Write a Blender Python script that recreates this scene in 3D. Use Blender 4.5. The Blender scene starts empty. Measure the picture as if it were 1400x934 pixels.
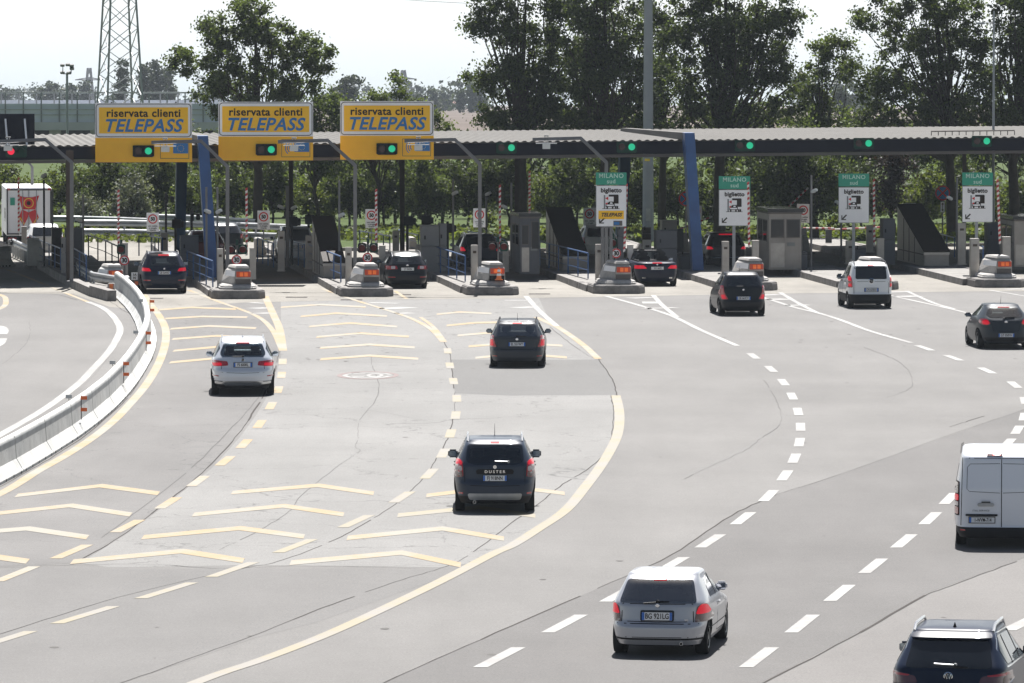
import bpy, bmesh, math, random
import numpy as np
from mathutils import Vector, Matrix, Quaternion
from mathutils.bvhtree import BVHTree
from mathutils.geometry import delaunay_2d_cdt
random.seed(7); RNG = np.random.default_rng(7)
R = math.radians
scene = bpy.context.scene
COL = scene.collection

# ------------------------------------------------------------------ camera
CAM_H = 10.75; FPX = 8200.0; PITCH = math.atan((467-34)/FPX)
cam_d = bpy.data.cameras.new('camera'); cam = bpy.data.objects.new('camera', cam_d); COL.objects.link(cam)
cam.location = (0, 0, CAM_H); cam.rotation_euler = (math.pi/2-PITCH, 0, 0)
cam_d.sensor_width = 36; cam_d.lens = FPX*36/1400; cam_d.clip_start = 1; cam_d.clip_end = 40000
scene.camera = cam

# ------------------------------------------------------------------ light
SUN_EL = R(57); SUN_AZ = R(3)          # the sun stands high beyond the plaza
w = bpy.data.worlds.new("World"); scene.world = w; w.use_nodes = True
nt = w.node_tree; nt.nodes.clear()
out = nt.nodes.new('ShaderNodeOutputWorld'); bg = nt.nodes.new('ShaderNodeBackground')
sky = nt.nodes.new('ShaderNodeTexSky'); sky.sky_type = 'NISHITA'; sky.sun_disc = False
sky.sun_elevation = SUN_EL; sky.sun_rotation = SUN_AZ; sky.dust_density = 3.0; sky.air_density = 1.2; sky.ozone_density = 2.0
tc = nt.nodes.new('ShaderNodeTexCoord'); mp = nt.nodes.new('ShaderNodeMapping')
mp.inputs['Rotation'].default_value = (R(0.95), 0, 0)      # the plain falls away gently: the horizon lies a little below level
nt.links.new(tc.outputs['Generated'], mp.inputs['Vector']); nt.links.new(mp.outputs[0], sky.inputs[0])
# bright haze low in the sky, strongest on the sun's side
def wn(op, a, b=None, c=None, clamp=False):
    o = nt.nodes.new('ShaderNodeMath'); o.operation = op; o.use_clamp = clamp
    for i, v in enumerate((a, b, c)):
        if v is None: continue
        if isinstance(v, (int, float)): o.inputs[i].default_value = v
        else: nt.links.new(v, o.inputs[i])
    return o.outputs[0]
sep = nt.nodes.new('ShaderNodeSeparateXYZ'); nt.links.new(mp.outputs[0], sep.inputs[0])
up_ = nt.nodes.new('ShaderNodeMapRange'); up_.interpolation_type = 'SMOOTHSTEP'; up_.inputs[1].default_value = 0.04; up_.inputs[2].default_value = 0.24; up_.inputs[3].default_value = 1; up_.inputs[4].default_value = 0; nt.links.new(sep.outputs['Z'], up_.inputs[0])
az_ = nt.nodes.new('ShaderNodeMapRange'); az_.inputs[1].default_value = -0.5; az_.inputs[2].default_value = 1.0; az_.inputs[3].default_value = 0.52; az_.inputs[4].default_value = 1; nt.links.new(sep.outputs['Y'], az_.inputs[0])
cl = nt.nodes.new('ShaderNodeTexNoise'); cl.inputs['Scale'].default_value = 5.0; cl.inputs['Detail'].default_value = 4; nt.links.new(mp.outputs[0], cl.inputs['Vector'])
cm = nt.nodes.new('ShaderNodeMapRange'); cm.inputs[3].default_value = 0.92; cm.inputs[4].default_value = 1.08; nt.links.new(cl.outputs['Fac'], cm.inputs[0])
gl = wn('MULTIPLY', wn('MULTIPLY', up_.outputs[0], az_.outputs[0]), cm.outputs[0])
low = nt.nodes.new('ShaderNodeMix'); low.data_type = 'RGBA'; low.inputs[6].default_value = (4.9, 5.9, 6.5, 1); low.inputs[7].default_value = (7.7, 8.1, 8.35, 1)
lf = nt.nodes.new('ShaderNodeMapRange'); lf.inputs[1].default_value = 0.0; lf.inputs[2].default_value = 0.022; nt.links.new(sep.outputs['Z'], lf.inputs[0]); nt.links.new(lf.outputs[0], low.inputs[0])
gv = nt.nodes.new('ShaderNodeVectorMath'); gv.operation = 'SCALE'; nt.links.new(low.outputs[2], gv.inputs[0]); nt.links.new(gl, gv.inputs['Scale'])
av = nt.nodes.new('ShaderNodeVectorMath'); av.operation = 'ADD'; sk = nt.nodes.new('ShaderNodeVectorMath'); sk.operation = 'SCALE'; sk.inputs['Scale'].default_value = 0.62; nt.links.new(sky.outputs[0], sk.inputs[0]); nt.links.new(sk.outputs[0], av.inputs[0]); nt.links.new(gv.outputs[0], av.inputs[1])
nt.links.new(av.outputs[0], bg.inputs['Color']); bg.inputs['Strength'].default_value = 0.05
nt.links.new(bg.outputs[0], out.inputs['Surface'])
sd = bpy.data.lights.new('sun', 'SUN'); sun = bpy.data.objects.new('sun', sd); COL.objects.link(sun)
sd.energy = 5.0; sd.angle = R(0.5); sd.color = (1.0, 0.975, 0.945)
S = Vector((math.sin(SUN_AZ)*math.cos(SUN_EL), math.cos(SUN_AZ)*math.cos(SUN_EL), math.sin(SUN_EL)))
sun.rotation_mode = 'QUATERNION'; sun.rotation_quaternion = S.to_track_quat('Z', 'Y')
vs = scene.view_settings; vs.view_transform = 'Standard'; vs.look = 'None'; vs.gamma = 1; vs.exposure = 1.28; vs.use_curve_mapping = False
scene.cycles.max_bounces = 6; scene.cycles.transparent_max_bounces = 12; scene.cycles.volume_bounces = 0
scene.cycles.use_denoising = True

# ------------------------------------------------------------------ pixel of the photograph -> point of the place
def ray(x, y):
    dx = (x-700)/FPX; dy = -(y-467)/FPX
    return Vector((dx, math.cos(PITCH)+dy*math.sin(PITCH), -math.sin(PITCH)+dy*math.cos(PITCH)))
def P(x, y, z=0.0):
    d = ray(x, y); t = (z-CAM_H)/d.z
    return Vector((d.x*t, d.y*t, z))
def Q(x, y, Y):
    d = ray(x, y); t = Y/d.y
    return Vector((d.x*t, Y, CAM_H+d.z*t))
LANE = R(6.0)                        # the lanes run six degrees to the left of straight ahead
LD = Vector((-math.sin(LANE), math.cos(LANE), 0)); LR = Vector((math.cos(LANE), math.sin(LANE), 0))
ZI = 0.26                            # height of the islands

# ------------------------------------------------------------------ materials
M = {}
def mat(name, col, rough=0.6, metal=0.0, var=0.0, scale=3.0, bump=0.0, bscale=30.0, coat=0.0, emit=None, es=1.0, col2=None, detail=6.0, spec=None, island=0.0, speck=0.0, sscale=60.0):
    m = bpy.data.materials.new(name); m.use_nodes = True
    n = m.node_tree; b = n.nodes['Principled BSDF']; L = n.links
    b.inputs['Base Color'].default_value = (*col, 1); b.inputs['Roughness'].default_value = rough
    b.inputs['Metallic'].default_value = metal; b.inputs['Coat Weight'].default_value = coat
    b.inputs['Coat Roughness'].default_value = 0.04
    if spec is None and max(col) < .13 and rough >= .3 and not emit: spec = .12
    if spec is not None: b.inputs['Specular IOR Level'].default_value = spec
    if emit: b.inputs['Emission Color'].default_value = (*emit, 1); b.inputs['Emission Strength'].default_value = es
    if var or bump or island or speck:
        t = n.nodes.new('ShaderNodeTexCoord')
    last = None
    if var:
        no = n.nodes.new('ShaderNodeTexNoise'); no.inputs['Scale'].default_value = scale; no.inputs['Detail'].default_value = detail; no.inputs['Roughness'].default_value = 0.62
        L.new(t.outputs['Object'], no.inputs['Vector'])
        mr = n.nodes.new('ShaderNodeMapRange'); mr.inputs[1].default_value = 0.3; mr.inputs[2].default_value = 0.7
        L.new(no.outputs['Fac'], mr.inputs[0])
        mx = n.nodes.new('ShaderNodeMix'); mx.data_type = 'RGBA'
        c2 = col2 if col2 else tuple(c*(1-var) for c in col)
        c1 = col if col2 else tuple(min(1, c*(1+var*0.6)) for c in col)
        mx.inputs[6].default_value = (*c2, 1); mx.inputs[7].default_value = (*c1, 1)
        L.new(mr.outputs[0], mx.inputs[0]); last = mx.outputs[2]
    if speck:
        no = n.nodes.new('ShaderNodeTexNoise'); no.inputs['Scale'].default_value = sscale; no.inputs['Detail'].default_value = 2.0
        L.new(t.outputs['Object'], no.inputs['Vector'])
        mr = n.nodes.new('ShaderNodeMapRange'); mr.inputs[1].default_value = 0.3; mr.inputs[2].default_value = 0.7; mr.inputs[3].default_value = 1-speck; mr.inputs[4].default_value = 1+speck
        L.new(no.outputs['Fac'], mr.inputs[0])
        mm = n.nodes.new('ShaderNodeVectorMath'); mm.operation = 'SCALE'
        if last: L.new(last, mm.inputs[0])
        else: mm.inputs[0].default_value = col
        L.new(mr.outputs[0], mm.inputs['Scale']); last = mm.outputs[0]
    if island:
        g = n.nodes.new('ShaderNodeNewGeometry')
        mr = n.nodes.new('ShaderNodeMapRange'); mr.inputs[3].default_value = 1-island; mr.inputs[4].default_value = 1+island
        L.new(g.outputs['Random Per Island'], mr.inputs[0])
        mm = n.nodes.new('ShaderNodeVectorMath'); mm.operation = 'SCALE'
        if last: L.new(last, mm.inputs[0])
        else: mm.inputs[0].default_value = col
        L.new(mr.outputs[0], mm.inputs['Scale']); last = mm.outputs[0]
    if last: L.new(last, b.inputs['Base Color'])
    if bump:
        no2 = n.nodes.new('ShaderNodeTexNoise'); no2.inputs['Scale'].default_value = bscale; no2.inputs['Detail'].default_value = 4
        L.new(t.outputs['Object'], no2.inputs['Vector'])
        bp = n.nodes.new('ShaderNodeBump'); bp.inputs['Strength'].default_value = bump; bp.inputs['Distance'].default_value = 0.02
        L.new(no2.outputs['Fac'], bp.inputs['Height']); L.new(bp.outputs[0], b.inputs['Normal'])
    M[name] = m; return m
def asphalt(name, col, stain=0.1, crack=0.0):
    stain *= 1.35
    """aggregate specks, broad stains stretched along the lanes, fine scatter"""
    m = mat(name, col, rough=0.88, spec=0.25); n = m.node_tree; L = n.links; b = n.nodes['Principled BSDF']
    t = n.nodes.new('ShaderNodeTexCoord')
    def noise(scale, detail, vec, rough=0.6):
        o = n.nodes.new('ShaderNodeTexNoise'); o.inputs['Scale'].default_value = scale; o.inputs['Detail'].default_value = detail; o.inputs['Roughness'].default_value = rough
        L.new(vec, o.inputs['Vector']); return o.outputs['Fac']
    def rng(v, a, b_, lo, hi):
        o = n.nodes.new('ShaderNodeMapRange'); o.inputs[1].default_value = a; o.inputs[2].default_value = b_; o.inputs[3].default_value = lo; o.inputs[4].default_value = hi
        L.new(v, o.inputs[0]); return o.outputs[0]
    def mul(a, c):
        o = n.nodes.new('ShaderNodeMath'); o.operation = 'MULTIPLY'; L.new(a, o.inputs[0]); L.new(c, o.inputs[1]); return o.outputs[0]
    mpn = n.nodes.new('ShaderNodeMapping'); mpn.inputs['Scale'].default_value = (1.0, 0.16, 1.0); L.new(t.outputs['Object'], mpn.inputs['Vector'])
    f = rng(noise(0.10, 5, t.outputs['Object']), 0.3, 0.7, 1-stain, 1+stain*0.6)
    f = mul(f, rng(noise(0.7, 4, mpn.outputs[0]), 0.3, 0.7, 1-stain*0.55, 1+stain*0.4))
    f = mul(f, rng(noise(4.0, 3, t.outputs['Object']), 0.25, 0.75, 0.94, 1.05))
    f = mul(f, rng(noise(22, 2, t.outputs['Object'], 0.8), 0.25, 0.75, 0.74, 1.26))
    if crack:
        vo = n.nodes.new('ShaderNodeTexVoronoi'); vo.feature = 'DISTANCE_TO_EDGE'; vo.inputs['Scale'].default_value = 0.22
        wn = n.nodes.new('ShaderNodeTexNoise'); wn.inputs['Scale'].default_value = 0.8; wn.inputs['Detail'].default_value = 5
        L.new(t.outputs['Object'], wn.inputs['Vector'])
        va = n.nodes.new('ShaderNodeVectorMath'); va.operation = 'MULTIPLY_ADD'; va.inputs[1].default_value = (2.6, 2.6, 0); L.new(wn.outputs['Color'], va.inputs[0]); L.new(t.outputs['Object'], va.inputs[2])
        L.new(va.outputs[0], vo.inputs['Vector'])
        cr = rng(vo.outputs['Distance'], 0.0, 0.006, 1-crack, 1.0)
        f = mul(f, cr)
    mm = n.nodes.new('ShaderNodeVectorMath'); mm.operation = 'SCALE'; mm.inputs[0].default_value = col; L.new(f, mm.inputs['Scale'])
    L.new(mm.outputs[0], b.inputs['Base Color'])
    bp = n.nodes.new('ShaderNodeBump'); bp.inputs['Strength'].default_value = 0.25; bp.inputs['Distance'].default_value = 0.01
    L.new(noise(40, 2, t.outputs['Object']), bp.inputs['Height']); L.new(bp.outputs[0], b.inputs['Normal'])
    return m
def paint_marks(name, col, under):
    """road paint, worn through to the asphalt in places"""
    m = mat(name, col, rough=0.7); n = m.node_tree; L = n.links; b = n.nodes['Principled BSDF']
    t = n.nodes.new('ShaderNodeTexCoord'); o = n.nodes.new('ShaderNodeTexNoise'); o.inputs['Scale'].default_value = 3.0; o.inputs['Detail'].default_value = 9; o.inputs['Roughness'].default_value = 0.78
    L.new(t.outputs['Object'], o.inputs['Vector'])
    o2 = n.nodes.new('ShaderNodeTexNoise'); o2.inputs['Scale'].default_value = 0.35; o2.inputs['Detail'].default_value = 3; L.new(t.outputs['Object'], o2.inputs['Vector'])
    ad = n.nodes.new('ShaderNodeMath'); ad.operation = 'ADD'; L.new(o.outputs['Fac'], ad.inputs[0]); L.new(o2.outputs['Fac'], ad.inputs[1])
    r = n.nodes.new('ShaderNodeMapRange'); r.inputs[1].default_value = 0.88; r.inputs[2].default_value = 1.12; r.inputs[3].default_value = 0.05; L.new(ad.outputs[0], r.inputs[0])
    mx = n.nodes.new('ShaderNodeMix'); mx.data_type = 'RGBA'; mx.inputs[6].default_value = (*under, 1); mx.inputs[7].default_value = (*col, 1)
    L.new(r.outputs[0], mx.inputs[0]); L.new(mx.outputs[2], b.inputs['Base Color'])
    return m
asphalt('asphalt', (0.1333, 0.129, 0.124), 0.10)
asphalt('asphalt_pale', (0.168, 0.165, 0.159), 0.09, 0.45)
asphalt('asphalt_grey', (0.1271, 0.1228, 0.119), 0.12, 0.4)
asphalt('asphalt_new', (0.104, 0.100, 0.097), 0.10)
asphalt('asphalt_patch', (0.1147, 0.1128, 0.1097), 0.06)
asphalt('asphalt_smooth', (0.124, 0.1203, 0.1166), 0.08)
asphalt('asphalt_warm', (0.132, 0.126, 0.121), 0.08)
asphalt('plaza_concrete', (0.2046, 0.1922, 0.1705), 0.16, 0.3)
mat('crack', (0.05, 0.045, 0.042), 0.95)
mat('stain', (0.085, 0.080, 0.076), 0.8)
mat('tar_seal', (0.088, 0.085, 0.082), 0.9)
paint_marks('white_paint', (0.225, 0.225, 0.215), (0.155, 0.1488, 0.1426))
paint_marks('yellow_paint', (0.200, 0.130, 0.043), (0.1674, 0.155, 0.124))
paint_marks('yellow_worn', (0.165, 0.138, 0.076), (0.1488, 0.1364, 0.1178))
mat('red_road_paint', (0.13, 0.09, 0.085), 0.8)
mat('concrete', (0.38, 0.365, 0.345), 0.9, var=0.25, scale=1.3, bump=0.3, speck=0.1, sscale=14)
mat('kerb_concrete', (0.20, 0.188, 0.178), 0.9, var=0.4, scale=2.0, bump=0.4, speck=0.12, sscale=9)
mat('concrete_white', (0.52, 0.52, 0.50), 0.85, var=0.22, scale=1.2, bump=0.2, speck=0.06, sscale=8)
mat('concrete_band', (0.36, 0.37, 0.37), 0.85, var=0.2, scale=1.6)
mat('island_top', (0.186, 0.1767, 0.1643), 0.9, var=0.28, scale=0.8, bump=0.3, speck=0.1, sscale=9)
mat('steel', (0.36, 0.34, 0.32), 0.42, 0.75, var=0.18, scale=2.2)
mat('galvanised', (0.40, 0.41, 0.42), 0.5, 0.6, var=0.25, scale=2.0)
mat('pole_grey', (0.1736, 0.1705, 0.1736), 0.55, 0.3, var=0.12, scale=2)
mat('mast_grey', (0.2914, 0.31, 0.3286), 0.5, 0.25, var=0.1, scale=1.2)
mat('brown_steel', (0.0806, 0.062, 0.0527), 0.7, 0.2, var=0.3, scale=1.5)
mat('dark_steel', (0.0186, 0.0186, 0.02108), 0.5, 0.3, var=0.3, scale=2)
mat('cabinet_grey', (0.1054, 0.1116, 0.124), 0.6, 0.2, var=0.15, scale=1.2)
mat('cabinet_light', (0.186, 0.1922, 0.1922), 0.6, 0.1, var=0.12, scale=1.2)
mat('blue_steel', (0.022, 0.085, 0.25), 0.45, 0.0, var=0.25, scale=1.2)
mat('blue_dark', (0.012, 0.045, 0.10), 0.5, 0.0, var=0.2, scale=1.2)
mat('blue_rail', (0.035, 0.09, 0.22), 0.4, 0.2, var=0.2, scale=3)
mat('navy_fascia', (0.00744, 0.00868, 0.0186), 0.5, 0.1, var=0.3, scale=0.8)
mat('roof_sheet', (0.122, 0.117, 0.109), 0.75, 0.0, var=0.14, scale=0.5)
mat('flange_grey', (0.124, 0.1116, 0.1054), 0.6, 0.2)
mat('sign_yellow', (1.0, 0.54, 0.008), 0.45, var=0.05, scale=2)
mat('sign_yellow_low', (1.0, 0.50, 0.006), 0.45, var=0.06, scale=2)
mat('sign_white', (0.84, 0.84, 0.85), 0.5, var=0.04, scale=2)
mat('sign_black', (0.03, 0.022, 0.018), 0.5)
mat('sign_blue', (0.015, 0.16, 0.42), 0.45)
mat('sign_green', (0.02, 0.30, 0.20), 0.45)
mat('sign_red', (0.60, 0.015, 0.02), 0.45)
mat('sign_grey', (0.20, 0.21, 0.22), 0.5)
mat('sign_back', (0.30, 0.31, 0.32), 0.5, 0.5)
mat('star_yellow', (0.8, 0.6, 0.05), 0.5)
mat('pale_green_text', (0.45, 0.68, 0.58), 0.5)
mat('boom_red', (0.42, 0.03, 0.03), 0.5); mat('boom_white', (0.70, 0.66, 0.62), 0.5)
mat('signal_green_housing', (0.01, 0.05, 0.035), 0.4); mat('signal_black', (0.008, 0.008, 0.01), 0.45)
mat('lens_green', (0.01, 0.35, 0.18), 0.3, emit=(0.01, 0.75, 0.38), es=0.22)
mat('lens_red', (0.5, 0.02, 0.04), 0.3, emit=(1.0, 0.01, 0.06), es=0.32)
mat('lens_off', (0.045, 0.012, 0.012), 0.25)
mat('lens_off_red', (0.12, 0.012, 0.012), 0.3)
mat('amber', (0.42, 0.05, 0.01), 0.3, emit=(1, 0.06, 0.005), es=0.03)
mat('amber_bulb', (0.9, 0.2, 0.03), 0.3, emit=(1, 0.16, 0.01), es=0.06)
mat('orange_reflector', (0.72, 0.13, 0.02), 0.4)
mat('orange_plastic', (0.8, 0.2, 0.04), 0.5)
mat('camera_white', (0.62, 0.63, 0.62), 0.4)
mat('brown_sheet', (0.0186, 0.01302, 0.00992), 0.65, 0.1, var=0.25, scale=1.5)
mat('booth_metal', (0.27, 0.25, 0.23), 0.45, 0.35, var=0.2, scale=1.0)
mat('booth_dark', (0.0124, 0.01364, 0.01612), 0.15)
mat('window_dark', (0.0124, 0.0155, 0.0186), 0.06)
mat('bark', (0.0465, 0.0372, 0.02976), 0.95, var=0.3, scale=3)
mat('grass', (0.045, 0.068, 0.016), 0.95, var=0.35, scale=0.9, speck=0.25, sscale=5)
mat('field', (0.11, 0.09, 0.078), 0.95, var=0.25, scale=0.02)
mat('building_wall', (0.279, 0.2356, 0.2108), 0.9); mat('roof_tile', (0.217, 0.0992, 0.0682), 0.9)
mat('overpass_concrete', (0.45, 0.45, 0.44), 0.9, var=0.15, scale=0.2)
mat('overpass_glass', (0.50, 0.53, 0.60), 0.4, var=0.1, scale=0.3)
mat('pylon_steel', (0.30, 0.31, 0.32), 0.6, 0.5)
mat('tyre', (0.018, 0.018, 0.019), 0.85); mat('rim', (0.30, 0.31, 0.32), 0.35, 0.8); mat('dark_rim', (0.0372, 0.0372, 0.0403), 0.4, 0.7)
mat('black_plastic', (0.018, 0.018, 0.02), 0.6); mat('interior', (0.012, 0.012, 0.013), 0.9); mat('seat_fabric', (0.03, 0.03, 0.032), 0.9)
mat('seam', (0.012, 0.012, 0.014), 0.8)
mat('tail_red', (0.36, 0.012, 0.018), 0.12, coat=1); mat('tail_lit', (0.44, 0.006, 0.014), 0.2, emit=(1.0, 0.008, 0.04), es=0.16, coat=.25, spec=.2)
mat('tail_clear', (0.42, 0.36, 0.38), 0.12, coat=1); mat('tail_dark', (0.08, 0.025, 0.03), 0.12, coat=1)
mat('plate_white', (0.68, 0.69, 0.70), 0.4); mat('plate_blue', (0.03, 0.14, 0.50), 0.4); mat('chrome', (0.75, 0.76, 0.78), 0.12, 1.0)
mat('bright_trim', (0.6, 0.61, 0.62), 0.25, 0.9)
mat('cloth_light', (0.248, 0.248, 0.248), 0.9)
def car_paint(name, col, metal=0.5, rough=0.3):
    dark = max(col) < .12
    return mat(name, tuple(v*(.62 if dark else .72) for v in col), .4 if dark else rough, 0.0 if dark else metal, coat=.3 if dark else .7, spec=.12 if dark else .5)
def glass_mat(name, tint, ior=1.5):
    m = bpy.data.materials.new(name); m.use_nodes = True; n = m.node_tree; n.nodes.clear(); L = n.links
    o = n.nodes.new('ShaderNodeOutputMaterial'); mx = n.nodes.new('ShaderNodeMixShader'); f = n.nodes.new('ShaderNodeFresnel'); f.inputs[0].default_value = ior
    a = n.nodes.new('ShaderNodeBsdfTransparent'); a.inputs[0].default_value = (*tint, 1); g = n.nodes.new('ShaderNodeBsdfGlossy'); g.inputs['Roughness'].default_value = 0.03
    g.inputs[0].default_value = (0.95, 0.98, 1, 1)
    L.new(f.outputs[0], mx.inputs[0]); L.new(a.outputs[0], mx.inputs[1]); L.new(g.outputs[0], mx.inputs[2]); L.new(mx.outputs[0], o.inputs[0])
    M[name] = m; return m
glass_mat('glass', (0.62, 0.68, 0.68), 1.7); glass_mat('glass_tint', (0.50, 0.52, 0.54), 1.75); glass_mat('glass_sheen', (0.60, 0.63, 0.64), 2.3)
mat('glass_dark', (0.008, 0.010, 0.013), 0.04, spec=0.6)
def leaf_mat(name, col, trans=0.45, vari=0.55, rough=0.6):
    m = bpy.data.materials.new(name); m.use_nodes = True; n = m.node_tree; n.nodes.clear(); L = n.links
    o = n.nodes.new('ShaderNodeOutputMaterial'); mx = n.nodes.new('ShaderNodeMixShader'); mx.inputs[0].default_value = trans
    d = n.nodes.new('ShaderNodeBsdfPrincipled'); t = n.nodes.new('ShaderNodeBsdfTranslucent'); d.inputs['Roughness'].default_value = rough; d.inputs['Specular IOR Level'].default_value = 0.25
    g = n.nodes.new('ShaderNodeNewGeometry'); mr = n.nodes.new('ShaderNodeMapRange'); mr.inputs[3].default_value = 1-vari; mr.inputs[4].default_value = 1+vari
    L.new(g.outputs['Random Per Island'], mr.inputs[0])
    tcx = n.nodes.new('ShaderNodeTexCoord'); no = n.nodes.new('ShaderNodeTexNoise'); no.inputs['Scale'].default_value = 0.45; no.inputs['Detail'].default_value = 3; L.new(tcx.outputs['Object'], no.inputs['Vector'])
    m2 = n.nodes.new('ShaderNodeMapRange'); m2.inputs[1].default_value = 0.3; m2.inputs[2].default_value = 0.7; m2.inputs[3].default_value = 0.65; m2.inputs[4].default_value = 1.3; L.new(no.outputs['Fac'], m2.inputs[0])
    mu = n.nodes.new('ShaderNodeMath'); mu.operation = 'MULTIPLY'; L.new(mr.outputs[0], mu.inputs[0]); L.new(m2.outputs[0], mu.inputs[1])
    sc = n.nodes.new('ShaderNodeVectorMath'); sc.operation = 'SCALE'; sc.inputs[0].default_value = col; L.new(mu.outputs[0], sc.inputs['Scale'])
    L.new(sc.outputs[0], d.inputs['Base Color'])
    s2 = n.nodes.new('ShaderNodeVectorMath'); s2.operation = 'MULTIPLY'; s2.inputs[1].default_value = (1.25, 1.3, 0.55); L.new(sc.outputs[0], s2.inputs[0]); L.new(s2.outputs[0], t.inputs[0])
    L.new(d.outputs[0], mx.inputs[1]); L.new(t.outputs[0], mx.inputs[2]); L.new(mx.outputs[0], o.inputs[0])
    M[name] = m; return m
leaf_mat('leaf_dark', (0.060, 0.078, 0.034)); leaf_mat('leaf_mid', (0.070, 0.090, 0.038)); leaf_mat('leaf_light', (0.085, 0.108, 0.040), 0.4)
leaf_mat('leaf_silver', (0.155, 0.1674, 0.1364), 0.2); leaf_mat('leaf_bright', (0.0868, 0.1054, 0.031), 0.45); leaf_mat('leaf_far', (0.0434, 0.0558, 0.031), 0.2)
leaf_mat('leaf_purple', (0.031, 0.0186, 0.0217), 0.2)

# ------------------------------------------------------------------ mesh builder and object helpers
class MB:
    def __init__(s): s.v = []; s.f = []; s.m = []; s.mats = []
    def mi(s, m):
        if m not in s.mats: s.mats.append(m)
        return s.mats.index(m)
    def add(s, vs, fs, m):
        k = len(s.v); i = s.mi(m); s.v += [tuple(v) for v in vs]
        s.f += [tuple(a+k for a in f) for f in fs]; s.m += [i]*len(fs)
    def box(s, c, d, m, rz=0.0, ry=0.0, rx=0.0, top=1.0, topy=None):
        """c centre, d size, top = scale of the upper face"""
        ty = top if topy is None else topy
        rot = Matrix.Rotation(rz, 3, 'Z') @ Matrix.Rotation(ry, 3, 'Y') @ Matrix.Rotation(rx, 3, 'X')
        x, y, z = d[0]/2, d[1]/2, d[2]/2
        vs = [(-x,-y,-z),(x,-y,-z),(x,y,-z),(-x,y,-z),(-x*top,-y*ty,z),(x*top,-y*ty,z),(x*top,y*ty,z),(-x*top,y*ty,z)]
        s.add([Vector(c)+rot@Vector(v) for v in vs], [(0,3,2,1),(4,5,6,7),(0,1,5,4),(1,2,6,5),(2,3,7,6),(3,0,4,7)], m)
    def tube(s, a, b, r0, m, r1=None, n=8, caps=True):
        a = Vector(a); b = Vector(b); r1 = r0 if r1 is None else r1
        ax = (b-a); ax.normalize(); u = ax.orthogonal().normalized(); w_ = ax.cross(u)
        vs = []
        for p, r in ((a, r0), (b, r1)):
            for i in range(n):
                t = 2*math.pi*i/n; vs.append(p+(u*math.cos(t)+w_*math.sin(t))*r)
        fs = [(i, (i+1) % n, n+(i+1) % n, n+i) for i in range(n)]
        if caps: fs += [tuple(range(n-1, -1, -1)), tuple(range(n, 2*n))]
        s.add(vs, fs, m)
    def path(s, pts, r, m, n=8):
        pts = [Vector(p) for p in pts]; rs = r if isinstance(r, (list, tuple)) else [r]*len(pts)
        vs = []; up = None
        for k, p in enumerate(pts):
            d = (pts[min(k+1, len(pts)-1)]-pts[max(k-1, 0)]).normalized()
            if up is None: up = d.orthogonal().normalized()
            up = (up-d*up.dot(d)).normalized(); w_ = d.cross(up)
            for i in range(n):
                t = 2*math.pi*i/n; vs.append(p+(up*math.cos(t)+w_*math.sin(t))*rs[k])
        fs = []
        for k in range(len(pts)-1):
            for i in range(n): fs.append((k*n+i, k*n+(i+1) % n, (k+1)*n+(i+1) % n, (k+1)*n+i))
        fs += [tuple(range(n-1, -1, -1)), tuple(range((len(pts)-1)*n, len(pts)*n))]
        s.add(vs, fs, m)
    def prism(s, poly, axis, a, b, m):
        """poly in the two other axes, extruded along axis from a to b"""
        n = len(poly)
        def pt(q, t):
            return {'x': (t, q[0], q[1]), 'y': (q[0], t, q[1]), 'z': (q[0], q[1], t)}[axis]
        vs = [pt(q, a) for q in poly]+[pt(q, b) for q in poly]
        fs = [tuple(range(n)), tuple(range(2*n-1, n-1, -1))]+[(i, n+i, n+(i+1) % n, (i+1) % n) for i in range(n)]
        s.add(vs, fs, m)
    def build(s, name, parent=None, smooth=False, ang=40, bevel=0.0, loc=None, rz=None):
        me = bpy.data.meshes.new(name); me.from_pydata(s.v, [], s.f); me.update()
        for m in s.mats: me.materials.append(M[m])
        me.polygons.foreach_set('material_index', s.m)
        bm = bmesh.new(); bm.from_mesh(me)
        if bevel:
            bmesh.ops.remove_doubles(bm, verts=bm.verts, dist=1e-5)
        bmesh.ops.recalc_face_normals(bm, faces=bm.faces)
        if bevel:
            es = [e for e in bm.edges if len(e.link_faces) == 2 and e.calc_face_angle(0) > 0.5]
            bmesh.ops.bevel(bm, geom=es, offset=bevel, segments=2, affect='EDGES', clamp_overlap=True)
        bm.to_mesh(me); bm.free()
        if smooth: me.shade_smooth(); me.set_sharp_from_angle(angle=R(ang))
        o = bpy.data.objects.new(name, me); COL.objects.link(o)
        if parent: o.parent = parent
        if loc is not None: o.location = loc
        if rz is not None: o.rotation_euler.z = rz
        return o
def thing(name, label, cat, loc=(0, 0, 0), rz=0.0, group=None):
    o = bpy.data.objects.new(name, None); COL.objects.link(o); o.location = loc; o.rotation_euler.z = rz
    o.empty_display_size = 0.3
    return tag(o, label, cat, group)
def tag(o, label, cat, group=None):
    o['label'] = label; o['category'] = cat
    if group: o['group'] = group
    return o
def struct(o): o['kind'] = 'structure'; return o
def stuff(o, label=None, cat=None):
    o['kind'] = 'stuff'
    if label: o['label'] = label; o['category'] = cat
    return o
def copy_tree(o, parent=None):
    c = o.copy(); COL.objects.link(c)
    if parent is not None: c.parent = parent
    for ch in list(o.children): copy_tree(ch, c)
    return c
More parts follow.
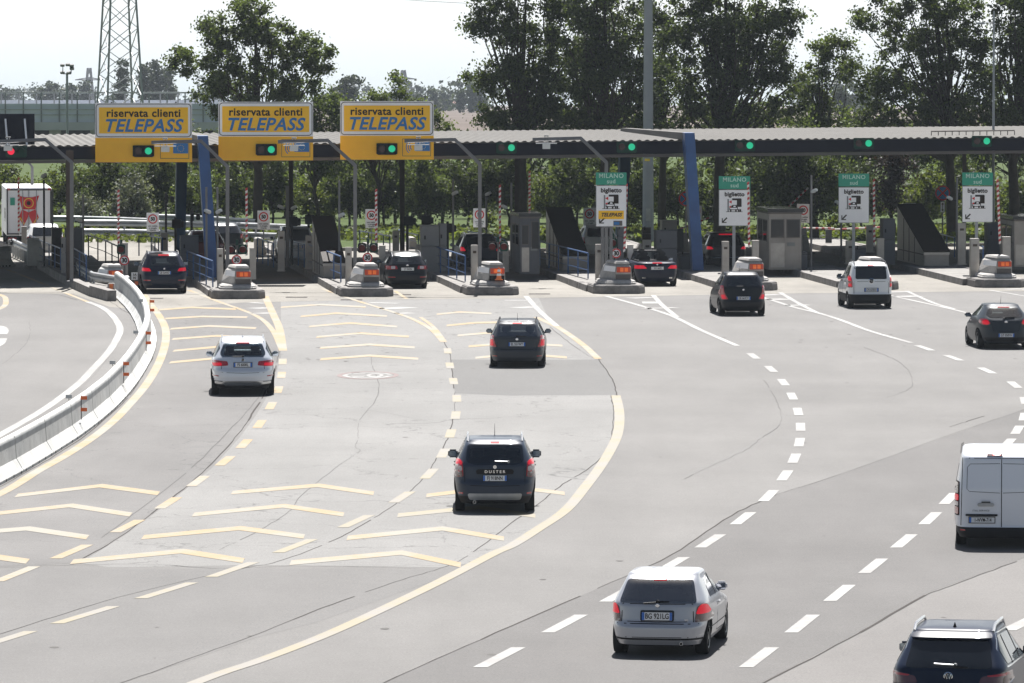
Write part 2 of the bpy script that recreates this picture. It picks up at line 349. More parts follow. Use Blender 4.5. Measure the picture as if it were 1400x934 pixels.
def text(name, s, size, m, parent, loc, rot=(math.pi/2, 0, 0), bold=0.0, shear=0.0, ext=0.004, sx=1.0, align='CENTER', space=1.0):
    cu = bpy.data.curves.new(name, 'FONT'); cu.body = s; cu.size = size; cu.align_x = align; cu.align_y = 'CENTER'
    cu.offset = bold; cu.shear = shear; cu.extrude = ext; cu.space_character = space; cu.resolution_u = 3
    t = bpy.data.objects.new('tmp', cu); COL.objects.link(t)
    dg = bpy.context.evaluated_depsgraph_get(); dg.update()
    me = bpy.data.meshes.new_from_object(t.evaluated_get(dg)); bpy.data.objects.remove(t)
    me.materials.clear(); me.materials.append(M[m])
    if sx != 1.0: me.transform(Matrix.Diagonal((sx, 1, 1, 1)))
    o = bpy.data.objects.new(name, me); COL.objects.link(o); o.parent = parent; o.location = loc; o.rotation_euler = rot
    return o
def smooth_px(pts, n=8):
    """Catmull-Rom through the given points"""
    p = [Vector(q) for q in pts]; p = [p[0]*2-p[1]]+p+[p[-1]*2-p[-2]]; o = []
    for i in range(1, len(p)-2):
        for k in range(n):
            t = k/n; a, b, c, d = p[i-1], p[i], p[i+1], p[i+2]
            o.append(0.5*((2*b)+(c-a)*t+(2*a-5*b+4*c-d)*t*t+(3*b-a-3*c+d)*t**3))
    o.append(p[-2]); return o
# ================================================================== GROUND
def profile(Y):
    pts = [(-60, 0), (325, 0), (700, -0.9), (1500, -11), (4000, -44), (5200, -59)]
    for (a, za), (b, zb) in zip(pts, pts[1:]):
        if Y <= b: return za+(zb-za)*(Y-a)/(b-a)
    return pts[-1][1]
mb = MB(); ys = [-60, 60, 200, 292, 325, 400, 500, 600, 700, 850, 1000, 1250, 1500, 2000, 3000, 4000, 5200]
for a, b in zip(ys, ys[1:]):
    m = 'grass' if a < 600 else 'field'
    W = 400+b*0.55
    for i in range(6):
        x0 = -W+2*W*i/6; x1 = -W+2*W*(i+1)/6
        mb.add([(x0, a, profile(a)-0.02), (x1, a, profile(a)-0.02), (x1, b, profile(b)-0.02), (x0, b, profile(b)-0.02)], [(0, 1, 2, 3)], m)
g = mb.build('ground'); bm = bmesh.new(); bm.from_mesh(g.data); bmesh.ops.remove_doubles(bm, verts=bm.verts, dist=0.01)
bm.normal_update()
for f in bm.faces:
    if f.normal.z < 0: f.normal_flip()
bm.to_mesh(g.data); bm.free(); struct(g)

def sheet(name, poly, m, z, parent=None, world=False):
    pts = [Vector((p[0], p[1])) if world else P(p[0], p[1]).to_2d() for p in poly]
    r = delaunay_2d_cdt([Vector(p) for p in pts], [], [list(range(len(pts)))], 1, 1e-5)
    me = bpy.data.meshes.new(name); me.from_pydata([(v.x, v.y, z) for v in r[0]], [], [tuple(f) for f in r[2]]); me.materials.append(M[m])
    bm = bmesh.new(); bm.from_mesh(me)
    bm.normal_update()
    for f in bm.faces:
        if f.normal.z < 0: f.normal_flip()
    bm.to_mesh(me); bm.free()
    o = bpy.data.objects.new(name, me); COL.objects.link(o); struct(o)
    return o
def ribbon_geo(mb, pts, wd, z, m, smoothing=6, px=True, taper=None):
    q = smooth_px(pts, smoothing) if smoothing > 1 else [Vector(p) for p in pts]
    p = [P(a.x, a.y).to_2d() for a in q] if px else [Vector(a[:2]) for a in q]
    vs = []; n = len(p)
    for i in range(n):
        d = (p[min(i+1, n-1)]-p[max(i-1, 0)]).normalized(); nn = Vector((-d.y, d.x))*wd/2
        vs += [(p[i].x+nn.x, p[i].y+nn.y, z), (p[i].x-nn.x, p[i].y-nn.y, z)]
    mb.add(vs, [(2*i, 2*i+1, 2*i+3, 2*i+2) for i in range(n-1)], m)
def flat_up(o):
    bm = bmesh.new(); bm.from_mesh(o.data); bm.normal_update()
    for f in bm.faces:
        if f.normal.z < 0: f.normal_flip()
    bm.to_mesh(o.data); bm.free(); return struct(o)

# the whole paved area, then the differently laid surfaces on it, each sheet 4 mm above the one below
sheet('road', [(-70, 55), (70, 55), (70, 300), (-8, 300), (-12, 300), (-75, 300)], 'asphalt', 0.0, world=True)
sheet('road_pale_lanes', [(384, 405), (470, 404), (640, 404), (735, 404), (750, 436), (780, 456), (800, 471), (818, 491), (836, 520), (842, 545), (838, 590), (828, 620), (800, 662), (770, 695), (720, 735), (660, 768), (600, 776), (460, 774), (340, 773), (150, 776), (110, 770), (170, 732), (228, 690), (290, 640), (328, 598), (352, 565), (372, 530), (384, 490), (384, 440)], 'asphalt_pale', 0.002)
sheet('road_grey_lane', [(212, 412), (330, 412), (376, 440), (380, 490), (368, 528), (346, 566), (322, 598), (284, 640), (222, 690), (164, 732), (104, 770), (60, 772), (-60, 778), (-200, 760), (-60, 700), (10, 672), (60, 640), (120, 604), (170, 560), (205, 520), (222, 480), (224, 445)], 'asphalt_grey', 0.002)
sheet('road_smooth_lane', [(-260, 800), (-60, 784), (60, 776), (130, 779), (340, 777), (560, 779), (655, 772), (600, 792), (520, 820), (430, 852), (350, 872), (250, 906), (150, 940), (40, 985), (-120, 1020), (-300, 1040)], 'asphalt_smooth', 0.002)
sheet('road_patch', [(616, 492), (818, 492), (832, 510), (841, 528), (843, 540), (700, 541), (622, 538), (620, 520)], 'asphalt_patch', 0.004)
sheet('road_dark_band', [(470, 960), (560, 918), (700, 856), (855, 788), (920, 758), (1000, 705), (1060, 677), (1150, 648), (1300, 595), (1400, 560), (1560, 520), (1700, 480), (1800, 640), (1560, 700), (1400, 763), (1265, 812), (1160, 872), (1040, 934), (960, 975), (700, 1010), (500, 1000)], 'asphalt_new', 0.002)
sheet('road_warm_lane', [(1048, 934), (1160, 876), (1265, 816), (1400, 766), (1560, 706), (1760, 700), (1800, 1010), (1200, 1080), (960, 990)], 'asphalt_warm', 0.002)
# concrete slabs between the islands and in front of the plaza
sheet('plaza_concrete', [(-260, 398), (100, 402), (150, 420), (205, 424), (330, 414), (505, 410), (680, 408.5), (850, 405.5), (1030, 402), (1200, 400), (1400, 398), (1640, 394), (1560, 322), (1330, 325), (-300, 325)], 'plaza_concrete', 0.004)
sheet('exit_road', [(-300, 402), (60, 402), (110, 418), (140, 436), (158, 455), (155, 480), (130, 512), (90, 552), (20, 600), (-80, 650), (-400, 760), (-500, 500)], 'asphalt', 0.005)

# joints and cracks
mb = MB()
J = [
 ([(376, 452), (381, 470), (378, 500), (366, 530), (345, 566), (322, 598), (284, 640), (224, 690), (164, 734), (100, 772)], 0.09, 'crack'),
 ([(372, 500), (352, 545), (312, 590), (262, 640), (200, 690), (140, 735)], 0.05, 'tar_seal'),
 ([(575, 440), (600, 458), (614, 482), (618, 510), (622, 540), (620, 570), (612, 600), (600, 622), (578, 655), (540, 690), (500, 715), (450, 742), (380, 768), (330, 778), (180, 812), (60, 848), (-40, 880)], 0.06, 'crack'),
 ([(150, 940), (250, 904), (350, 868), (440, 832), (540, 796), (600, 778), (640, 760), (700, 715), (735, 690), (770, 662), (806, 640), (830, 615), (837, 590), (839, 560), (835, 541)], 0.06, 'crack'),
 ([(818, 492), (832, 510), (841, 530), (843, 541)], 0.07, 'crack'),
 ([(752, 447), (775, 466), (800, 484), (820, 492)], 0.04, 'crack'),
 ([(470, 960), (560, 918), (700, 856), (855, 788), (920, 758), (1000, 705), (1060, 677)], 0.07, 'crack'),
 ([(1298, 584), (1320, 577), (1350, 568)], 0.07, 'crack'), ([(1060, 677), (1150, 648), (1298, 595), (1400, 560)], 0.03, 'tar_seal'),
 ([(1040, 936), (1160, 874), (1265, 814)], 0.13, 'crack'), ([(1265, 814), (1330, 790), (1400, 764)], 0.05, 'crack'),
 ([(1045, 520), (1060, 545), (1068, 570), (1062, 585), (1040, 600), (1020, 615), (980, 634), (935, 655)], 0.03, 'tar_seal'),
 ([(1180, 475), (1220, 490), (1240, 505), (1247, 520), (1245, 530), (1225, 540), (1205, 545)], 0.03, 'tar_seal'),
 ([(1070, 568), (1200, 569), (1340, 569)], 0.04, 'tar_seal'),
 ([(507, 488), (509, 500), (514, 515), (518, 530), (512, 550), (492, 575), (489, 600), (486, 612), (492, 617), (470, 632), (440, 655), (410, 680), (395, 700), (350, 728), (300, 752)], 0.035, 'tar_seal'),
 ([(40, 440), (41, 455), (35, 470), (20, 485), (0, 500)], 0.04, 'tar_seal'),
 ([(190, 583), (225, 583), (300, 580)], 0.04, 'tar_seal'), ([(560, 582), (620, 582)], 0.04, 'tar_seal'), ([(380, 560), (500, 561), (610, 582)], 0.02, 'tar_seal'),
 ([(617, 492), (700, 492), (818, 492)], 0.03, 'tar_seal'), ([(620, 539), (700, 541), (842, 541)], 0.03, 'tar_seal'),
 ([(-60, 780), (60, 774), (200, 772), (300, 777), (420, 774), (600, 778)], 0.06, 'tar_seal'),
 ([(150, 412), (170, 425), (200, 440), (212, 460), (212, 480), (200, 505), (178, 540), (150, 568), (110, 600), (60, 632), (0, 666)], 0.06, 'crack'),
 ([(-100, 401.5), (60, 402), (105, 410)], 0.12, 'tar_seal'), ([(208, 409), (260, 409.5), (290, 409)], 0.12, 'tar_seal'), ([(358, 406), (420, 406), (480, 407)], 0.12, 'tar_seal'), ([(540, 404), (640, 404)], 0.12, 'tar_seal'), ([(715, 403.5), (815, 404)], 0.12, 'tar_seal'), ([(885, 402), (1000, 401)], 0.12, 'tar_seal'), ([(1060, 398), (1150, 398)], 0.1, 'tar_seal'),
]
for pts, wd, m in J:
    q = smooth_px(pts, 7); q = [Vector((a.x+random.uniform(-.9, .9), a.y+random.uniform(-.35, .35))) for a in q]
    k0 = 0
    while k0 < len(q)-2:                                   # broken runs of uneven width
        k1 = min(len(q)-1, k0+random.randint(3, 9))
        ribbon_geo(mb, q[k0:k1+1], wd*(.42 if m == 'crack' else .45)*random.uniform(.45, 1.35), 0.0065, m, 1)
        k0 = k1+(1 if random.random() < .18 else 0)
for cx, cy in ((403, 406.5), (478, 410), (206, 408), (545, 403), (735, 402)):      # short sunk tracks in front of the islands
    a = P(cx, cy); mb.add([(a.x-.35, a.y-.5, .0068), (a.x+.5, a.y-.5, .0068), (a.x+.5, a.y+.3, .0068), (a.x-.35, a.y+.3, .0068)], [(0, 1, 2, 3)], 'crack')
flat_up(mb.build('road_joints'))
mb = MB()                                                  # oil drips and scuffs where the traffic queues
for _ in range(150):
    x, y = random.choice([(RNG.uniform(230, 350), RNG.uniform(405, 470)), (RNG.uniform(400, 560), RNG.uniform(405, 500)), (RNG.uniform(600, 760), RNG.uniform(405, 520)), (RNG.uniform(780, 1350), RNG.uniform(402, 480)), (RNG.uniform(0, 1400), RNG.uniform(480, 930))])
    c = P(x, y); r_ = RNG.uniform(.03, .11); n = 7; a0 = RNG.uniform(0, 6)
    mb.add([(c.x+r_*RNG.uniform(.6, 1)*math.cos(a0+2*math.pi*i/n), c.y+1.6*r_*RNG.uniform(.6, 1)*math.sin(a0+2*math.pi*i/n), .0058) for i in range(n)], [tuple(range(n))], 'stain')
flat_up(mb.build('road_stains'))

# ------------------------------------------------------------------ painted markings
zm = 0.008
yel = MB(); whi = MB()
Y = 'yellow_paint'; YW = 'yellow_worn'; Wt = 'white_paint'
ribbon_geo(yel, [(-60, 704), (7, 672), (50, 645.5), (88, 624), (125, 600), (155, 576), (180, 550), (200, 526), (215, 501), (224, 478), (227, 460), (225, 446), (217, 431), (207, 418), (200, 408), (192, 396)], 0.27, zm, Y)
ribbon_geo(yel, [(258, 397), (300, 413), (350, 432), (372, 451), (385, 478)], 0.20, zm, Y)
ribbon_geo(yel, [(362, 405), (374, 431), (382, 450), (387, 480)], 0.28, zm+.0012, Y)
ribbon_geo(yel, [(440, 395), (485, 410.5), (525, 423), (563, 436), (590, 451), (606, 468)], 0.20, zm, Y)
ribbon_geo(yel, [(575, 434), (592, 447), (604, 462), (608, 468)], 0.16, zm+.0012, Y)
ribbon_geo(yel, [(733, 434), (748, 441), (763, 448), (780, 459), (800, 474), (818, 491)], 0.24, zm, Y)
ribbon_geo(yel, [(842, 541), (846, 558), (847, 575), (844, 595), (835, 615), (821, 638), (801, 665), (773, 698), (735, 724), (700, 746), (673, 758), (614, 789), (555, 818), (467, 859), (409, 883), (350, 905), (293, 924), (200, 960), (60, 1010)], 0.27, zm, YW)
ribbon_geo(yel, [(-40, 357), (7, 368), (75, 395), (120, 413)], 0.18, zm, Y)
ribbon_geo(yel, [(-30, 396), (2, 404), (8, 411), (4, 420), (-20, 430)], 0.22, zm, Y)
ribbon_geo(yel, [(540, 398), (556, 409)], 0.16, zm, Y, 3)
def dash(mb, x, y, dx, ln, wd, m):
    """centre (x,y) in the photograph; dx: sideways run in pixels per 10 px of height"""
    a = P(x, y); b = P(x+dx, y-10); d = (b-a).normalized(); d = Vector((d.x, d.y))
    c = Vector((a.x, a.y)); n = Vector((wd/2, 0)); e = d*ln/2     # ends are cut across the lane, as painted
    v = [c-e-n, c-e+n, c+e+n, c+e-n]; mb.add([(q.x, q.y, zm) for q in v], [(0, 1, 2, 3)], m)
def dashes(mb, pts, m, wd=0.25, ln=3.2):
    for i, (x, y) in enumerate(pts):
        a = pts[max(i-1, 0)]; b = pts[min(i+1, len(pts)-1)]
        dx = (b[0]-a[0])/(a[1]-b[1])*10
        v = P(x+dx, y-10)-P(x, y)
        dash(mb, x, y, dx, ln*math.hypot(v.x, v.y)/abs(v.y), wd, m)
def orow(pts): return sorted(pts, key=lambda p: p[1])
dashes(yel, orow([(386.5, 494.6), (385, 513), (380.5, 533), (370.5, 555), (355, 580), (334, 607), (308, 630.4), (271, 658), (230, 688), (174.6, 719.6), (98, 754.5), (22, 785), (-60, 818)]), Y, 0.25)
dashes(yel, orow([(612, 480), (615, 500), (620, 521.5), (624.5, 545), (623, 568), (616, 593), (606, 620), (587, 648), (549.5, 680), (487, 713), (404, 746.6), (318, 779), (228, 807.6), (117, 841), (2, 876), (-120, 915)]), YW, 0.25)
# white lines
ribbon_geo(whi, [(120, 413), (140, 421), (155, 433), (164, 449), (160, 463), (148, 482), (125, 507), (105, 527), (60, 560), (0, 595), (-80, 640)], 0.25, zm+.0012, Wt)
ribbon_geo(whi, [(-20, 444), (0, 447), (5, 452), (3, 457)], 0.35, zm, Wt); ribbon_geo(whi, [(4, 463), (0, 470), (-14, 478)], 0.3, zm, Wt)
ribbon_geo(whi, [(719, 405), (737.5, 425.5), (761, 446)], 0.22, zm+.0024, Wt, 4)
ribbon_geo(whi, [(828, 405), (875, 418), (918, 432), (950, 447.5), (966, 455), (1008, 473)], 0.20, zm, Wt, 4)
ribbon_geo(whi, [(893, 404), (906, 418), (926, 434)], 0.20, zm+.0012, Wt, 4)
ribbon_geo(whi, [(1010, 398), (1050, 409), (1088, 421), (1118, 428), (1150, 438), (1190, 453), (1246, 469)], 0.20, zm, Wt, 4)
ribbon_geo(whi, [(1066, 400), (1090, 414), (1117, 428)], 0.20, zm+.0012, Wt, 4)
ribbon_geo(whi, [(1180, 396), (1220, 405), (1275, 417), (1330, 430), (1400, 448), (1480, 470)], 0.18, zm, Wt, 4)
ribbon_geo(whi, [(1239, 398), (1275, 414), (1305, 423)], 0.18, zm+.0012, Wt, 4)
ribbon_geo(whi, [(1353, 397), (1400, 405), (1500, 424)], 0.16, zm, Wt, 4); ribbon_geo(whi, [(1398, 396), (1460, 414)], 0.16, zm+.0012, Wt, 4)
dashes(whi, orow([(1030, 487), (1054, 504.8), (1071, 523), (1083, 542), (1091, 563), (1094.5, 584), (1093, 605), (1086, 627), (1073, 650.5), (1051, 678), (1016, 709), (971.4, 740), (918.6, 772), (848, 812), (772, 853), (683, 899), (585, 950)]), Wt, 0.25)
dashes(whi, orow([(1264, 476), (1303.6, 489.6), (1349.4, 507), (1387, 526.4), (1401, 548), (1400, 570), (1391, 588), (1378, 606), (1350, 631), (1325, 655), (1298, 682), (1272, 709), (1236, 740), (1194, 774), (1148, 811), (1097, 853), (1038, 899), (970, 950)]), Wt, 0.25)
ribbon_geo(whi, [(1378, 862), (1420, 842)], 0.3, zm, Wt, 1)
# hatched gores
def hatch(x0, y0, x1, y1, wd=0.5): ribbon_geo(whi, [(x0, y0), (x1, y1)], wd, zm, Wt, 1)
for a in [(342, 414, 364, 415, .5), (347, 421, 368, 422, .9), (352, 428, 372, 429, .9), (505, 414, 545, 415, .5), (528, 421, 556, 422, 1.6), (545, 428, 562, 429, .7), (690, 411, 722, 411, .6), (708, 420, 730, 421, 1.2),
          (860, 408, 894, 407, .9), (878, 414, 900, 414, 1.6), (896, 421, 908, 422, 1.5), (1033, 404, 1066, 403, .9), (1052, 410, 1078, 409, 1.1), (1085, 417, 1096, 418, 1.0), (1205, 400, 1240, 399, .8), (1228, 406, 1256, 405, 1.0), (1376, 396, 1398, 395, .6)]: hatch(*a)
# rumble bars
def bar(pts, m, deep=None):
    p = [P(*q) for q in pts]; s0 = pts[1][1]
    dpt = (1.30 if s0 < 500 else 1.08) if deep is None else deep
    vs = []
    for i, q in enumerate(p): vs += [(q.x, q.y+dpt/2, zm), (q.x, q.y-dpt/2, zm)]
    yel.add(vs, [(2*i, 2*i+1, 2*i+3, 2*i+2) for i in range(len(p)-1)], m)
for pts in [[(217, 424), (262, 420.5), (323, 423)], [(225.5, 436), (275.6, 433), (338, 434)], [(233, 450), (286, 446), (350, 449)], [(235.5, 464), (296, 459.5), (357, 462)], [(237, 480), (298, 474.5), (358, 478)], [(232, 496), (297, 490), (356, 494)],
            [(384, 420.5), (437.7, 416.7), (500, 420)], [(411, 433), (460, 428.5), (529, 432.5)], [(422.7, 446.8), (478, 442), (543, 447)], [(432.7, 461), (493, 456), (559, 460.5)], [(437.7, 476), (505, 471.3), (567, 475.5)], [(438, 491.6), (505, 486.5), (572, 491)],
            [(597, 430), (628, 427), (672, 429)], [(610.6, 445.5), (650, 441.5), (683, 441)], [(625.6, 459), (680, 454.5), (745, 458)], [(640.7, 474), (700, 469), (769, 473)], [(650, 489.6), (710, 484), (775, 489)]]: bar(pts, Y)
for pts in [[(22, 678), (138, 664.5), (217, 675)], [(-10, 703), (97, 691.5), (179, 704)], [(-60, 731), (38, 723), (120, 735)], [(-120, 762), (-40, 757), (38, 768)],
            [(317, 674), (435, 664), (511, 675)], [(264, 704), (388, 692), (470, 704)], [(195, 735), (328, 722.5), (416, 734)], [(98, 768.6), (249, 754), (333, 767)],
            [(583, 678), (690, 665), (772, 675)], [(543.7, 705), (655, 694), (732, 706)], [(474.7, 736), (605, 723), (689, 737)], [(397, 770), (549, 756), (630, 773)]]: bar(pts, Y if pts[1][0] != 655 else YW)
flat_up(yel.build('yellow_road_markings')); flat_up(whi.build('white_road_markings'))
# the speed roundel painted in the second lane
mb = MB(); c = P(503, 513.5)
def ring(mb, c, rx, ry, k, m, z, a0=0, a1=2*math.pi, n=36):
    vs = []
    for i in range(n+1):
        t = a0+(a1-a0)*i/n; vs += [(c.x+rx*math.cos(t), c.y+ry*math.sin(t), z), (c.x+rx*k*math.cos(t), c.y+ry*k*math.sin(t), z)]
    mb.add(vs, [(2*i, 2*i+1, 2*i+3, 2*i+2) for i in range(n)], m)
ring(mb, c, .95, 2.05, .84, 'red_road_paint', zm); ring(mb, c, .78, 1.6, .78, 'white_paint', zm, 0.2, 2.0); ring(mb, c, .78, 1.6, .80, 'white_paint', zm, 2.4, 6.1)
flat_up(mb.build('speed_roundel_marking'))
mb = MB(); c2 = Vector((c.x+.22, c.y, 0)); ring(mb, c2, .26, 1.1, .55, 'white_paint', zm)
for k in (-.8, 0, .8): mb.add([(c.x-.5, c.y+k-.18, zm), (c.x-.1, c.y+k-.18, zm), (c.x-.1, c.y+k+.18, zm), (c.x-.5, c.y+k+.18, zm)], [(0, 1, 2, 3)], 'white_paint')
flat_up(mb.build('speed_figures_marking'))

# ------------------------------------------------------------------ kerbed islands (pavement)
ATT = [(152, 398), (327, 409), (503, 406), (675, 404), (848, 402), (1030, 397.5), (1196, 396.5), (1370, 393.5)]   # foot of each crash cushion
NOSE = [P(x, y) for x, y in ATT]
for i, n0 in enumerate(NOSE):
    if i == 0: continue
    mb = MB(); wd = 1.12 if i < 5 else 1.22
    for k in range(16):                              # kerb stones, slightly uneven, and the paved top
        a = 2.3+k*3.1; b = a+3.08; j = random.uniform(-.02, .02)
        for sgn in (-1, 1):
            q = [n0+LR*(sgn*(wd+j))+LD*a, n0+LR*(sgn*(wd+j))+LD*b, n0+LR*(sgn*(wd-.28))+LD*b, n0+LR*(sgn*(wd-.28))+LD*a]
            lo = [(p.x, p.y, 0) for p in q]; hi = [((p+LR*(-sgn*.03 if m_ in (0, 1) else 0)).x, (p+LR*(-sgn*.03 if m_ in (0, 1) else 0)).y, ZI+j*.5) for m_, p in enumerate(q)]
            mb.add(lo+hi, [(4, 5, 6, 7), (0, 1, 5, 4), (1, 2, 6, 5), (2, 3, 7, 6), (3, 0, 4, 7)], 'kerb_concrete')
    q = [n0+LR*-(wd-.28)+LD*2.3, n0+LR*(wd-.28)+LD*2.3, n0+LR*(wd-.28)+LD*51, n0+LR*-(wd-.28)+LD*51]
    mb.add([(p.x, p.y, 0) for p in q]+[(p.x, p.y, ZI-.015) for p in q], [(4, 5, 6, 7), (0, 1, 5, 4), (1, 2, 6, 5), (2, 3, 7, 6), (3, 0, 4, 7)], 'island_top')
    struct(mb.build('pavement'))
# the first island, left of all the lanes, its kerb curving away
mb = MB(); L0 = [(147, 412), (122, 405), (102, 396), (77, 383), (56, 370), (40, 362), (28, 352), (15, 345), (-30, 334)]
p = [P(*q) for q in L0]
for i in range(len(p)-1):
    a, b = p[i], p[i+1]; d = (b-a).normalized(); n = Vector((-d.y, d.x, 0))
    if n.x < 0: n = -n
    b2 = b-d*.04; q = [a, b2, b2+n*.35, a+n*.35]; h = .42 if i == 0 else .34
    mb.add([(v.x, v.y, 0) for v in q]+[(v.x, v.y, h) for v in q], [(4, 5, 6, 7), (0, 1, 5, 4), (1, 2, 6, 5), (2, 3, 7, 6), (3, 0, 4, 7)], 'kerb_concrete')
struct(mb.build('kerb'))
r_edge = [P(172, 396), P(160, 388), P(135, 365), P(105, 340)]
poly = [(v+Vector((.3, .05, 0))) for v in p[1:7]]+r_edge[::-1]
o = sheet('pavement', [(v.x, v.y) for v in poly], 'island_top', ZI, world=True)
# ================================================================== CANOPY
CS = 0.35                                      # the canopy's front runs back to the right
def front(X, off=0.0): return Vector((X, 251.3+CS*(X+12.35)+off, 0))
def zroof(X): return 5.71+(X+21)/43.7*0.10
can = thing('toll_canopy', 'long low canopy with corrugated roof and dark fascia over the toll lanes', 'canopy', front(0))
O0 = can.location
XL, XR = -34.0, 32.0; DEP = 27.0
mb = MB(); nrib = 188; vs = []; fs = []
for i in range(nrib*4+1):
    X = XL+(XR-XL)*i/(nrib*4); ph = i % 4; up = 0.05 if ph in (1, 2) else 0.0
    a = front(X); b = a+LD*DEP; z = zroof(X)+up
    vs += [Vector((a.x, a.y, z))-O0, Vector((b.x, b.y, z-0.03))-O0]
fs = [(2*i, 2*i+2, 2*i+3, 2*i+1) for i in range(nrib*4)]
mb.add(vs, fs, 'roof_sheet'); mb.build('roof', can)
def slab(name, o0, o1, z0, z1, m, x0=XL, x1=XR):
    mb = MB(); q = [front(x0, o0), front(x1, o0), front(x1, o1), front(x0, o1)]
    za = [zroof(x0), zroof(x1), zroof(x1), zroof(x0)]
    lo = [Vector((p.x, p.y, z+z0))-O0 for p, z in zip(q, za)]; hi = [Vector((p.x, p.y, z+z1))-O0 for p, z in zip(q, za)]
    mb.add(lo+hi, [(3, 2, 1, 0), (4, 5, 6, 7), (0, 1, 5, 4), (1, 2, 6, 5), (2, 3, 7, 6), (3, 0, 4, 7)], m); return mb.build(name, can)
slab('fascia', 0.05, 0.25, -0.56, -0.035, 'navy_fascia')
slab('lower_flange', 0.0, 0.5, -0.70, -0.575, 'flange_grey')
slab('gutter', 0.02, 0.30, -0.03, 0.0, 'roof_sheet')
slab('rear_fascia', DEP-.6, DEP-.4, -0.75, -0.06, 'navy_fascia')
for k in range(1, 6):
    slab('crossbeam', DEP*k/6, DEP*k/6+.25, -0.55, -0.08, 'dark_steel')
slab('ceiling', 0.6, DEP-.7, -0.12, -0.07, 'dark_steel')
def pillar(fx, fy, bx):
    b = P(fx, fy, ZI); t = b-LR*.40; t.y = min(b.y+.2, front(t.x).y-.55); t.z = 6.14
    mb = MB()
    def sec(p, w_, d): return [p-LR*w_-LD*d, p+LR*w_-LD*d, p+LR*w_+LD*d, p-LR*w_+LD*d]
    bb = b+LD*0; vs = [v-O0 for v in sec(bb, .24, .30)+sec(t, .215, .45)]
    mb.add(vs, [(0, 1, 5, 4), (1, 2, 6, 5), (2, 3, 7, 6), (3, 0, 4, 7), (4, 5, 6, 7)], 'blue_steel')
    mb.build('pillar', can)
    b2 = b+LD*27; b2.z = ZI; t2 = b2-LD*2.2; t2.z = 5.8
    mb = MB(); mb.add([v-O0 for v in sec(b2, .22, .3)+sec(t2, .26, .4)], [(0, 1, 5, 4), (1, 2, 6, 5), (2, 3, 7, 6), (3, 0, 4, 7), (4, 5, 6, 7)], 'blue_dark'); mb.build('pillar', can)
    mb = MB(); u = t+LD*.2
    vs = [v-O0 for v in [u-LR*.22+Vector((0, 0, -.3)), u+LR*.22+Vector((0, 0, -.3)), t2+LR*.26+Vector((0, 0, -.05)), t2-LR*.26+Vector((0, 0, -.05)), u-LR*.22, u+LR*.22, t2+LR*.26+Vector((0, 0, .12)), t2-LR*.26+Vector((0, 0, .12))]]
    mb.add(vs, [(0, 3, 2, 1), (4, 5, 6, 7), (0, 1, 5, 4), (1, 2, 6, 5), (2, 3, 7, 6), (3, 0, 4, 7)], 'roof_sheet'); mb.build('portal_beam', can)
pillar(290, 379, 238); pillar(953.5, 369.5, 864)
XB = front(26)
for x, y, ww, m in [(96, 383, .30, 'brown_steel'), (398, 352, .20, 'brown_steel'), (550, 348, .22, 'brown_steel'), (706.5, 350, .20, 'brown_steel'), (1318, 352, .16, 'brown_steel')]:
    b = P(x, y, ZI); zt = zroof(b.x)-.13
    mb = MB(); c = b-O0; hh = zt-ZI
    for sy in (-.1, .1): mb.box((c.x, c.y+sy, ZI+hh/2), (ww, .02, hh), m)      # an H-section column
    mb.box((c.x, c.y, ZI+hh/2), (.03, .18, hh), m); mb.build('post', can)
mb = MB(); a = front(18.6, 4)-O0; b = front(22.4, 4)-O0                         # low rail on the roof, at the right
for i in range(13):
    q = a+(b-a)*(i/12); mb.tube((q.x, q.y, 5.84), (q.x, q.y, 6.02), .018, 'dark_steel', n=5)
mb.path([(a.x, a.y, 6.03), (b.x, b.y, 6.05)], .03, 'flange_grey', n=6); mb.build('roof_rail', can)
EP = thing('roof_hoarding', 'dark blank hoarding on two pale struts standing on the canopy roof', 'hoarding', P(20, 383, 0))
b = EP.location; s_ = b.y/FPX
mb = MB(); mb.box((-.2, 0, 6.42), (2.7, .12, 1.28), 'navy_fascia'); mb.build('panel', EP)
for dx in (-.05, .75):
    mb = MB(); mb.path([(dx, -.15, 6.85), (dx+.12, -.55, 5.76)], .04, 'sign_white', n=6); mb.build('strut', EP)
EP.location = (b.x, front(b.x, .9).y, 0)

# ------------------------------------------------------------------ signals on the fascia
def signal2(x, y, label, red=False, green=True, off=-.14, dark=False, Yfix=None):
    Yf = None
    # find the fascia point behind this pixel
    Yg = 250.0
    for _ in range(8): q = Q(x, y, Yg); Yg = front(q.x, off).y
    if Yfix: Yg = Yfix
    q = Q(x, y, Yg)
    t = thing('lane_signal', label, 'traffic light', (q.x, q.y, q.z), group='signals along the canopy')
    mb = MB(); mb.box((0, .06, 0), (.88, .12, .46), 'signal_black' if dark else 'signal_green_housing'); mb.box((0, .06, -.24), (.80, .10, .03), 'signal_black'); mb.build('housing', t, bevel=.015)
    for sx, lit, m in ((-.21, red, 'lens_red' if red else 'lens_off'), (.21, green, 'lens_green' if green else 'signal_green_housing')):
        mb = MB(); mb.tube((sx, -.012, 0), (sx, .0, 0), .145, m, n=24); l = mb.build('lens', t)
        mb = MB()                                    # hood over the lens
        n = 12; vs = []
        for k in range(n+1):
            a = R(-20)+R(220)*k/n; vs += [(sx+0.155*math.cos(a), -.005, 0.155*math.sin(a)), (sx+0.155*math.cos(a), -.16, 0.155*math.sin(a)+.0)]
        mb.add(vs, [(2*i, 2*i+1, 2*i+3, 2*i+2) for i in range(n)], 'signal_black'); mb.build('hood', t)
    return t
signal2(22, 207, 'signal showing red at the far left end of the fascia', red=True, green=False)
signal2(692.5, 202, 'green signal on the bare fascia just right of the third yellow board')
signal2(857, 201, 'green signal on the fascia left of the grey mast and right blue pillar')
